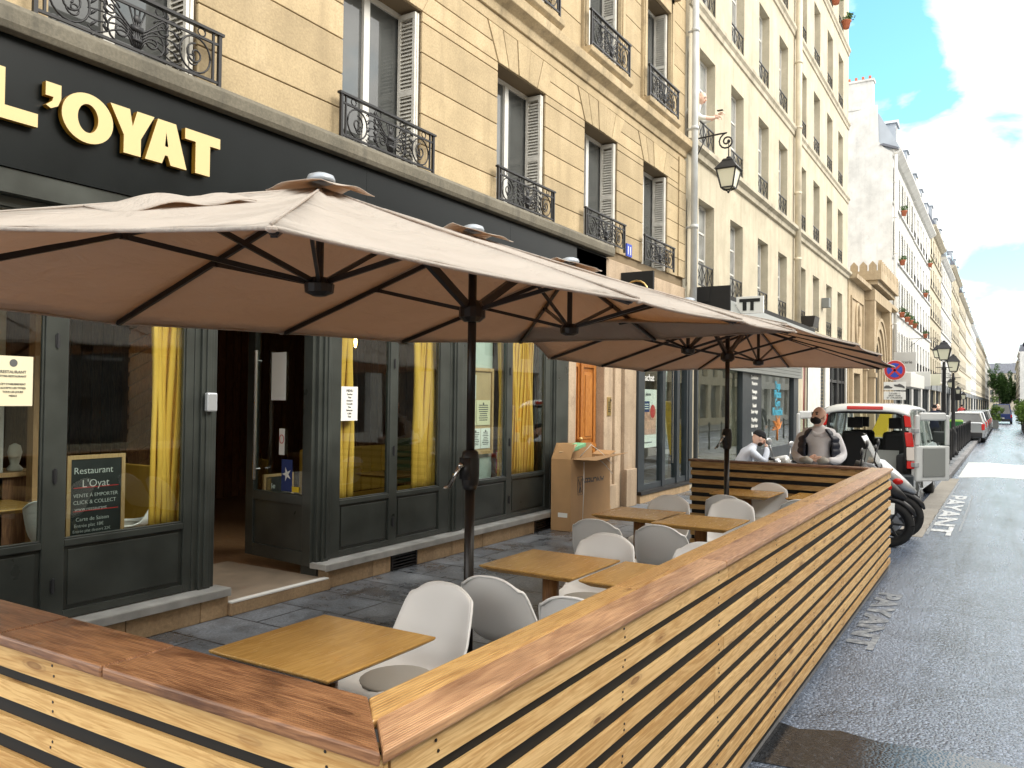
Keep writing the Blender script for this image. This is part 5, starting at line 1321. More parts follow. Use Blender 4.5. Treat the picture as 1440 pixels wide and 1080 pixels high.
bk = MB(); bk.smooth = False; bk.prism([(5.0, 4.05), (5.32, 4.05), (5.36, 4.38), (4.94, 4.38)], 25.6, 26.3, axis=0); tag(bk.build('hanging_basket', 'dark_metal'), 'dark basket lantern fixed beside the cream drainpipe', 'basket')
cm = MB(); cm.box(29.0, 29.3, 5.15, 5.399, 5.0, 5.32); tag(cm.build('alarm_box', 'greypanel', bevel=.01), 'small grey box on the cream wall between two small windows', 'alarm box')
# white ground-floor wall with louvre and dark window
m_ = MB(); m_.rn = .5
wall(m_, 26.7, 34.0, .0, 3.7, 5.36, [(28.75, 29.6, .8, 3.1), (30.4, 33.9, .3, 3.3)], .04); wgo = m_.build('white_base', 'white_paint', B2)
m_ = MB()
for k in range(18): m_.box(28.76, 29.59, 5.44, 5.50, .85 + k * .125, .93 + k * .125)
m_.build('louvre', 'joinery2', B2)
m_ = MB()
for a in (30.4, 31.1, 32.2, 32.4, 33.2, 33.8): m_.box(a, a + .1, 5.42, 5.5, .3, 3.3)
m_.box(30.5, 33.8, 5.43, 5.49, 2.5, 2.6); m_.box(30.5, 33.8, 5.43, 5.49, .3, .6); m_.build('shop_window_frame', 'blackplastic', B2); MB().box(30.5, 33.8, 5.52, 5.54, .3, 3.3).build('pane', 'dark_glass', B2)
MB().box(26.18, 26.6, 5.77, 5.785, .1, 3.4).build('passage_back', 'dark_metal', B2)

# ------------------------------------------------------------------ hammam-like carved building
B3 = thing('carved_stone_building', 'low sandy stone building with pointed arch portal and battlement parapet', 'building', (41, 5.35, 0))
YH = 5.36
m_ = MB(); m_.rn = .5
wall(m_, 34.32, 48.45, 0, 6.75, YH, [(35.6, 37.4, .4, 3.0), (46.6, 47.6, .5, 3.0)], .3)
m_.quad((34.32, YH, 0), (34.32, YH, 6.75), (34.32, 12, 6.75), (34.32, 12, 0)); m_.quad((34.32, YH, 6.75), (48.45, YH, 6.75), (48.45, 12, 6.75), (34.32, 12, 6.75)); m_.build('wall', 'hammam', B3)
m_ = MB(); m_.rn = .5
# portal block with pointed arch made of archivolts
px0, px1 = 38.6, 44.6; pc = (px0 + px1) / 2
def arch(w, zs, hh, n=10):
    L = []
    for k in range(n + 1):
        u = k / n; L.append((pc - w + w * (1 - math.cos(u * PI / 2)) ** 1.0 * 1.0, zs + hh * math.sin(u * PI / 2) ** .9))
    R = [(2 * pc - x, z) for x, z in reversed(L[:-1])]
    return [(pc - w, 0)] + L + R + [(pc + w, 0)]
def ring(w0, w1, zs, h0, h1, ya, yb):
    A = arch(w0, zs, h0); Bq = arch(w1, zs, h1)
    for i in range(len(A) - 1):
        m_.hexa([(A[i][0], ya, A[i][1]), (A[i + 1][0], ya, A[i + 1][1]), (Bq[i + 1][0], ya, Bq[i + 1][1]), (Bq[i][0], ya, Bq[i][1])], [(A[i][0], yb, A[i][1]), (A[i + 1][0], yb, A[i + 1][1]), (Bq[i + 1][0], yb, Bq[i + 1][1]), (Bq[i][0], yb, Bq[i][1])])
ring(1.0, 1.35, 3.0, 1.6, 1.9, YH - .02, YH - .12); ring(1.35, 1.7, 3.0, 1.9, 2.25, YH - .02, YH - .2); ring(1.7, 2.1, 3.0, 2.25, 2.6, YH - .02, YH - .28); ring(2.1, 2.3, 3.0, 2.6, 2.75, YH - .02, YH - .34)
for x in (px0, px1 - .5): m_.box(x, x + .5, YH - .4, YH - .002, 0, 6.3); m_.box(x - .06, x + .56, YH - .46, YH - .002, 2.9, 3.1)
m_.box(px0 - .05, px1 + .05, YH - .42, YH - .002, 6.3, 6.78)
for x0, x1 in ((34.8, 38.0), (45.2, 48.2)):
    for b4 in ((x0, x1, 6.0, 6.1), (x0, x1, 3.6, 3.7), (x0, x0 + .1, 3.7, 6.0), (x1 - .1, x1, 3.7, 6.0)): m_.box(b4[0], b4[1], YH - .06, YH - .002, b4[2], b4[3])
for x in (34.5, 38.15, 44.75, 48.0): m_.box(x, x + .3, YH - .14, YH - .002, 0, 3.5); m_.box(x - .05, x + .35, YH - .2, YH - .002, 3.2, 3.4)
m_.prism([(YH, 6.7), (YH - .3, 6.72), (YH - .32, 6.88), (YH, 6.95)], 34.3, 48.5, axis=0)
m_.build('portal', 'hammam', B3)
MB().prism(arch(1.0, 3.0, 1.6), YH - .012, YH - .004).build('portal_door', 'joinery2', B3)
m_ = MB(); m_.rn = .4
# projecting battlement box above the portal, corbelled
m_.box(px0 - .2, px1 + .2, YH - .55, YH + .5, 6.96, 7.15); m_.box(px0 - .3, px1 + .3, YH - .7, YH + .5, 7.151, 7.55)
x = px0 - .3
while x < px1 + .2: m_.prism([(x, 7.55), (x + .42, 7.55), (x + .42, 7.8), (x + .40, 7.88), (x + .32, 7.84), (x + .21, 8.02), (x + .10, 7.84), (x + .02, 7.88), (x, 7.8)], YH - .7, YH - .56); x += .56
y = YH - .5
while y < YH + .4: m_.prism([(y, 7.55), (y + .3, 7.55), (y + .3, 7.8), (y + .15, 7.98), (y, 7.8)], px0 - .3, px0 - .16, axis=0); y += .38
m_.build('battlement', 'hammam', B3)
m_ = MB(); m_.smooth = True; m_.tube([(36.4 + .45 * math.cos(t * PI / 12), YH - .03, 5.0 + .9 * math.sin(t * PI / 12)) for t in range(25)], .07, 6); m_.build('medallion', 'hammam', B3)
MB().box(35.6, 37.4, YH + .28, YH + .3, .4, 3.0).build('pane', 'dark_glass', B3); MB().box(46.6, 47.6, YH + .28, YH + .3, .5, 3.0).build('pane', 'dark_glass', B3)

# ------------------------------------------------------------------ the rest of the street
def facade_window(parent, W, Hh, shut, pot):
    m_ = MB(); d = .1
    m_.box(0, .07, d, d + .08, 0, Hh); m_.box(W - .07, W, d, d + .08, 0, Hh); m_.box(.07, W - .07, d, d + .08, Hh - .07, Hh); m_.box(W / 2 - .04, W / 2 + .04, d, d + .08, 0, Hh - .07); m_.box(.07, W - .07, d, d + .07, Hh * .6, Hh * .6 + .04); m_.box(.07, W - .07, d, d + .07, 0, .1)
    m_.mi = 1; m_.box(.07, W / 2 - .04, d + .03, d + .05, .1, Hh - .07); m_.box(W / 2 + .04, W - .07, d + .03, d + .05, .1, Hh - .07)
    m_.mi = 2
    for x in (0, W * .25, W * .5, W * .75, W - .02): m_.box(x, x + .02, -.02, .0, 0, .62)
    m_.box(0, W, -.03, .01, .62, .65); m_.box(0, W, -.02, .0, .08, .1)
    if shut:
        m_.mi = 0; m_.box(-W * .48, -.02, -.07, -.035, .02, Hh); m_.box(W + .02, W * 1.48, -.07, -.035, .02, Hh)
        for k in range(int(Hh / .12) - 1): m_.box(-W * .44, -.06, -.085, -.0705, .1 + k * .12, .15 + k * .12); m_.box(W + .06, W * 1.44, -.085, -.0705, .1 + k * .12, .15 + k * .12)
    return m_.build('window', ['white_paint', 'pale_glass', 'iron'], parent, local=True)
CH_N = [0]
def chimney(parent, x, y, z, h, w=1.6, mt='plaster2'):
    m_ = MB(); m_.rn = .5; m_.box(x - .3, x + .3, y, y + w, z, z + h); m_.box(x - .36, x + .36, y - .06, y + w + .06, z + h + .001, z + h + .12)
    o = m_.build('chimney', mt, parent)
    p = MB(); p.rn = .5; p.smooth = True
    k = y + .2
    while k < y + w - .1: p.lathe([(.09, 0), (.07, .22), (.08, .27)], (x, k, z + h + .12), 8); k += .36
    p.build('chimney_pots', 'terracotta', o)
def street_building(label, x0, x1, eave, nf, nb, mt, roof='zinc', shut=False, yf=5.36, side=1, far=False, shopmt='joinery2', ground=3.5):
    t = thing('apartment_building', label, 'building', ((x0 + x1) / 2, yf, 0), 'apartment buildings receding down the street')
    xm = (x0 + x1) / 2
    fh = (eave - .3 - ground) / nf; bw = (x1 - x0) / nb; W = min(1.1, bw * .45); Hh = fh * .66
    ops = [(x0 + bw * (b + .5) - W / 2, x0 + bw * (b + .5) + W / 2, ground + .45 + f_ * fh, ground + .45 + f_ * fh + Hh) for f_ in range(nf) for b in range(nb)]
    m_ = MB(); m_.rn = random.random()
    gop = [(x0 + .5, x0 + (x1 - x0) * .45, .3, 2.9), (x0 + (x1 - x0) * .52, x1 - .6, .3, 2.9)]
    wall(m_, x0, x1, 0, eave, yf, ops + gop, .25 * side, 1)
    for x in (x0, x1): m_.quad((x, yf, 0), (x, yf + 9 * side, 0), (x, yf + 9 * side, eave), (x, yf, eave))
    m_.build('wall', mt, t)
    m_ = MB(); m_.rn = .5
    s = side
    zs = [ground + .1] + [ground + .3 + k * fh for k in range(1, nf, 1)]
    for z in zs: m_.box(x0, x1, min(yf - .1 * s, yf - .002 * s), max(yf - .1 * s, yf - .002 * s), z, z + .12)
    m_.prism([(yf + .01, eave - .4), (yf - .15 * s, eave - .35), (yf - .45 * s, eave - .1), (yf - .45 * s, eave), (yf + .01, eave)], x0, x1, axis=0)
    m_.build('cornice', 'trim2' if mt != 'white_wall' else 'white_wall', t)
    m_ = MB(); m_.rn = .5
    m_.prism([(yf - .4 * s, eave + .01), (yf + .7 * s, eave + 2.1), (yf + 4.5 * s, eave + 3.0), (yf + 9 * s, eave + 2.0), (yf + 9 * s, eave + .01)], x0 + .01, x1 - .01, axis=0)
    ro = m_.build('roof', roof, t)
    for b in range(nb):
        if b % 2 == 0:
            xc = x0 + bw * (b + .5); m_ = MB(); m_.rn = .5; ya, yb = sorted((yf - .05 * s, yf + 1.2 * s))
            m_.box(xc - .55, xc + .55, ya, yb, eave + .05, eave + 1.7); m_.prism([(xc - .7, eave + 1.7), (xc + .7, eave + 1.7), (xc, eave + 2.05)], ya - .1, yb)
            do = m_.build('dormer', 'zinc', ro); yy = sorted((yf - .06 * s, yf - .09 * s)); MB().box(xc - .36, xc + .36, yy[0], yy[1], eave + .35, eave + 1.5).build('pane', 'pale_glass', do)
    chimney(t, x0 + .31, yf + (1.0 if s > 0 else -3), eave + 1.2, 2.8, 2.4, mt); 
    src = None
    for o_ in ops:
        if src is None: src = facade_window(t, W, Hh, shut, False); o = src
        else: o = src.copy(); C.objects.link(o)
        o.location = (o_[0] - xm, .0, o_[2])
        if s < 0: o.location = (o_[0] - xm + W, 0, o_[2]); o.rotation_euler = (0, 0, PI)
    m_ = MB()
    for a, b, c_, d in gop:
        ya, yb = sorted((yf + .2 * s, yf + .24 * s)); m_.mi = 1; m_.box(a, b, ya, yb, c_, d); m_.mi = 0
        ya, yb = sorted((yf + .1 * s, yf + .199 * s)); x = a
        while x < b: m_.box(x, x + .12, ya, yb, c_, d); x += 1.5
        ya, yb = sorted((yf - .12 * s, yf - .003 * s)); m_.box(a - .1, b + .1, ya, yb, 2.92, 3.5)
    m_.build('shopfront', [shopmt, 'dark_glass'], t)
    return t
GB = street_building('white rendered building with drainpipe and flower pots, rising behind the carved portal', 48.5, 60.0, 15.7, 4, 4, 'white_wall', shut=True)
m_ = MB(); m_.rn = .5
m_.prism([(5.35, 3.0), (5.35, 15.5), (5.8, 15.85), (6.05, 16.2), (6.12, 18.25), (12, 17.3), (14.5, 15.5), (14.5, 3.0)], 48.38, 48.498, axis=0); m_.build('gable_wall', 'white_wall', GB)
chimney(GB, 48.8, 6.9, 17.2, .95, 1.6, 'white_wall')
m_ = MB(); m_.rn = .5; m_.prism([(5.05, 15.6), (5.05, 15.72), (5.8, 16.05), (6.0, 16.0)], 48.3, 60, axis=0); m_.build('gutter', 'slate', GB)
drain(48.55, 5.2, 3.5, 15.4, .09, 'white_paint', 'white drainpipe at the corner of the grey white rendered building')
SB = [('tall white building of many narrow windows beyond the flower pots', 60, 74, 15.6, 4, 6, 'white_wall', 'zinc', False), ('cream building with a dark roof edge beyond the tall white one', 74, 87, 16.4, 5, 5, 'plaster2', 'slate', False),
      ('pale building with shutters behind the street lamps', 87, 103, 15.8, 5, 6, 'white_wall', 'zinc', True), ('yellowish cream building with wide cornice down the street', 103, 121, 17.4, 5, 6, 'plaster2', 'slate', False),
      ('pale stone building with high mansard roof down the street', 121, 140, 16.4, 5, 6, 'trim2', 'slate', False), ('cream building halfway down the far street', 140, 162, 16.2, 5, 7, 'plaster2', 'zinc', True),
      ('pale grey building far down the street', 162, 190, 15.8, 5, 8, 'white_wall', 'slate', False), ('beige building far down the street', 190, 225, 15.4, 5, 9, 'trim2', 'zinc', False), ('distant cream building near the street end', 225, 270, 15.6, 5, 10, 'plaster2', 'slate', False), ('last pale building on the left before the street end', 270, 330, 15.0, 5, 12, 'white_wall', 'zinc', False)]
for a in SB: street_building(*a)
street_building('white building at the right edge beyond the leafy planters', 235, 262, 15.0, 5, 7, 'white_wall', 'slate', False, yf=-2.75, side=-1)
street_building('pale building far on the right side near the street end', 262, 330, 14.0, 5, 12, 'plaster2', 'zinc', False, yf=-2.7, side=-1)
# building closing the street
eb = thing('apartment_building', 'grey roofed building closing the far end of the street', 'building', (372, 0, 0))
m_ = MB(); m_.rn = .5; m_.box(365, 380, -20, 20, 0, 14); m_.build('wall', 'trim2', eb)
m_ = MB(); m_.rn = .5; m_.prism([(364.5, 14.01), (380, 14.01), (378, 18.5), (367, 18)], -20, 20, axis=1) if False else m_.hexa([(364.5, -20, 14.01), (380, -20, 14.01), (380, 20, 14.01), (364.5, 20, 14.01)], [(367, -20, 18), (378, -20, 18), (378, 20, 18), (367, 20, 18)]); m_.build('roof', 'slate', eb)
w0 = None
for f_ in range(4):
    for b in range(14):
        if w0 is None: w0 = MB().box(-.12, 0, -.55, .55, 0, 1.9).build('window', 'dark_glass', eb, local=True); o = w0
        else: o = w0.copy(); C.objects.link(o)
        o.location = (365 - 372, -13 + b * 2.0, 2.8 + f_ * 2.9)
for y in (-8, -3, 2, 7): m_ = MB(); m_.rn = .5; m_.box(369, 371, y, y + 1.2, 17.8, 20.5); m_.build('chimney', 'white_wall', eb)
# buildings across the street (seen in the shop glass)
for i, (x0, x1, h, mt) in enumerate(((-30, -12, 9, 'plaster2'), (-12, 4, 8.5, 'stone1'), (4, 19, 9, 'plaster2'), (19, 34, 9, 'white_wall'), (44, 70, 10, 'plaster2'), (70, 120, 11, 'white_wall'))):
    t = thing('apartment_building', ['pale', 'tan', 'cream', 'white', 'beige', 'long pale'][i] + ' building across the street behind the viewer, seen only in the shop glass', 'building', ((x0 + x1) / 2, -8.2, 0))
    nb = int((x1 - x0) / 2.6); bw = (x1 - x0) / nb
    ops = [(x0 + bw * (b + .5) - .55, x0 + bw * (b + .5) + .55, 3.6 + 2.7 * f_, 5.4 + 2.7 * f_) for f_ in range(2) for b in range(nb)] + [(x0 + bw * b + .3, x0 + bw * (b + 1) - .3, .5, 3) for b in range(nb)]
    m_ = MB(); m_.rn = .5; wall(m_, x0, x1, 0, h, -8.2, ops, -.25, 1)
    for x in (x0, x1): m_.quad((x, -8.2, 0), (x, -18, 0), (x, -18, h), (x, -8.2, h))
    m_.quad((x0, -8.2, h), (x1, -8.2, h), (x1, -18, h), (x0, -18, h)); m_.build('wall', mt, t)
    m_ = MB()
    for a, b, c_, d in ops: m_.box(a, b, -8.48, -8.44, c_, d)
    m_.build('glazing', 'dark_glass', t)
# ------------------------------------------------------------------ lanterns
def lantern(parent, c, s, name='lantern', T0=None):
    """four sided lantern, c = centre of its base ring, s = overall scale (height ~ .62*s)"""
    x, y, z = c
    f = MB(); w0, w1, h = .115 * s, .19 * s, .36 * s
    cor = [(-1, -1), (1, -1), (1, 1), (-1, 1)]
    for i, (a, b) in enumerate(cor):
        f.bar((x + a * w0, y + b * w0, z), (x + a * w1, y + b * w1, z + h), .022 * s)
        a2, b2 = cor[(i + 1) % 4]
        f.bar((x + a * w0, y + b * w0, z), (x + a2 * w0, y + b2 * w0, z), .024 * s); f.bar((x + a * w1, y + b * w1, z + h), (x + a2 * w1, y + b2 * w1, z + h), .03 * s)
        f.bar((x + a * w0, y + b * w0, z), (x, y, z - .07 * s), .014 * s)
    f.ball((x, y, z - .08 * s), .025 * s, 8, 6)
    fo = f.build('lantern_frame', 'iron', parent)
    g = MB(); g.hexa([(x + a * w0 * .96, y + b * w0 * .96, z + .01) for a, b in cor], [(x + a * w1 * .96, y + b * w1 * .96, z + h - .01) for a, b in cor]); g.build('lantern_glass', 'lampglass', parent)
    r = MB(); w2, w3 = .225 * s, .10 * s
    r.hexa([(x + a * w2, y + b * w2, z + h) for a, b in cor], [(x + a * w3, y + b * w3, z + h + .17 * s) for a, b in cor])
    r.hexa([(x + a * w3 * 1.1, y + b * w3 * 1.1, z + h + .1705 * s) for a, b in cor], [(x + a * w3 * .8, y + b * w3 * .8, z + h + .21 * s) for a, b in cor])
    r.ball((x, y, z + h + .235 * s), (.05 * s, .05 * s, .035 * s), 8, 6); r.build('lantern_roof', 'iron', parent)
def wall_lantern(x, y0, z, reach, s, label, yw=5.40):
    t = thing('wall_lantern', label, 'street lamp', (x, yw, z), 'lanterns on scrolled wall brackets')
    a = MB(); a.smooth = True
    ye = yw - reach
    pts = [(x, yw, z), (x, ye + .15, z + .03)]
    for k in range(22):      # big scroll
        u = k / 21; an = PI / 2 + u * 2 * PI * 1.6; r = .17 * (1 - .8 * u)
        pts.append((x, ye + .02 - (-math.cos(an)) * r * -1 - 0.0, z - .14 + math.sin(an) * r))
    a.tube(pts, .017, 6)
    a.tube([(x, yw, z - .55), (x, yw - reach * .38, z)], .012, 6); a.box(x - .03, x + .03, yw - .03, yw, z - .6, z + .08)
    a.tube([(x, ye - .02, z - .30), (x, ye - .02, z - .46)], .013, 6); a.ball((x, ye - .02, z - .14), .035, 8, 6); a.bar((x, ye - .02, z - .14), (x, ye - .02, z - .30), .014)
    a.build('bracket', 'iron', t)
    lantern(t, (x, ye - .02, z - .46 - .57 * s - .035), s)
wall_lantern(15.68, 5.4, 7.0, .72, 1.0, 'black four sided lantern on a scrolled bracket beside the grey drainpipe')
wall_lantern(57.5, 5.4, 5.9, 1.6, 1.25, 'wall lantern on a scrolled bracket on the tall white building', yw=5.36)
wall_lantern(79, 5.4, 4.4, 1.2, 1.2, 'small wall lantern low behind the second street lamp', yw=5.36)
wall_lantern(92, 5.4, 4.0, 1.2, 1.2, 'distant wall lantern on the pale shuttered building', yw=5.36)
wall_lantern(104, 5.4, 3.6, 1.2, 1.3, 'farthest wall lantern on the yellowish building', yw=5.36)
def street_lamp(x, y, top, s, label):
    t = thing('street_lamp', label, 'street lamp', (x, y, 0), 'lamp posts along the pavement')
    p = MB(); p.smooth = True; zl = top - .70 * s
    p.lathe([(.16, 0), (.16, .12), (.11, .2), (.10, .7), (.12, .75), (.075, .85), (.06, 1.2), (.05, zl - .3), (.07, zl - .27), (.045, zl - .2), (.04, zl - .07)], (x, y, 0), 14); p.build('post', 'iron', t)
    b = MB(); b.bar((x - .0, y - .22, zl - .22), (x, y + .22, zl - .22), .02); b.build('crossbar', 'iron', t)
    lantern(t, (x, y, zl), s)
street_lamp(27.0, 1.58, 3.70, .92, 'nearer black lamp post with white lantern beyond the van')
street_lamp(31.9, 1.58, 3.56, .95, 'second lamp post with yellowish lantern just behind the first')
# bollards
b0 = None
for i in range(15):
    x = 26.2 + i * 1.45
    if abs(x - 27.0) < .3 or abs(x - 31.9) < .3: x += .45
    if b0 is None:
        m_ = MB(); m_.smooth = True; m_.lathe([(.05, 0), (.05, .12), (.035, .16), (.032, .86), (.045, .88), (.045, .93), (.02, .98), (.005, 1.0)], n=12)
        b0 = m_.build('bollard', 'iron', None, local=True); o = b0; b0['category'] = 'bollard'
    else: o = b0.copy(); C.objects.link(o)
    o.location = (x, 1.52, 0); o['category'] = 'bollard'; o['group'] = 'thin black bollards along the kerb'; o['label'] = 'thin black iron bollard in the row along the kerb beyond the van'
# no-stopping sign
t = thing('road_sign', 'round blue and red no stopping sign with a tow away plate on a thin pole', 'sign', (20.5, 2.2, 0))
MB().tube([(20.53, 2.2, 0), (20.53, 2.2, 2.75)], .03, 10).build('pole', 'silver', t)
FY = math.radians(8)
def disc(r, xo, mt, nm, par=None, z=2.52):
    m_ = MB(); m_.lathe([(r, 0), (r, .006)], n=28, T=Matrix.Translation((20.49 - xo, 2.2, z)) @ Matrix.Rotation(-PI / 2, 4, 'Y')); return m_.build(nm, mt, par or t)
dk = disc(.235, 0, 'paper', 'rim'); disc(.222, .0065, 'red', 'red_ring'); disc(.165, .013, 'blue', 'blue_disc')
m_ = MB()
for s in (-1, 1): m_.bar((20.468, 2.2 - .13, 2.52 - s * .13), (20.468, 2.2 + .13, 2.52 + s * .13), .006, .045)
m_.build('red_cross', 'red', t)
p1 = MB().box(20.47, 20.485, 1.97, 2.43, 2.06, 2.25).build('tow_plate', 'paper', t, bevel=.004)
m_ = MB(); m_.prism([(2.42, 2.10), (2.26, 2.10), (2.24, 2.13), (2.29, 2.14), (2.32, 2.17), (2.38, 2.17), (2.42, 2.14)], 20.462, 20.469, axis=0); m_.prism([(2.20, 2.15), (2.22, 2.19), (2.14, 2.19), (2.10, 2.21), (2.04, 2.18), (1.99, 2.14), (1.99, 2.10), (2.04, 2.12)], 20.462, 20.469, axis=0); m_.build('tow_symbol', 'ink', p1)
p2 = MB().box(20.47, 20.485, 1.97, 2.43, 1.84, 2.03).build('text_plate', 'paper', t, bevel=.004)
for k, s in enumerate(['7 JOURS / 7', 'SAUF TAXIS', 'ET LIVRAISONS']): text_obj(s, 'lettering', 'ink', .048, 20.467, 2.2, 1.97 - k * .05, p2, right=(0, -1, 0), upv=(0, 0, 1), align='CENTER', off=.001)

# ------------------------------------------------------------------ wheels, van, cars, two-wheelers
def wheel(parent, x, y, z, r, w, hub='silver', name='wheel', spokes=5, T=None):
    R = Matrix.Translation((x, y, z)) @ Matrix.Rotation(PI / 2, 4, 'X')
    if T is not None: R = T @ R
    m_ = MB(); m_.smooth = True
    m_.lathe([(r * .66, -w / 2), (r * .9, -w / 2), (r, -w * .36), (r, w * .36), (r * .9, w / 2), (r * .66, w / 2)], n=28, T=R)
    # open ring look
    t = m_.build(name, 'rubber', parent, local=T is not None)
    m_ = MB(); m_.smooth = False
    m_.lathe([(r * .66, -w / 2 - .004), (r * .62, -w / 2 - .006), (r * .6, -w / 2 + .01), (.01, -w / 2 + .02)], n=28, T=R)
    m_.lathe([(.01, w / 2 - .02), (r * .6, w / 2 - .01), (r * .62, w / 2 + .006), (r * .66, w / 2 + .004)], n=28, T=R)
    m_.build('rim', 'blackplastic', t, local=T is not None)
    m_ = MB()
    for k in range(spokes):
        a = 2 * PI * k / spokes
        for s in (-1, 1): m_.bar(R @ Vector((0, 0, s * (w / 2 + .002))), R @ Vector((r * .62 * math.cos(a), r * .62 * math.sin(a), s * (w / 2 + .004))), .03 if w > .12 else .02, .03 if w > .12 else .02)
    m_.lathe([(.03, -w / 2 - .01), (.03, w / 2 + .01)], n=8, T=R); m_.build('spokes', hub, t, local=T is not None)
    return t
VX, VY, VZ = 15.75, 2.18, -.1
van = thing('white_van', 'white delivery van with both rear doors swung open beside the bald man', 'van', (VX, VY, VZ))
L_, Wd = 4.0, .80
def V(x, y, z): return (VX + x, VY + y, VZ + z)
side = [(0.0, .42), (.02, 1.0), (.06, 1.55), (.12, 1.78), (.3, 1.82), (2.2, 1.81), (2.6, 1.72), (3.15, 1.16), (3.85, 1.0), (4.0, .82), (4.02, .42)]
def archpts(xc, r=.37, z0=.30): return [(xc + r * math.cos(a), z0 + r * math.sin(a)) for a in [PI * k / 10 for k in range(0, 11)]]
bottom = [(3.62, .25)] + archpts(3.25) + [(2.88, .25), (1.12, .25)] + archpts(.75) + [(.38, .25), (.05, .3)]
for s in (-1, 1):
    m_ = MB(); m_.smooth = False
    # side skin: lower body polygon and window band
    low = [(0.0, .42), (.01, 1.02), (3.35, 1.08), (3.85, 1.0), (4.0, .82), (4.02, .42)] + [(x, z) for x, z in bottom]
    y0, y1 = (VY + s * Wd, VY + s * (Wd - .04))
    m_.prism([(VX + x, VZ + z) for x, z in low], min(y0, y1), max(y0, y1))
    def pillar(xa, xb, xc, xd):   # bottom a-b, top c-d
        m_.hexa([V(xa, s * Wd, 1.02), V(xb, s * Wd, 1.02), V(xb, s * (Wd - .05), 1.02), V(xa, s * (Wd - .05), 1.02)], [V(xc, s * (Wd - .09), 1.74), V(xd, s * (Wd - .09), 1.74), V(xd, s * (Wd - .14), 1.74), V(xc, s * (Wd - .14), 1.74)])
    pillar(0, .14, .10, .2); pillar(1.15, 1.3, 1.15, 1.3); pillar(2.0, 2.12, 2.0, 2.1); pillar(3.1, 3.22, 2.5, 2.6)
    m_.build('side_panel', 'whitecar', van, bevel=.01)
    g = MB()
    for xa, xb, xc, xd in ((.14, 1.15, .2, 1.15), (1.3, 2.0, 1.3, 2.0), (2.12, 3.1, 2.1, 2.5)):
        g.hexa([V(xa, s * (Wd - .02), 1.03), V(xb, s * (Wd - .02), 1.03), V(xb, s * (Wd - .03), 1.03), V(xa, s * (Wd - .03), 1.03)], [V(xc, s * (Wd - .11), 1.72), V(xd, s * (Wd - .11), 1.72), V(xd, s * (Wd - .12), 1.72), V(xc, s * (Wd - .12), 1.72)])
    g.build('side_window', 'glass', van)
    ar = MB(); ar.smooth = True
    for xc in (.75, 3.25): ar.tube([V(xc + .39 * math.cos(PI * k / 10), s * (Wd + .005), .30 + .39 * math.sin(PI * k / 10)) for k in range(11)], .022, 6)
    ar.tube([V(1.15, s * (Wd + .005), .55), V(2.85, s * (Wd + .005), .55)], .022, 6); ar.build('arch_trim', 'greypanel', van)
    tl = MB(); zs = [(.72, .86, 0), (.86, 1.10, 1), (1.10, 1.36, 0), (1.44, 1.66, 0)]
    for a, b, mi in zs:
        k = .0 + .05 * max(0, (a - 1.0)); tl.mi = mi; w_ = .11 if a < 1.4 else .09
        sh = -.09 * max(0, (b - 1.02) / .72); sl = -.09 * max(0, (a - 1.02) / .72)
        tl.hexa([V(-.04 + k, s * (Wd + .012 + sl), a), V(.05 + k, s * (Wd + .012 + sl), a), V(.05 + k, s * (Wd - w_ + sl), a), V(-.04 + k, s * (Wd - w_ + sl), a)], [V(-.03 + k, s * (Wd + .012 + sh), b - .01), V(.07 + k, s * (Wd + .012 + sh), b - .01), V(.07 + k, s * (Wd - w_ + sh), b - .01), V(-.03 + k, s * (Wd - w_ + sh), b - .01)])
    tl.build('tail_light', ['lens_red', 'lens_clear'], van, bevel=.012)
m_ = MB(); m_.smooth = True
prof = [(0.0, 1.70), (.06, 1.78), (.2, 1.82), (1.2, 1.835), (2.3, 1.81), (2.62, 1.74)]
def roof(u, v):
    f = v * (len(prof) - 1); i = min(int(f), len(prof) - 2); w = f - i
    x = prof[i][0] * (1 - w) + prof[i + 1][0] * w; z = prof[i][1] * (1 - w) + prof[i + 1][1] * w
    s = u * 2 - 1; return V(x, s * (Wd - .07), z - .085 * abs(s) ** 5 + .01 * (1 - s * s))
m_.grid(roof, 16, 14); m_.build('roof', 'whitecar', van, solid=.035)
m_ = MB(); m_.smooth = True
prof2 = [(3.1, 1.12), (3.4, 1.08), (3.8, 1.0), (3.97, .86), (4.03, .65), (4.03, .4)]
def hood(u, v):
    f = v * (len(prof2) - 1); i = min(int(f), len(prof2) - 2); w = f - i
    x = prof2[i][0] * (1 - w) + prof2[i + 1][0] * w; z = prof2[i][1] * (1 - w) + prof2[i + 1][1] * w
    s = u * 2 - 1; return V(x - .12 * abs(s) ** 4, s * (Wd - .02), z - .05 * abs(s) ** 4)
m_.grid(hood, 12, 12); m_.build('bonnet', 'whitecar', van, solid=.03)
g = MB(); g.hexa([V(3.15, -.72, 1.12), V(3.16, -.72, 1.12), V(3.16, .72, 1.12), V(3.15, .72, 1.12)], [V(2.6, -.66, 1.72), V(2.61, -.66, 1.72), V(2.61, .66, 1.72), V(2.6, .66, 1.72)]); g.build('windscreen', 'glass', van)
m_ = MB(); m_.box(VX + .02, VX + 3.1, VY - Wd + .045, VY + Wd - .045, VZ + .38, VZ + .5); m_.box(VX + 3.0, VX + 3.15, VY - .78, VY + .78, VZ + .5, VZ + 1.1); m_.build('load_floor', 'carinterior', van)
for q in (-1, 1): m_ = MB(); ya, yb = sorted((VY + q * .78, VY + q * .5)); m_.box(VX + .1, VX + 1.1, ya, yb, VZ + .501, VZ + .95); m_.build('wheel_box', 'carinterior', van, bevel=.04)
m_ = MB(); m_.smooth = False
m_.box(VX - .09, VX + .06, VY - Wd + .0, VY + Wd - .0, VZ + .26, VZ + .62); m_.build('rear_bumper', 'joinery2', van, bevel=.04)
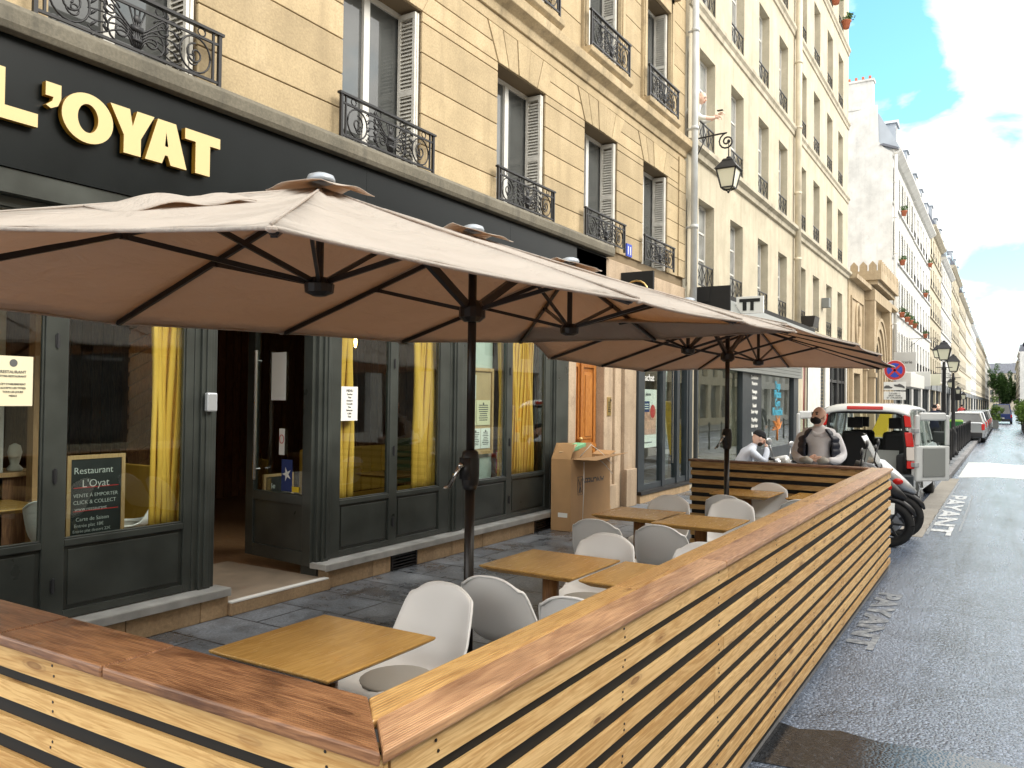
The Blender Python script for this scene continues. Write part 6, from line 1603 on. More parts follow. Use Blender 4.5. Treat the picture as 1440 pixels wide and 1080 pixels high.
m_ = MB(); m_.smooth = True; m_.tube([V(-.015, -.66, .64), V(-.005, -.665, 1.1), V(.05, -.61, 1.62), V(.06, -.5, 1.69), V(.06, .5, 1.69), V(.05, .61, 1.62), V(-.005, .665, 1.1), V(-.015, .66, .64)], .028, 8); m_.build('door_seal', 'rubber', van)
m_ = MB(); m_.box(VX - .1, VX - .091, VY - .74, VY - .60, VZ + .44, VZ + .48); m_.box(VX - .1, VX - .091, VY + .60, VY + .74, VZ + .44, VZ + .48); m_.build('reflector', 'lens_red', van)
for yy, xx in ((-.38, 1.9), (.38, 1.9), (-.38, 1.0), (.35, 1.0)):
    s_ = MB(); s_.box(VX + xx, VX + xx + .14, VY + yy - .24, VY + yy + .24, VZ + .55, VZ + 1.32); s_.box(VX + xx, VX + xx + .5, VY + yy - .24, VY + yy + .24, VZ + .501, VZ + .72)
    so = s_.build('seat', 'carinterior', van, bevel=.09)
    h_ = MB(); h_.box(VX + xx + .02, VX + xx + .12, VY + yy - .13, VY + yy + .13, VZ + 1.38, VZ + 1.58); h_.tube([V(xx + .07, yy - .05, 1.3), V(xx + .07, yy - .05, 1.4)], .008, 6); h_.tube([V(xx + .07, yy + .05, 1.3), V(xx + .07, yy + .05, 1.4)], .008, 6); h_.build('headrest', 'carinterior', so, bevel=.06)
m_ = MB(); m_.hexa([V(.25, -.5, .6), V(.30, -.5, .6), V(.30, .1, .6), V(.25, .1, .6)], [V(.45, -.5, 1.0), V(.5, -.5, 1.0), V(.5, .1, 1.0), V(.45, .1, 1.0)]); m_.build('parcel_board', 'greypanel', van)
m_ = MB(); m_.box(VX - .02, VX + .10, VY - .30, VY + .30, VZ + 1.74, VZ + 1.80); m_.build('high_brake_light', 'lens_red', van, bevel=.01)
van.rotation_euler = (0, 0, math.radians(-1.6))
def van_door(hy, ang, label):
    s = 1 if hy > 0 else -1
    T = Matrix.Translation(V(-.02, hy, .5)) @ Matrix.Rotation(ang, 4, 'Z')
    # local: door extends along +x ; outer skin on -y*s side
    d = MB(); W_ = .76
    o1, o2 = (-.03, .03)
    d.box(0, W_, o1, o2, 0, .62, T); d.box(0, .09, o1, o2, .62, 1.16, T); d.box(W_ - .08, W_, o1, o2, .62, 1.16, T); d.box(.09, W_ - .08, o1, o2, 1.06, 1.2, T)
    do = d.build('rear_door', 'whitecar', van, bevel=.025)
    i_ = MB(); yy = sorted((s * .031 * (1 if True else 1), s * .045)); i_.box(.14, W_ - .12, yy[0], yy[1], .08, .58, T); i_.build('door_trim', 'greypanel', do, bevel=.006)
    MB().box(.09, W_ - .08, -.004, .004, .62, 1.06, T).build('door_window', 'glass', do)
    hg = MB(); hg.box(-.05, .05, -.045, .045, .25, .33, T); hg.box(-.05, .05, -.045, .045, .85, .92, T); hg.build('hinge', 'silver', do, bevel=.008)
    return do
van_door(-Wd - .02, math.radians(-38), '')
van_door(Wd + .02, math.radians(167), '')
for x in (.75, 3.25):
    for s in (-1, 1): wheel(van, VX + x, VY + s * (Wd - .1), VZ + .30, .31, .19)
m_ = MB(); m_.box(VX + 2.72, VX + 2.78, VY - Wd - .25, VY - Wd - .03, VZ + 1.08, VZ + 1.3); m_.bar(V(2.85, -Wd + .02, 1.1), V(2.78, -Wd - .1, 1.14), .04); m_.build('wing_mirror', 'blackplastic', van, bevel=.03)
m_ = MB(); m_.box(VX + 2.72, VX + 2.78, VY + Wd + .03, VY + Wd + .25, VZ + 1.08, VZ + 1.3); m_.build('wing_mirror', 'blackplastic', van, bevel=.03)

def car(x, y, label, paint, L_=3.9, W_=.85, Hh=1.48, rz=0, boxy=0.3, roofmt=None):
    t = thing('parked_car', label, 'car', (x, y, -.1), 'cars parked along the kerb')
    low = [(0, .35), (.0, .8), (.08, .95), (L_ - 1.0, .95), (L_ - .2, .82), (L_, .6), (L_, .32)]
    m_ = MB(); m_.smooth = True
    st = [(0.0, .30, .78, .93), (.03, .25, .84, 1.0), (.5, .22, .88, 1.0), (1.6, .22, .9, .98), (2.6, .22, .9, .95), (L_ - .9, .22, .88, .9), (L_ - .25, .25, .8, .82), (L_, .3, .7, .6)]
    rings = []
    for (xx, zb, wv, ztp) in st:
        wv = wv * W_ / .9; rings.append([(xx, -wv, zb), (xx, -wv * 1.02, (zb + ztp) / 2), (xx, -wv * .97, ztp - .04), (xx, -wv * .85, ztp), (xx, wv * .85, ztp), (xx, wv * .97, ztp - .04), (xx, wv * 1.02, (zb + ztp) / 2), (xx, wv, zb)])
    vs = [p for r in rings for p in r]; k = 8
    m_._add(vs, [(i * k + j, (i + 1) * k + j, (i + 1) * k + (j + 1) % k, i * k + (j + 1) % k) for i in range(len(rings) - 1) for j in range(k)] + [tuple(range(k - 1, -1, -1)), tuple(range((len(rings) - 1) * k, len(rings) * k))])
    b = m_.build('body', paint, t, local=True, bevel=.02)
    m_ = MB(); a = W_ * .9; c_ = W_ * .72; x0, x1, x2, x3 = .05, .35 * (1 - boxy) + .05, 2.3, 3.0
    m_.hexa([(x0, -a, .96), (x3, -a, .93), (x3, a, .93), (x0, a, .96)], [(x1, -c_, Hh - .04), (x2, -c_, Hh - .04), (x2, c_, Hh - .04), (x1, c_, Hh - .04)])
    m_.build('windows', 'dark_glass', t, local=True, bevel=.03)
    m_ = MB(); m_.hexa([(x1 - .06, -c_ - .02, Hh - .06), (x2 + .05, -c_ - .02, Hh - .06), (x2 + .05, c_ + .02, Hh - .06), (x1 - .06, c_ + .02, Hh - .06)], [(x1 + .02, -c_ + .04, Hh), (x2 - .05, -c_ + .04, Hh), (x2 - .05, c_ - .04, Hh), (x1 + .02, c_ - .04, Hh)])
    for s in (-1, 1):
        m_.bar((x0 + .01, s * (a + .0), .96), (x1 - .03, s * (c_ + .0), Hh - .04), .07, .09); m_.bar((x3, s * a, .93), (x2, s * c_, Hh - .04), .05); m_.bar((1.45, s * (a + .005), .95), (1.45, s * (c_ + .01), Hh - .04), .05)
    m_.build('roof', roofmt or paint, t, local=True, bevel=.02)
    for s in (-1, 1): m_ = MB(); m_.box(-.03, .06, s * W_ * .9 - .07, s * W_ * .9 + .07, .62, .92); m_.build('tail_light', 'lens_red', t, local=True, bevel=.02)
    m_ = MB(); m_.box(-.05, .06, -W_ * .86, W_ * .86, .26, .5); m_.build('bumper', 'blackplastic', t, local=True, bevel=.03)
    MB().box(-.06, -.051, -.26, .26, .52, .62).build('number_plate', 'paper', t, local=True)
    for xx in (.7, L_ - .8):
        for s in (-1, 1):
            R = Matrix.Translation((xx, s * (W_ - .1), .3)) @ Matrix.Rotation(PI / 2, 4, 'X')
            m_ = MB(); m_.smooth = True; m_.lathe([(.19, -.1), (.27, -.1), (.3, -.07), (.3, .07), (.27, .1), (.19, .1)], n=18, T=R); w_ = m_.build('wheel', 'rubber', t, local=True)
            m_ = MB(); m_.lathe([(.18, -.105), (.18, .105)], n=14, T=R); m_.build('rim', 'silver', w_, local=True)
    return t
car(45.5, 1.75, 'white topped silver car nearest in the parked row beyond the green bins', 'silver', W_=.86, roofmt='whitecar')
car(50.8, 1.75, 'light grey car second in the parked row', 'silver'); car(56, 1.75, 'dark car third in the parked row', 'joinery2'); car(61.5, 1.75, 'silver car far in the parked row', 'greypanel'); car(67, 1.75, 'last pale car of the parked row', 'whitecar')
vn = car(93, .45, 'dark blue van driving away in the distance', 'ink_blue', L_=4.4, W_=.92, Hh=1.95, boxy=.9); vn['group'] = ''; vn['category'] = 'van'; del vn['group']; vn.name = 'distant_van'
# bins
def bin_(x, y, label, lid):
    t = thing('wheeled_bin', label, 'bin', (x, y, 0), 'green wheeled bins by the parked cars')
    m_ = MB(); m_.hexa([(x - .22, y - .22, .08), (x + .22, y - .22, .08), (x + .22, y + .22, .08), (x - .22, y + .22, .08)], [(x - .29, y - .29, .98), (x + .29, y - .29, .98), (x + .29, y + .29, .98), (x - .29, y + .29, .98)]); m_.build('body', 'greenbin', t, bevel=.03)
    m_ = MB(); m_.hexa([(x - .31, y - .31, .985), (x + .31, y - .31, .985), (x + .31, y + .31, .985), (x - .31, y + .31, .985)], [(x - .24, y - .24, 1.07), (x + .24, y - .24, 1.07), (x + .24, y + .24, 1.07), (x - .24, y + .24, 1.07)]); m_.build('lid', lid, t, bevel=.02)
    for s in (-1, 1): m_ = MB(); m_.lathe([(.08, -.03), (.08, .03)], n=12, T=Matrix.Translation((x + .2, y + s * .2, .08)) @ Matrix.Rotation(PI / 2, 4, 'X')); m_.build('wheel', 'rubber', t)
bin_(41.5, 1.95, 'green wheeled bin with lime lid behind the bollards, nearer the road', 'limegreen'); bin_(41.6, 2.62, 'dark green wheeled bin left of the lime lidded one', 'greenbin')

def two_wheeler(x, y, rz, label, c1, c2, cat='motorcycle', windshield=False, name='motor_scooter', lean=.12):
    t = thing(name, label, cat, (x, y, -.1), 'parked two wheelers beyond the barrier', rz)
    Tl = Matrix.Rotation(lean, 4, 'X')
    def P(m_, nm, mt, par=None, **k):
        m_.v = [tuple(Tl @ Vector(v)) for v in m_.v]; return m_.build(nm, mt, par or t, local=True, **k)
    for xx, r in ((0, .30), (1.36, .30)):
        R = Matrix.Translation((xx, 0, r)) @ Matrix.Rotation(PI / 2, 4, 'X')
        m_ = MB(); m_.smooth = True
        n = 28; rr = r - .05
        ring = [(rr * math.cos(2 * PI * k / n), 0, r + rr * math.sin(2 * PI * k / n)) for k in range(n + 1)]
        m_.tube([(xx + p[0], 0, p[2]) for p in ring], .055, 8, cap=False); w_ = P(m_, 'wheel', 'rubber')
        m_ = MB(); m_.tube([(xx + p[0] * .78, 0, r + (p[2] - r) * .78) for p in ring], .014, 6, cap=False)
        for k in range(6): a = k * PI / 3; m_.bar((xx, 0, r), (xx + rr * .78 * math.cos(a), 0, r + rr * .78 * math.sin(a)), .025)
        m_.lathe([(.05, -.05), (.05, .05)], n=12, T=R); P(m_, 'rim', 'blackplastic', w_)
        m_ = MB(); m_.lathe([(.05, -.062), (.13, -.062), (.13, -.058), (.05, -.058)], n=22, T=R); P(m_, 'brake_disc', 'silver', w_)
        m_ = MB(); m_.smooth = True
        m_.tube([(xx + .33 * math.cos(PI * (.12 + .62 * k / 9)), 0, r + .33 * math.sin(PI * (.12 + .62 * k / 9))) for k in range(10)], [.015] + [.035] * 8 + [.015], 8); P(m_, 'mudguard', c2)
    m_ = MB(); m_.smooth = True      # rear body and seat
    m_.tube([(-.40, 0, .84), (-.2, 0, .76), (.15, 0, .64), (.45, 0, .50), (.62, 0, .38)], [.04, .085, .13, .14, .10], 14); P(m_, 'body', c1)
    m_ = MB(); m_.smooth = True; m_.tube([(-.36, 0, .92), (-.1, 0, .90), (.2, 0, .82), (.55, 0, .80), (.7, 0, .82)], [.04, .075, .10, .10, .04], 12); P(m_, 'seat', 'blackplastic')
    m_ = MB(); m_.smooth = True; m_.tube([(.55, 0, .36), (.8, 0, .30), (1.0, 0, .38), (1.08, 0, .62), (1.1, 0, .85), (1.06, 0, 1.02)], [.09, .10, .11, .13, .13, .07], 12); P(m_, 'front_fairing', c1)
    m_ = MB(); m_.smooth = True; m_.tube([(1.36, .06, .3), (1.14, .06, .95)], .022, 8); m_.tube([(1.36, -.06, .3), (1.14, -.06, .95)], .022, 8); P(m_, 'fork', 'silver')
    m_ = MB(); m_.smooth = True; m_.tube([(1.02, -.36, 1.04), (1.05, -.2, 1.04), (1.1, 0, 1.0), (1.05, .2, 1.04), (1.02, .36, 1.04)], .016, 8); h_ = P(m_, 'handlebar', 'silver')
    for s in (-1, 1):
        m_ = MB(); m_.smooth = True; m_.tube([(1.02, s * .25, 1.04), (1.0, s * .38, 1.04)], .022, 8); P(m_, 'grip', 'blackplastic', h_)
        m_ = MB(); m_.smooth = True; m_.tube([(1.05, s * .2, 1.05), (1.08, s * .28, 1.24)], .008, 6); m_.ball((1.08, s * .30, 1.28), (.02, .08, .05), 12, 8); P(m_, 'mirror', c2, h_)
    m_ = MB(); m_.smooth = True; m_.tube([(.95, 0, 1.04), (1.12, 0, .98), (1.28, 0, .84), (1.44, 0, .72), (1.56, 0, .64)], [.08, .11, .10, .07, .03], 12); P(m_, 'front_cowl', c1)
    m_ = MB(); m_.smooth = True; m_.ball((1.34, -.09, .80), (.07, .02, .045), 10, 6); P(m_, 'position_light', 'lens_red')
    m_ = MB(); m_.smooth = True; m_.ball((.68, 0, .46), (.24, .14, .17), 14, 8); m_.tube([(.4, -.1, .3), (.75, -.13, .28), (1.0, -.08, .4)], .05, 8); P(m_, 'engine', 'blackplastic')
    m_ = MB(); m_.smooth = True; m_.ball((1.08, 0, .98), (.10, .17, .10), 14, 8); P(m_, 'handlebar_cover', c2)
    m_ = MB(); m_.smooth = True; m_.ball((1.19, 0, .88), (.07, .09, .08), 12, 8); P(m_, 'headlight', 'lens_clear')
    m_ = MB(); m_.smooth = True; m_.ball((-.42, 0, .84), (.05, .10, .045), 12, 8); P(m_, 'tail_light', 'lens_red')
    m_ = MB(); m_.bar((-.40, 0, .80), (-.50, 0, .52), .06, .012); m_.box(-.52, -.50, -.09, .09, .46, .60); P(m_, 'plate_holder', 'paper')
    for s in (-1, 1): m_ = MB(); m_.smooth = True; m_.ball((-.38, s * .15, .78), (.03, .035, .022), 8, 6); P(m_, 'indicator', 'orange')
    m_ = MB(); m_.smooth = True; m_.tube([(.2, -.16, .28), (-.05, -.17, .34), (-.25, -.17, .42)], [.04, .05, .045], 10); P(m_, 'exhaust', 'steel')
    m_ = MB(); m_.bar((.5, .12, .3), (.38, .3, .02), .02); P(m_, 'side_stand', 'blackplastic')
    if windshield:
        m_ = MB(); m_.smooth = True
        m_.grid(lambda u, v: (1.16 - .22 * v - .05 * (u * 2 - 1) ** 2, (u - .5) * (.42 - .1 * v), 1.0 + .42 * v), 8, 6); P(m_, 'windscreen', 'silver', solid=.006)
    return t
two_wheeler(12.30, 2.62, math.radians(-86), 'silver and black motorcycle, front wheel toward the road, past the barrier end', 'silver', 'blackplastic', windshield=True, lean=.1)
two_wheeler(11.5, 2.66, math.radians(-88), 'black scooter half hidden behind the end of the barrier', 'blackplastic', 'blackplastic', windshield=False)
two_wheeler(11.35, 1.75, math.radians(72), 'white and blue scooter between the barrier end panel and the sitting man', 'whitecar', 'silver', lean=.1)

# ------------------------------------------------------------------ people
def skin_mesh(joints, edges, radii, name, mat, parent, loc, sub=2, zones=None, root=0):
    me = bpy.data.meshes.new(name); me.from_pydata([Vector(j) for j in joints], edges, [])
    o = bpy.data.objects.new(name, me); C.objects.link(o)
    sk_ = o.modifiers.new('k', 'SKIN'); sk_.use_smooth_shade = True
    lay = me.skin_vertices[0] if me.skin_vertices else None
    if lay is None:
        bm = bmesh.new(); bm.from_mesh(me); bm.verts.layers.skin.verify(); bm.to_mesh(me); bm.free(); lay = me.skin_vertices[0]
    for i, r in enumerate(radii):
        lay.data[i].radius = r if isinstance(r, (tuple, list)) else (r, r); lay.data[i].use_root = (i == root)
    o.modifiers.new('s', 'SUBSURF').levels = sub
    bpy.context.view_layer.update()
    dg = bpy.context.evaluated_depsgraph_get(); nm = bpy.data.meshes.new_from_object(o.evaluated_get(dg)); bpy.data.objects.remove(o)
    nm.name = name; nm.materials.clear()
    mats = mat if isinstance(mat, (list, tuple)) else [mat]
    for q in mats: nm.materials.append(MT[q])
    for p in nm.polygons:
        p.use_smooth = True
        p.material_index = zones(p.center) if zones else 0
    r = bpy.data.objects.new(name, nm); C.objects.link(r); r.parent = parent
    if loc: r.location = loc
    return r
def head_parts(body, c, s, yawd, tiltd, hair=None, beard=False, mask=False, beanie=False):
    """features on a head centred at c (local), looking +x before yaw"""
    T = Matrix.Translation(c) @ Matrix.Rotation(yawd, 4, 'Z') @ Matrix.Rotation(tiltd, 4, 'Y')
    def P(m_, nm, mt): m_.v = [tuple(T @ Vector(v)) for v in m_.v]; return m_.build(nm, mt, body, local=True)
    e = MB(); e.smooth = True
    for q in (-1, 1): e.ball((.092 * s, q * .033 * s, .012 * s), .012 * s, 8, 6)
    P(e, 'eyes', 'ink')
    n = MB(); n.smooth = True; n.tube([(.098 * s, 0, .01 * s), (.118 * s, 0, -.03 * s), (.1 * s, 0, -.042 * s)], [.009 * s, .016 * s, .012 * s], 8); P(n, 'nose', 'skin')
    for q in (-1, 1):
        n = MB(); n.smooth = True; n.ball((-.002 * s, q * .081 * s, -.01 * s), (.02 * s, .01 * s, .032 * s), 8, 6); P(n, 'ear', 'skin')
    if not mask:
        n = MB(); n.smooth = True; n.ball((.09 * s, 0, -.065 * s), (.012 * s, .026 * s, .007 * s), 8, 6); P(n, 'mouth', 'red')
    b = MB(); b.smooth = True
    for q in (-1, 1): b.tube([(.096 * s, q * .015 * s, .032 * s), (.093 * s, q * .05 * s, .034 * s)], .005 * s, 5)
    P(b, 'eyebrows', 'beard')
    if mask:
        m_ = MB(); m_.smooth = True; m_.ball((.048 * s, 0, -.058 * s), (.068 * s, .068 * s, .052 * s), 16, 10)
        for q in (-1, 1): m_.tube([(.05 * s, q * .066 * s, -.04 * s), (.0, q * .084 * s, -.005 * s)], .003 * s, 4)
        P(m_, 'face_mask', 'mask')
    if beard:
        m_ = MB(); m_.smooth = True; m_.ball((.045 * s, 0, -.075 * s), (.058 * s, .064 * s, .045 * s), 16, 10); P(m_, 'beard', 'beard')
    if beanie:
        m_ = MB(); m_.smooth = True; m_.ball((-.008 * s, 0, .045 * s), (.104 * s, .088 * s, .088 * s), 18, 12); m_.tube([(-.008 * s + .103 * s * math.cos(a), .087 * s * math.sin(a), .035 * s + .01 * s * math.cos(a)) for a in [2 * PI * k / 20 for k in range(21)]], .013 * s, 6); P(m_, 'beanie', 'wool')
    if hair:
        m_ = MB(); m_.smooth = True; m_.ball((-.012 * s, 0, .02 * s), (.1 * s, .084 * s, .1 * s), 18, 12); P(m_, 'hair', hair)
def person(loc, rz, label, pose, top, legs, headk, vest=False, zones=None, hand_obj=None):
    t = thing('person', label, 'person', loc, rz=rz)
    J = pose['J']; E_ = pose['E']; R_ = pose['R']
    body = skin_mesh(J, E_, R_, 'body', [top, legs, 'skin'], t, None, 2, zones)
    # head proper
    hc = pose['head']; hd = MB(); hd.smooth = True
    T = Matrix.Translation(hc) @ Matrix.Rotation(pose['yaw'], 4, 'Z') @ Matrix.Rotation(pose['tilt'], 4, 'Y')
    def hf(u, v):
        ph = v * PI; th = u * 2 * PI
        x = math.sin(ph) * math.cos(th); y = math.sin(ph) * math.sin(th); z = math.cos(ph)
        w = 1 - .22 * max(0, -z) ** 1.2
        q = Vector(((.1 if x > 0 else .105) * x * (1 - .1 * max(0, -z)) + (.012 if z < -.3 and x > 0 else 0), .079 * y * w, .125 * z))
        return tuple(T @ q)
    hd.grid(hf, 24, 18); ho = hd.build('head', 'skin', t, local=True)
    head_parts(ho, hc, 1.0, pose['yaw'], pose['tilt'], **headk)
    # hands: palm + five fingers each
    for wr, di, up_, curl in pose['hands']:
        wr = Vector(wr); di = Vector(di).normalized(); n = Vector(up_).normalized(); sd = di.cross(n).normalized()
        js = [wr, wr + di * .05]; ed = [(0, 1)]; rr = [(.024, .02), (.036, .02)]
        for k, (o_, ln) in enumerate(((-.028, .062), (-.010, .074), (.010, .070), (.027, .056))):
            b = wr + di * .085 + sd * o_; i = len(js); js += [b, b + di * ln * .5 - n * curl * .25 * ln, b + di * ln * .75 - n * curl * ln * .8, b + di * ln * .65 - n * curl * ln * 1.2]; ed += [(1, i), (i, i + 1), (i + 1, i + 2), (i + 2, i + 3)]; rr += [.0115, .0095, .0085, .0075]
        i = len(js); js += [wr + di * .035 - sd * .035 - n * .005, wr + di * .065 - sd * .055 - n * .02, wr + di * .09 - sd * .05 - n * .035]; ed += [(0, i), (i, i + 1), (i + 1, i + 2)]; rr += [.015, .011, .009]
        skin_mesh(js, ed, rr, 'hand', 'skin', body, None, 1)
    if vest:
        v = MB(); v.smooth = True
        for s in (-1, 1):
            def vf(u, w, s=s):
                z = .92 + .56 * w; a = math.radians(40 + 125 * u) * s     # front edge round to the back
                rx = .152 + .02 * math.sin(w * 3) - .03 * w; ry = .222 - .015 * w + .01 * math.sin(w * PI)
                puff = .012 * abs(math.sin(w * PI * 7))
                k = 1 if w < .8 else 1 - .45 * (w - .8) / .2
                return ((rx + puff + .02) * math.cos(a) + .02 - .01 * w, (ry + puff + .012) * math.sin(a) * k, z)
            v.grid(vf, 18, 42)
        v.build('quilted_vest', 'vest', t, local=True, solid=.02)
    return t
# bald man standing: faces the camera side, hands together at the belly
def stand_pose():
    J = [(0, 0, .95), (.0, 0, 1.12), (.0, 0, 1.30), (-.01, 0, 1.42), (.0, 0, 1.50), (.015, 0, 1.56),
         (0, .185, 1.41), (-.02, .28, 1.15), (.17, .21, 1.09), (.255, .11, 1.11),
         (0, -.185, 1.41), (-.02, -.28, 1.15), (.17, -.21, 1.09), (.255, -.11, 1.11),
         (0, .10, .88), (.02, .11, .48), (0, .12, .08), (.12, .14, .035),
         (0, -.10, .88), (.02, -.11, .48), (0, -.12, .08), (.12, -.14, .035)]
    E_ = [(0, 1), (1, 2), (2, 3), (3, 4), (4, 5), (3, 6), (6, 7), (7, 8), (8, 9), (3, 10), (10, 11), (11, 12), (12, 13), (0, 14), (14, 15), (15, 16), (16, 17), (0, 18), (18, 19), (19, 20), (20, 21)]
    R_ = [(.16, .13), (.175, .145), (.18, .135), (.13, .10), (.06, .06), (.055, .055), .085, .07, .055, .038, .085, .07, .055, .038, .095, .07, .05, .045, .095, .07, .05, .045]
    return dict(J=J, E=E_, R=R_, head=Vector((.045, 0, 1.635)), yaw=math.radians(-34), tilt=math.radians(-14), hands=[((.25, .11, 1.11), (.5, -.85, .1), (.8, .4, .2), .8), ((.25, -.11, 1.11), (.5, .85, .1), (.8, -.4, .2), .8)])
def zn(c):
    if c.z > 1.53: return 2
    if c.z < .90 and abs(c.y) < .3 and c.x < .16: return 1
    return 0
MX, MY = 10.75, 2.02
man = person((MX, MY, -.06), math.radians(188), 'bald man in black face mask, grey hoodie and navy quilted vest behind the barrier', stand_pose(), 'hoodie', 'jeans', dict(mask=True), vest=True, zones=zn)
hh_ = MB(); hh_.smooth = True; hh_.tube([(-.16, 0, 1.44), (-.10, .10, 1.46), (.05, .12, 1.45), (.10, .03, 1.40), (.10, -.03, 1.40), (.05, -.12, 1.45), (-.10, -.10, 1.46), (-.16, 0, 1.44)], .038, 8); hh_.build('hood', 'hoodie', man, local=True)
gl = MB(); gl.smooth = True; a_ = math.radians(188)
def loc2w(p): return Vector((MX + p[0] * math.cos(a_) - p[1] * math.sin(a_), MY + p[0] * math.sin(a_) + p[1] * math.cos(a_), -.06 + p[2]))
for s, zz in ((-1, 1.08), (1, 1.08)): gl.tube([loc2w((.30, s * .16 - .04, zz + .02)), loc2w((.33, s * .10 - .03, zz + .03)), loc2w((.33, s * .03 - .03, zz))], [.03, .05, .03], 10)
tag(gl.build('work_gloves', 'cushion'), 'pair of pale work gloves held at the belly by the bald man', 'gloves')
# seated man in beanie, bent forward, cup at his mouth
def sit_pose():
    J = [(0, 0, .50), (.05, 0, .68), (.15, 0, .86), (.22, 0, .98), (.28, 0, 1.05), (.30, 0, 1.09),
         (.20, .17, .95), (.30, .24, .72), (.50, .20, .66), (.60, .14, .66),
         (.20, -.17, .95), (.40, -.22, .80), (.46, -.13, .98), (.45, -.08, 1.03),
         (.05, .11, .50), (.46, .14, .52), (.44, .14, .10), (.56, .15, .04),
         (.05, -.11, .50), (.46, -.14, .52), (.44, -.14, .10), (.56, -.15, .04)]
    E_ = [(0, 1), (1, 2), (2, 3), (3, 4), (4, 5), (3, 6), (6, 7), (7, 8), (8, 9), (3, 10), (10, 11), (11, 12), (12, 13), (0, 14), (14, 15), (15, 16), (16, 17), (0, 18), (18, 19), (19, 20), (20, 21)]
    R_ = [(.16, .14), (.165, .14), (.17, .13), (.12, .10), (.06, .06), (.055, .055), .072, .058, .046, .034, .072, .058, .046, .034, .095, .07, .05, .045, .095, .07, .05, .045]
    return dict(J=J, E=E_, R=R_, head=Vector((.36, 0, 1.175)), yaw=0.15, tilt=math.radians(28), hands=[((.59, .14, .66), (1, -.2, -.1), (0, 0, 1), .5), ((.45, -.09, 1.02), (.2, .5, .8), (1, 0, 0), 1.0)])
def zs_(c):
    if c.z > 1.09 and c.x > .26 and abs(c.y) < .06: return 2
    if c.z < .60 and not (c.x < .12 and c.z > .56): return 1
    return 0
SX, SY = 13.05, 3.72
sit = person((SX, SY, -.0), math.radians(-62), 'man in black beanie and light hoodie sitting bent forward, drinking, in front of the shop', sit_pose(), 'hoodie2', 'jeans', dict(beanie=True, beard=True), zones=zs_)
cu_ = MB(); cu_.smooth = True; cu_.lathe([(.016, 0), (.022, .055)], n=12); co_ = tag(cu_.build('paper_cup', 'paper', None, local=True), 'small pale cup held to the mouth of the man in the black beanie', 'cup')
as_ = math.radians(-62); cp_ = Vector((.50, -.02, 1.07)); co_.location = (SX + cp_.x * math.cos(as_) - cp_.y * math.sin(as_), SY + cp_.x * math.sin(as_) + cp_.y * math.cos(as_), cp_.z); co_.rotation_euler = (0, -.7, as_)
stl = MB(); stl.smooth = True; stl.lathe([(.16, 0), (.14, .04), (.14, .36), (.17, .40)], (SX - .0, SY + .0, 0), 18); tag(stl.build('stool', 'dark_metal'), 'low dark stool under the man in the black beanie', 'stool')
# man leaning out of a window upstairs with a phone
def lean_pose():
    J = [(0, 0, -.35), (.0, 0, -.12), (.08, 0, .12), (.18, 0, .24), (.24, 0, .31), (.26, 0, .35),
         (.14, .17, .21), (.30, .24, .02), (.52, .18, .06), (.60, .14, .10), (.14, -.17, .21), (.30, -.24, -.02), (.52, -.16, -.06), (.62, -.12, -.04)]
    E_ = [(0, 1), (1, 2), (2, 3), (3, 4), (4, 5), (3, 6), (6, 7), (7, 8), (8, 9), (3, 10), (10, 11), (11, 12), (12, 13)]
    R_ = [(.15, .12), (.16, .13), (.17, .12), (.12, .10), (.06, .06), (.055, .055), .07, .055, .045, .033, .07, .055, .045, .033]
    return dict(J=J, E=E_, R=R_, head=Vector((.30, 0, .44)), yaw=-.2, tilt=math.radians(18), hands=[((.60, .14, .10), (1, -.2, .3), (-.3, 0, 1), .8), ((.61, -.12, -.04), (1, .2, .1), (0, 0, 1), .8)])
wm = person((16.22, 5.70, 7.58), math.radians(-86), 'balding man in white shirt leaning out of an upstairs window holding a phone', lean_pose(), 'paper', 'jeans', dict(), zones=lambda c: 2 if (c.z > .34 or c.x > .45) else 0)
ph = MB(); ph.box(16.30, 16.37, 4.98, 5.10, 7.73, 7.745); tag(ph.build('phone', 'black', bevel=.003), 'black phone in the hand of the man at the upstairs window', 'phone')
# walker in dark coat far down the pavement, and two beyond
def walk_pose(k=1):
    p = stand_pose(); J = [list(j) for j in p['J']]
    J[8] = (.10, .26, .92); J[9] = (.14, .26, .82); J[12] = (-.02, -.26, .90); J[13] = (.02, -.27, .80); J[7] = (-.02, .25, 1.13)
    J[15] = (.16, .1, .50); J[16] = (.2, .1, .10); J[17] = (.32, .1, .05); J[19] = (-.03, -.1, .48); J[20] = (-.25, -.1, .14); J[21] = (-.15, -.1, .04)
    p['J'] = [tuple(j) for j in J]; p['yaw'] = 0; p['tilt'] = 0
    p['hands'] = [((.14, .26, .82), (.1, 0, -1), (1, 0, 0), .4), ((.02, -.27, .80), (.1, 0, -1), (1, 0, 0), .4)]
    return p
person((33.2, 2.25, 0), 0, 'person in dark navy coat walking away beside the lamp posts', walk_pose(), 'navy', 'jeans', dict(hair='wool'), zones=zn)
person((39.0, 2.5, 0), PI, 'small distant person in dark clothes beyond the second lamp post', walk_pose(), 'wool', 'jeans', dict(hair='beard'), zones=zn)
person((72.0, 3.0, 0), 0, 'very distant walker on the left pavement near the parked cars', walk_pose(), 'red', 'jeans', dict(hair='beard'), zones=zn)

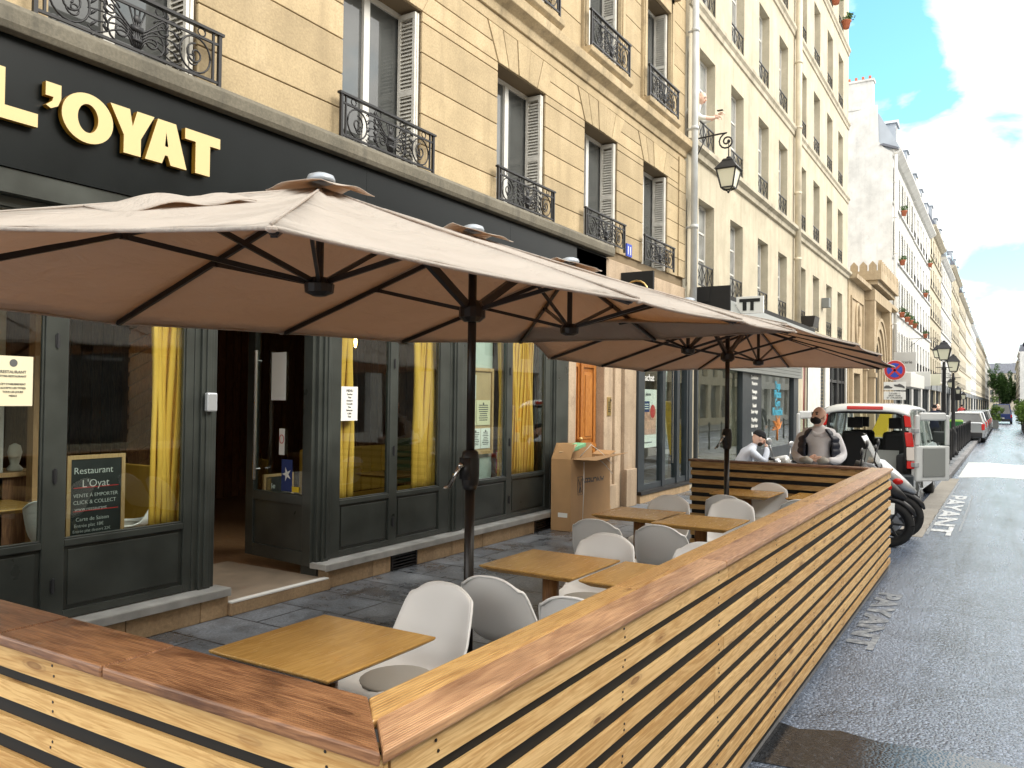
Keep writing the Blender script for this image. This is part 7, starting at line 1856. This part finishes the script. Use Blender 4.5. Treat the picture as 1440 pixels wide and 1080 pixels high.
# ------------------------------------------------------------------ plants
def leaves(mb, c, r, n, size):
    c = Vector(c)
    cl = [(Vector((random.gauss(0, .45), random.gauss(0, .45), random.gauss(0, .4))), random.uniform(.2, .45)) for _ in range(22 if n < 3000 else 60)]
    for _ in range(n):
        k, kr = random.choice(cl); d = Vector((random.gauss(0, 1), random.gauss(0, 1), random.gauss(0, 1))).normalized() * kr * random.random() ** .4
        p = c + Vector(((k + d).x * r[0], (k + d).y * r[1], (k + d).z * r[2]))
        a = Vector((random.gauss(0, 1), random.gauss(0, 1), random.gauss(0, .6))).normalized() * size; b = a.cross(Vector((random.random(), random.random(), random.random()))).normalized() * size * .5
        mb._add([p - a, p + b, p + a, p - b], [(0, 1, 2, 3)])
def shrub(x, y, z, r, label, n=900, size=.06, planter=None, cat='plant', mt='leaf'):
    t = thing('shrub', label, cat, (x, y, z))
    m_ = MB(); leaves(m_, (x, y, z + r[2] * .9), r, n, size); m_.build('crown', mt, t)
    m_ = MB(); m_.smooth = True
    for k in range(4): m_.tube([(x, y, z), (x + random.uniform(-.3, .3) * r[0], y + random.uniform(-.3, .3) * r[1], z + r[2])], [.03, .01], 5)
    m_.build('stem', 'bark', t)
def planter(x0, x1, y0, y1, h, label, mt='black'):
    m_ = MB(); m_.box(x0, x1, y0, y1, -.1, h); m_.box(x0 - .03, x1 + .03, y0 - .03, y1 + .03, h + .001, h + .05); tag(m_.build('planter', mt, bevel=.01), label, 'planter')
planter(62, 66, -1.55, -.95, .55, 'long dark planter at the right edge of the road, nearer'); planter(68, 74, -1.5, -.95, .55, 'long dark planter at the right edge of the road, farther')
for i, (x, y) in enumerate(((62.8, -1.25), (64.8, -1.2), (69, -1.2), (72.5, -1.2))): shrub(x, y, .5, (.95, .7, .85), ['bright green shrub in the nearer road planter, nearest', 'bright green shrub in the nearer road planter, second', 'green shrub in the farther road planter, first', 'green shrub in the farther road planter, last'][i], 1500, .08, mt='leaf_light')
planter(74.2, 74.9, .55, 1.2, .5, 'square planter standing at the end of the parked cars', 'greypanel'); shrub(74.5, .9, .45, (.6, .6, .8), 'leafy green shrub in the square planter by the last parked car', 1100, .08, mt='leaf_light')
def tree(x, y, z, h, r, label, n=7000, size=.28):
    t = thing('street_tree', label, 'tree', (x, y, z))
    m_ = MB(); m_.smooth = True; m_.tube([(x, y, z), (x + .1, y, z + h * .3), (x, y + .1, z + h * .6)], [.2, .15, .08], 10)
    for k in range(6): a = k * PI / 3; m_.tube([(x, y, z + h * (.35 + .04 * k)), (x + .6 * r[0] * math.cos(a), y + .6 * r[1] * math.sin(a), z + h * .75)], [.07, .02], 6)
    m_.build('trunk', 'bark', t); m_ = MB(); leaves(m_, (x, y, z + h * .65), r, n, size); m_.build('crown', 'leaf', t)
tree(300, 1.9, 0, 13, (3, 2.5, 5), 'distant street tree at the end of the street'); tree(322, -.5, 0, 9, (3, 2.5, 4), 'lower tree beside the distant one at the street end')
# flower pots on sills
PF = thing
for i, (x, y, z, hh) in enumerate(((51.3, 5.25, 6.7, .0), (54.2, 5.25, 6.7, 0), (56.3, 5.25, 6.7, 0), (58.9, 5.25, 6.7, 0), (52.0, 5.22, 12.7, 0), (51.2, 5.22, 9.7, 0), (66.5, 5.2, 9.6, 0), (66.5, 5.2, 6.6, 0), (70.5, 5.2, 12.4, 0), (32.6, 5.32, 15.98, 0), (30.4, 5.32, 15.98, 0))):
    t = thing('flower_pot', ['terracotta pot on the lowest sill row of the white building, first', 'red pot on the lowest sill row of the white building, second', 'small pot on the lowest sill row of the white building, third', 'small pot on the lowest sill row of the white building, fourth', 'large terracotta pot high under the roof of the white building', 'pot with green plant on the third floor of the white building', 'bushy potted plant on the tall white building, upper', 'bushy potted plant on the tall white building, lower', 'potted plant near the top of the tall white building', 'terracotta pot with flowers on the top floor of the cream building, right', 'red pot on the top floor sill of the cream building, left of the other'][i], 'flower pot', (x, y, z))
    m_ = MB(); m_.smooth = True; m_.lathe([(.11, 0), (.16, .24), (.18, .25), (.18, .29)], (x, y - .1, z), 12); m_.build('pot', 'terracotta', t)
    m_ = MB(); leaves(m_, (x, y - .12, z + .38), (.26, .22, .22), 160, .05); m_.build('leaves', 'leaf', t)
# hanging shop signs far down
def hang_sign(x, y, z, w, h, label, mt, txt=None):
    t = thing('hanging_sign', label, 'sign', (x, y, z)); MB().box(x - .05, x + .05, y - w, y, z, z + h).build('panel', mt, t, bevel=.01)
    MB().bar((x, y, z + h * .5), (x, 5.36, z + h * .5), .04).build('bracket', 'iron', t)
    if txt: text_obj(txt, 'lettering', 'ink', h * .22, x - .055, y - w / 2, z + h * .42, t, right=(0, -1, 0), align='CENTER', off=.004)
hang_sign(46, 5.0, 3.4, 1.05, 1.0, 'pale blue square hanging sign with a dark word, left of the lamp posts', 'whitecar', 'epicerie')
hang_sign(60, 5.2, 2.9, .9, 1.0, 'small white hanging sign down the street', 'paper'); hang_sign(71, 5.2, 3.2, .8, .9, 'round edged pale sign behind the second lamp post', 'lampglass'); hang_sign(100, 5.2, 2.2, 1.0, 1.3, 'small dark square sign far down the street', 'black')
m_ = MB(); m_.rn = .5; m_.box(49.5, 58, 4.5, 5.3, 2.7, 3.5); tag(m_.build('shop_canopy', 'white_paint', bevel=.02), 'white boxy shop canopy under the flower pots', 'canopy')
# yellow object seen through the van
m_ = MB(); m_.hexa([(21.8, 2.75, 0), (22.4, 2.75, 0), (22.4, 3.3, 0), (21.8, 3.3, 0)], [(21.9, 2.38, 1.74), (22.2, 2.38, 1.74), (22.2, 2.58, 1.74), (21.9, 2.58, 1.74)]); tag(m_.build('yellow_box', 'yellowpaint', bevel=.03), 'yellow slanted box seen through the open van', 'box')

# ------------------------------------------------------------------ light and sky
w = bpy.data.worlds.new('World'); sc.world = w; w.use_nodes = True; nt = w.node_tree
bg = nt.nodes['Background']
sky = N(nt, 'ShaderNodeTexSky'); sky.sky_type = 'NISHITA'; sky.sun_disc = False
SUN_EL, SUN_AZ = math.radians(38), math.radians(-78)     # azimuth measured from +X towards +Y
sky.sun_elevation = SUN_EL; sky.sun_rotation = PI / 2 - SUN_AZ; sky.air_density = 1.0; sky.dust_density = .8; sky.ozone_density = 2.5
tc = N(nt, 'ShaderNodeTexCoord'); mp = N(nt, 'ShaderNodeMapping'); mp.inputs['Scale'].default_value = (1.3, 1.3, 2.6)
L(nt, tc.outputs['Generated'], mp.inputs['Vector'])
cn = N(nt, 'ShaderNodeTexNoise'); cn.inputs['Scale'].default_value = 6; cn.inputs['Detail'].default_value = 8; cn.inputs['Roughness'].default_value = .55; cn.inputs['Distortion'].default_value = .4
L(nt, mp.outputs[0], cn.inputs['Vector'])
acc = N(nt, 'ShaderNodeMath', operation='MULTIPLY_ADD'); acc.inputs[1].default_value = 1.5; acc.inputs[2].default_value = .10; L(nt, cn.outputs[0], acc.inputs[0]); cur = acc.outputs[0]
# openings of blue between the clouds, by direction
for dv, rad, wt in (((.91, .13, .40), 5.5, .6), ((.935, .095, .335), 5, .6), ((.96, 0, .275), 2.4, .3), ((.985, .0, .155), 5, .3), ((.99, -.01, .12), 4.5, .3), ((.99, .03, .075), 3, .15)):
    dp = N(nt, 'ShaderNodeVectorMath', operation='DOT_PRODUCT'); L(nt, tc.outputs['Generated'], dp.inputs[0]); dp.inputs[1].default_value = Vector(dv).normalized()
    mr = N(nt, 'ShaderNodeMapRange', interpolation_type='SMOOTHSTEP'); mr.inputs[1].default_value = math.cos(math.radians(rad)); mr.inputs[2].default_value = 1; mr.inputs[3].default_value = 0; mr.inputs[4].default_value = wt
    L(nt, dp.outputs['Value'], mr.inputs[0]); sb_ = N(nt, 'ShaderNodeMath', operation='SUBTRACT'); L(nt, cur, sb_.inputs[0]); L(nt, mr.outputs[0], sb_.inputs[1]); cur = sb_.outputs[0]
cr = ramp(nt, [(.24, (0, 0, 0)), (.80, (1, 1, 1))]); L(nt, cur, cr.inputs[0])
tn = N(nt, 'ShaderNodeMix', data_type='RGBA', blend_type='MULTIPLY'); tn.inputs[0].default_value = 1; L(nt, sky.outputs[0], tn.inputs[6]); tn.inputs[7].default_value = (.95, 1.42, 1.25, 1)
mx = N(nt, 'ShaderNodeMix', data_type='RGBA'); L(nt, cr.outputs[0], mx.inputs[0]); L(nt, tn.outputs[2], mx.inputs[6]); mx.inputs[7].default_value = (9.5, 9.25, 8.8, 1)
L(nt, mx.outputs[2], bg.inputs[0]); bg.inputs[1].default_value = .12
sl_ = bpy.data.lights.new('sun', 'SUN'); so = bpy.data.objects.new('sun', sl_); C.objects.link(so)
sl_.energy = 1.3; sl_.angle = math.radians(28); sl_.color = (1, .93, .82)
d = Vector((math.cos(SUN_EL) * math.cos(SUN_AZ), math.cos(SUN_EL) * math.sin(SUN_AZ), math.sin(SUN_EL)))
so.rotation_euler = d.to_track_quat('Z', 'Y').to_euler()
sc.view_settings.view_transform = 'Standard'; sc.view_settings.look = 'None'; sc.view_settings.gamma = 1; sc.view_settings.exposure = 1.30
sc.render.engine = 'CYCLES'
sc.cycles.max_bounces = 8; sc.cycles.transparent_max_bounces = 12
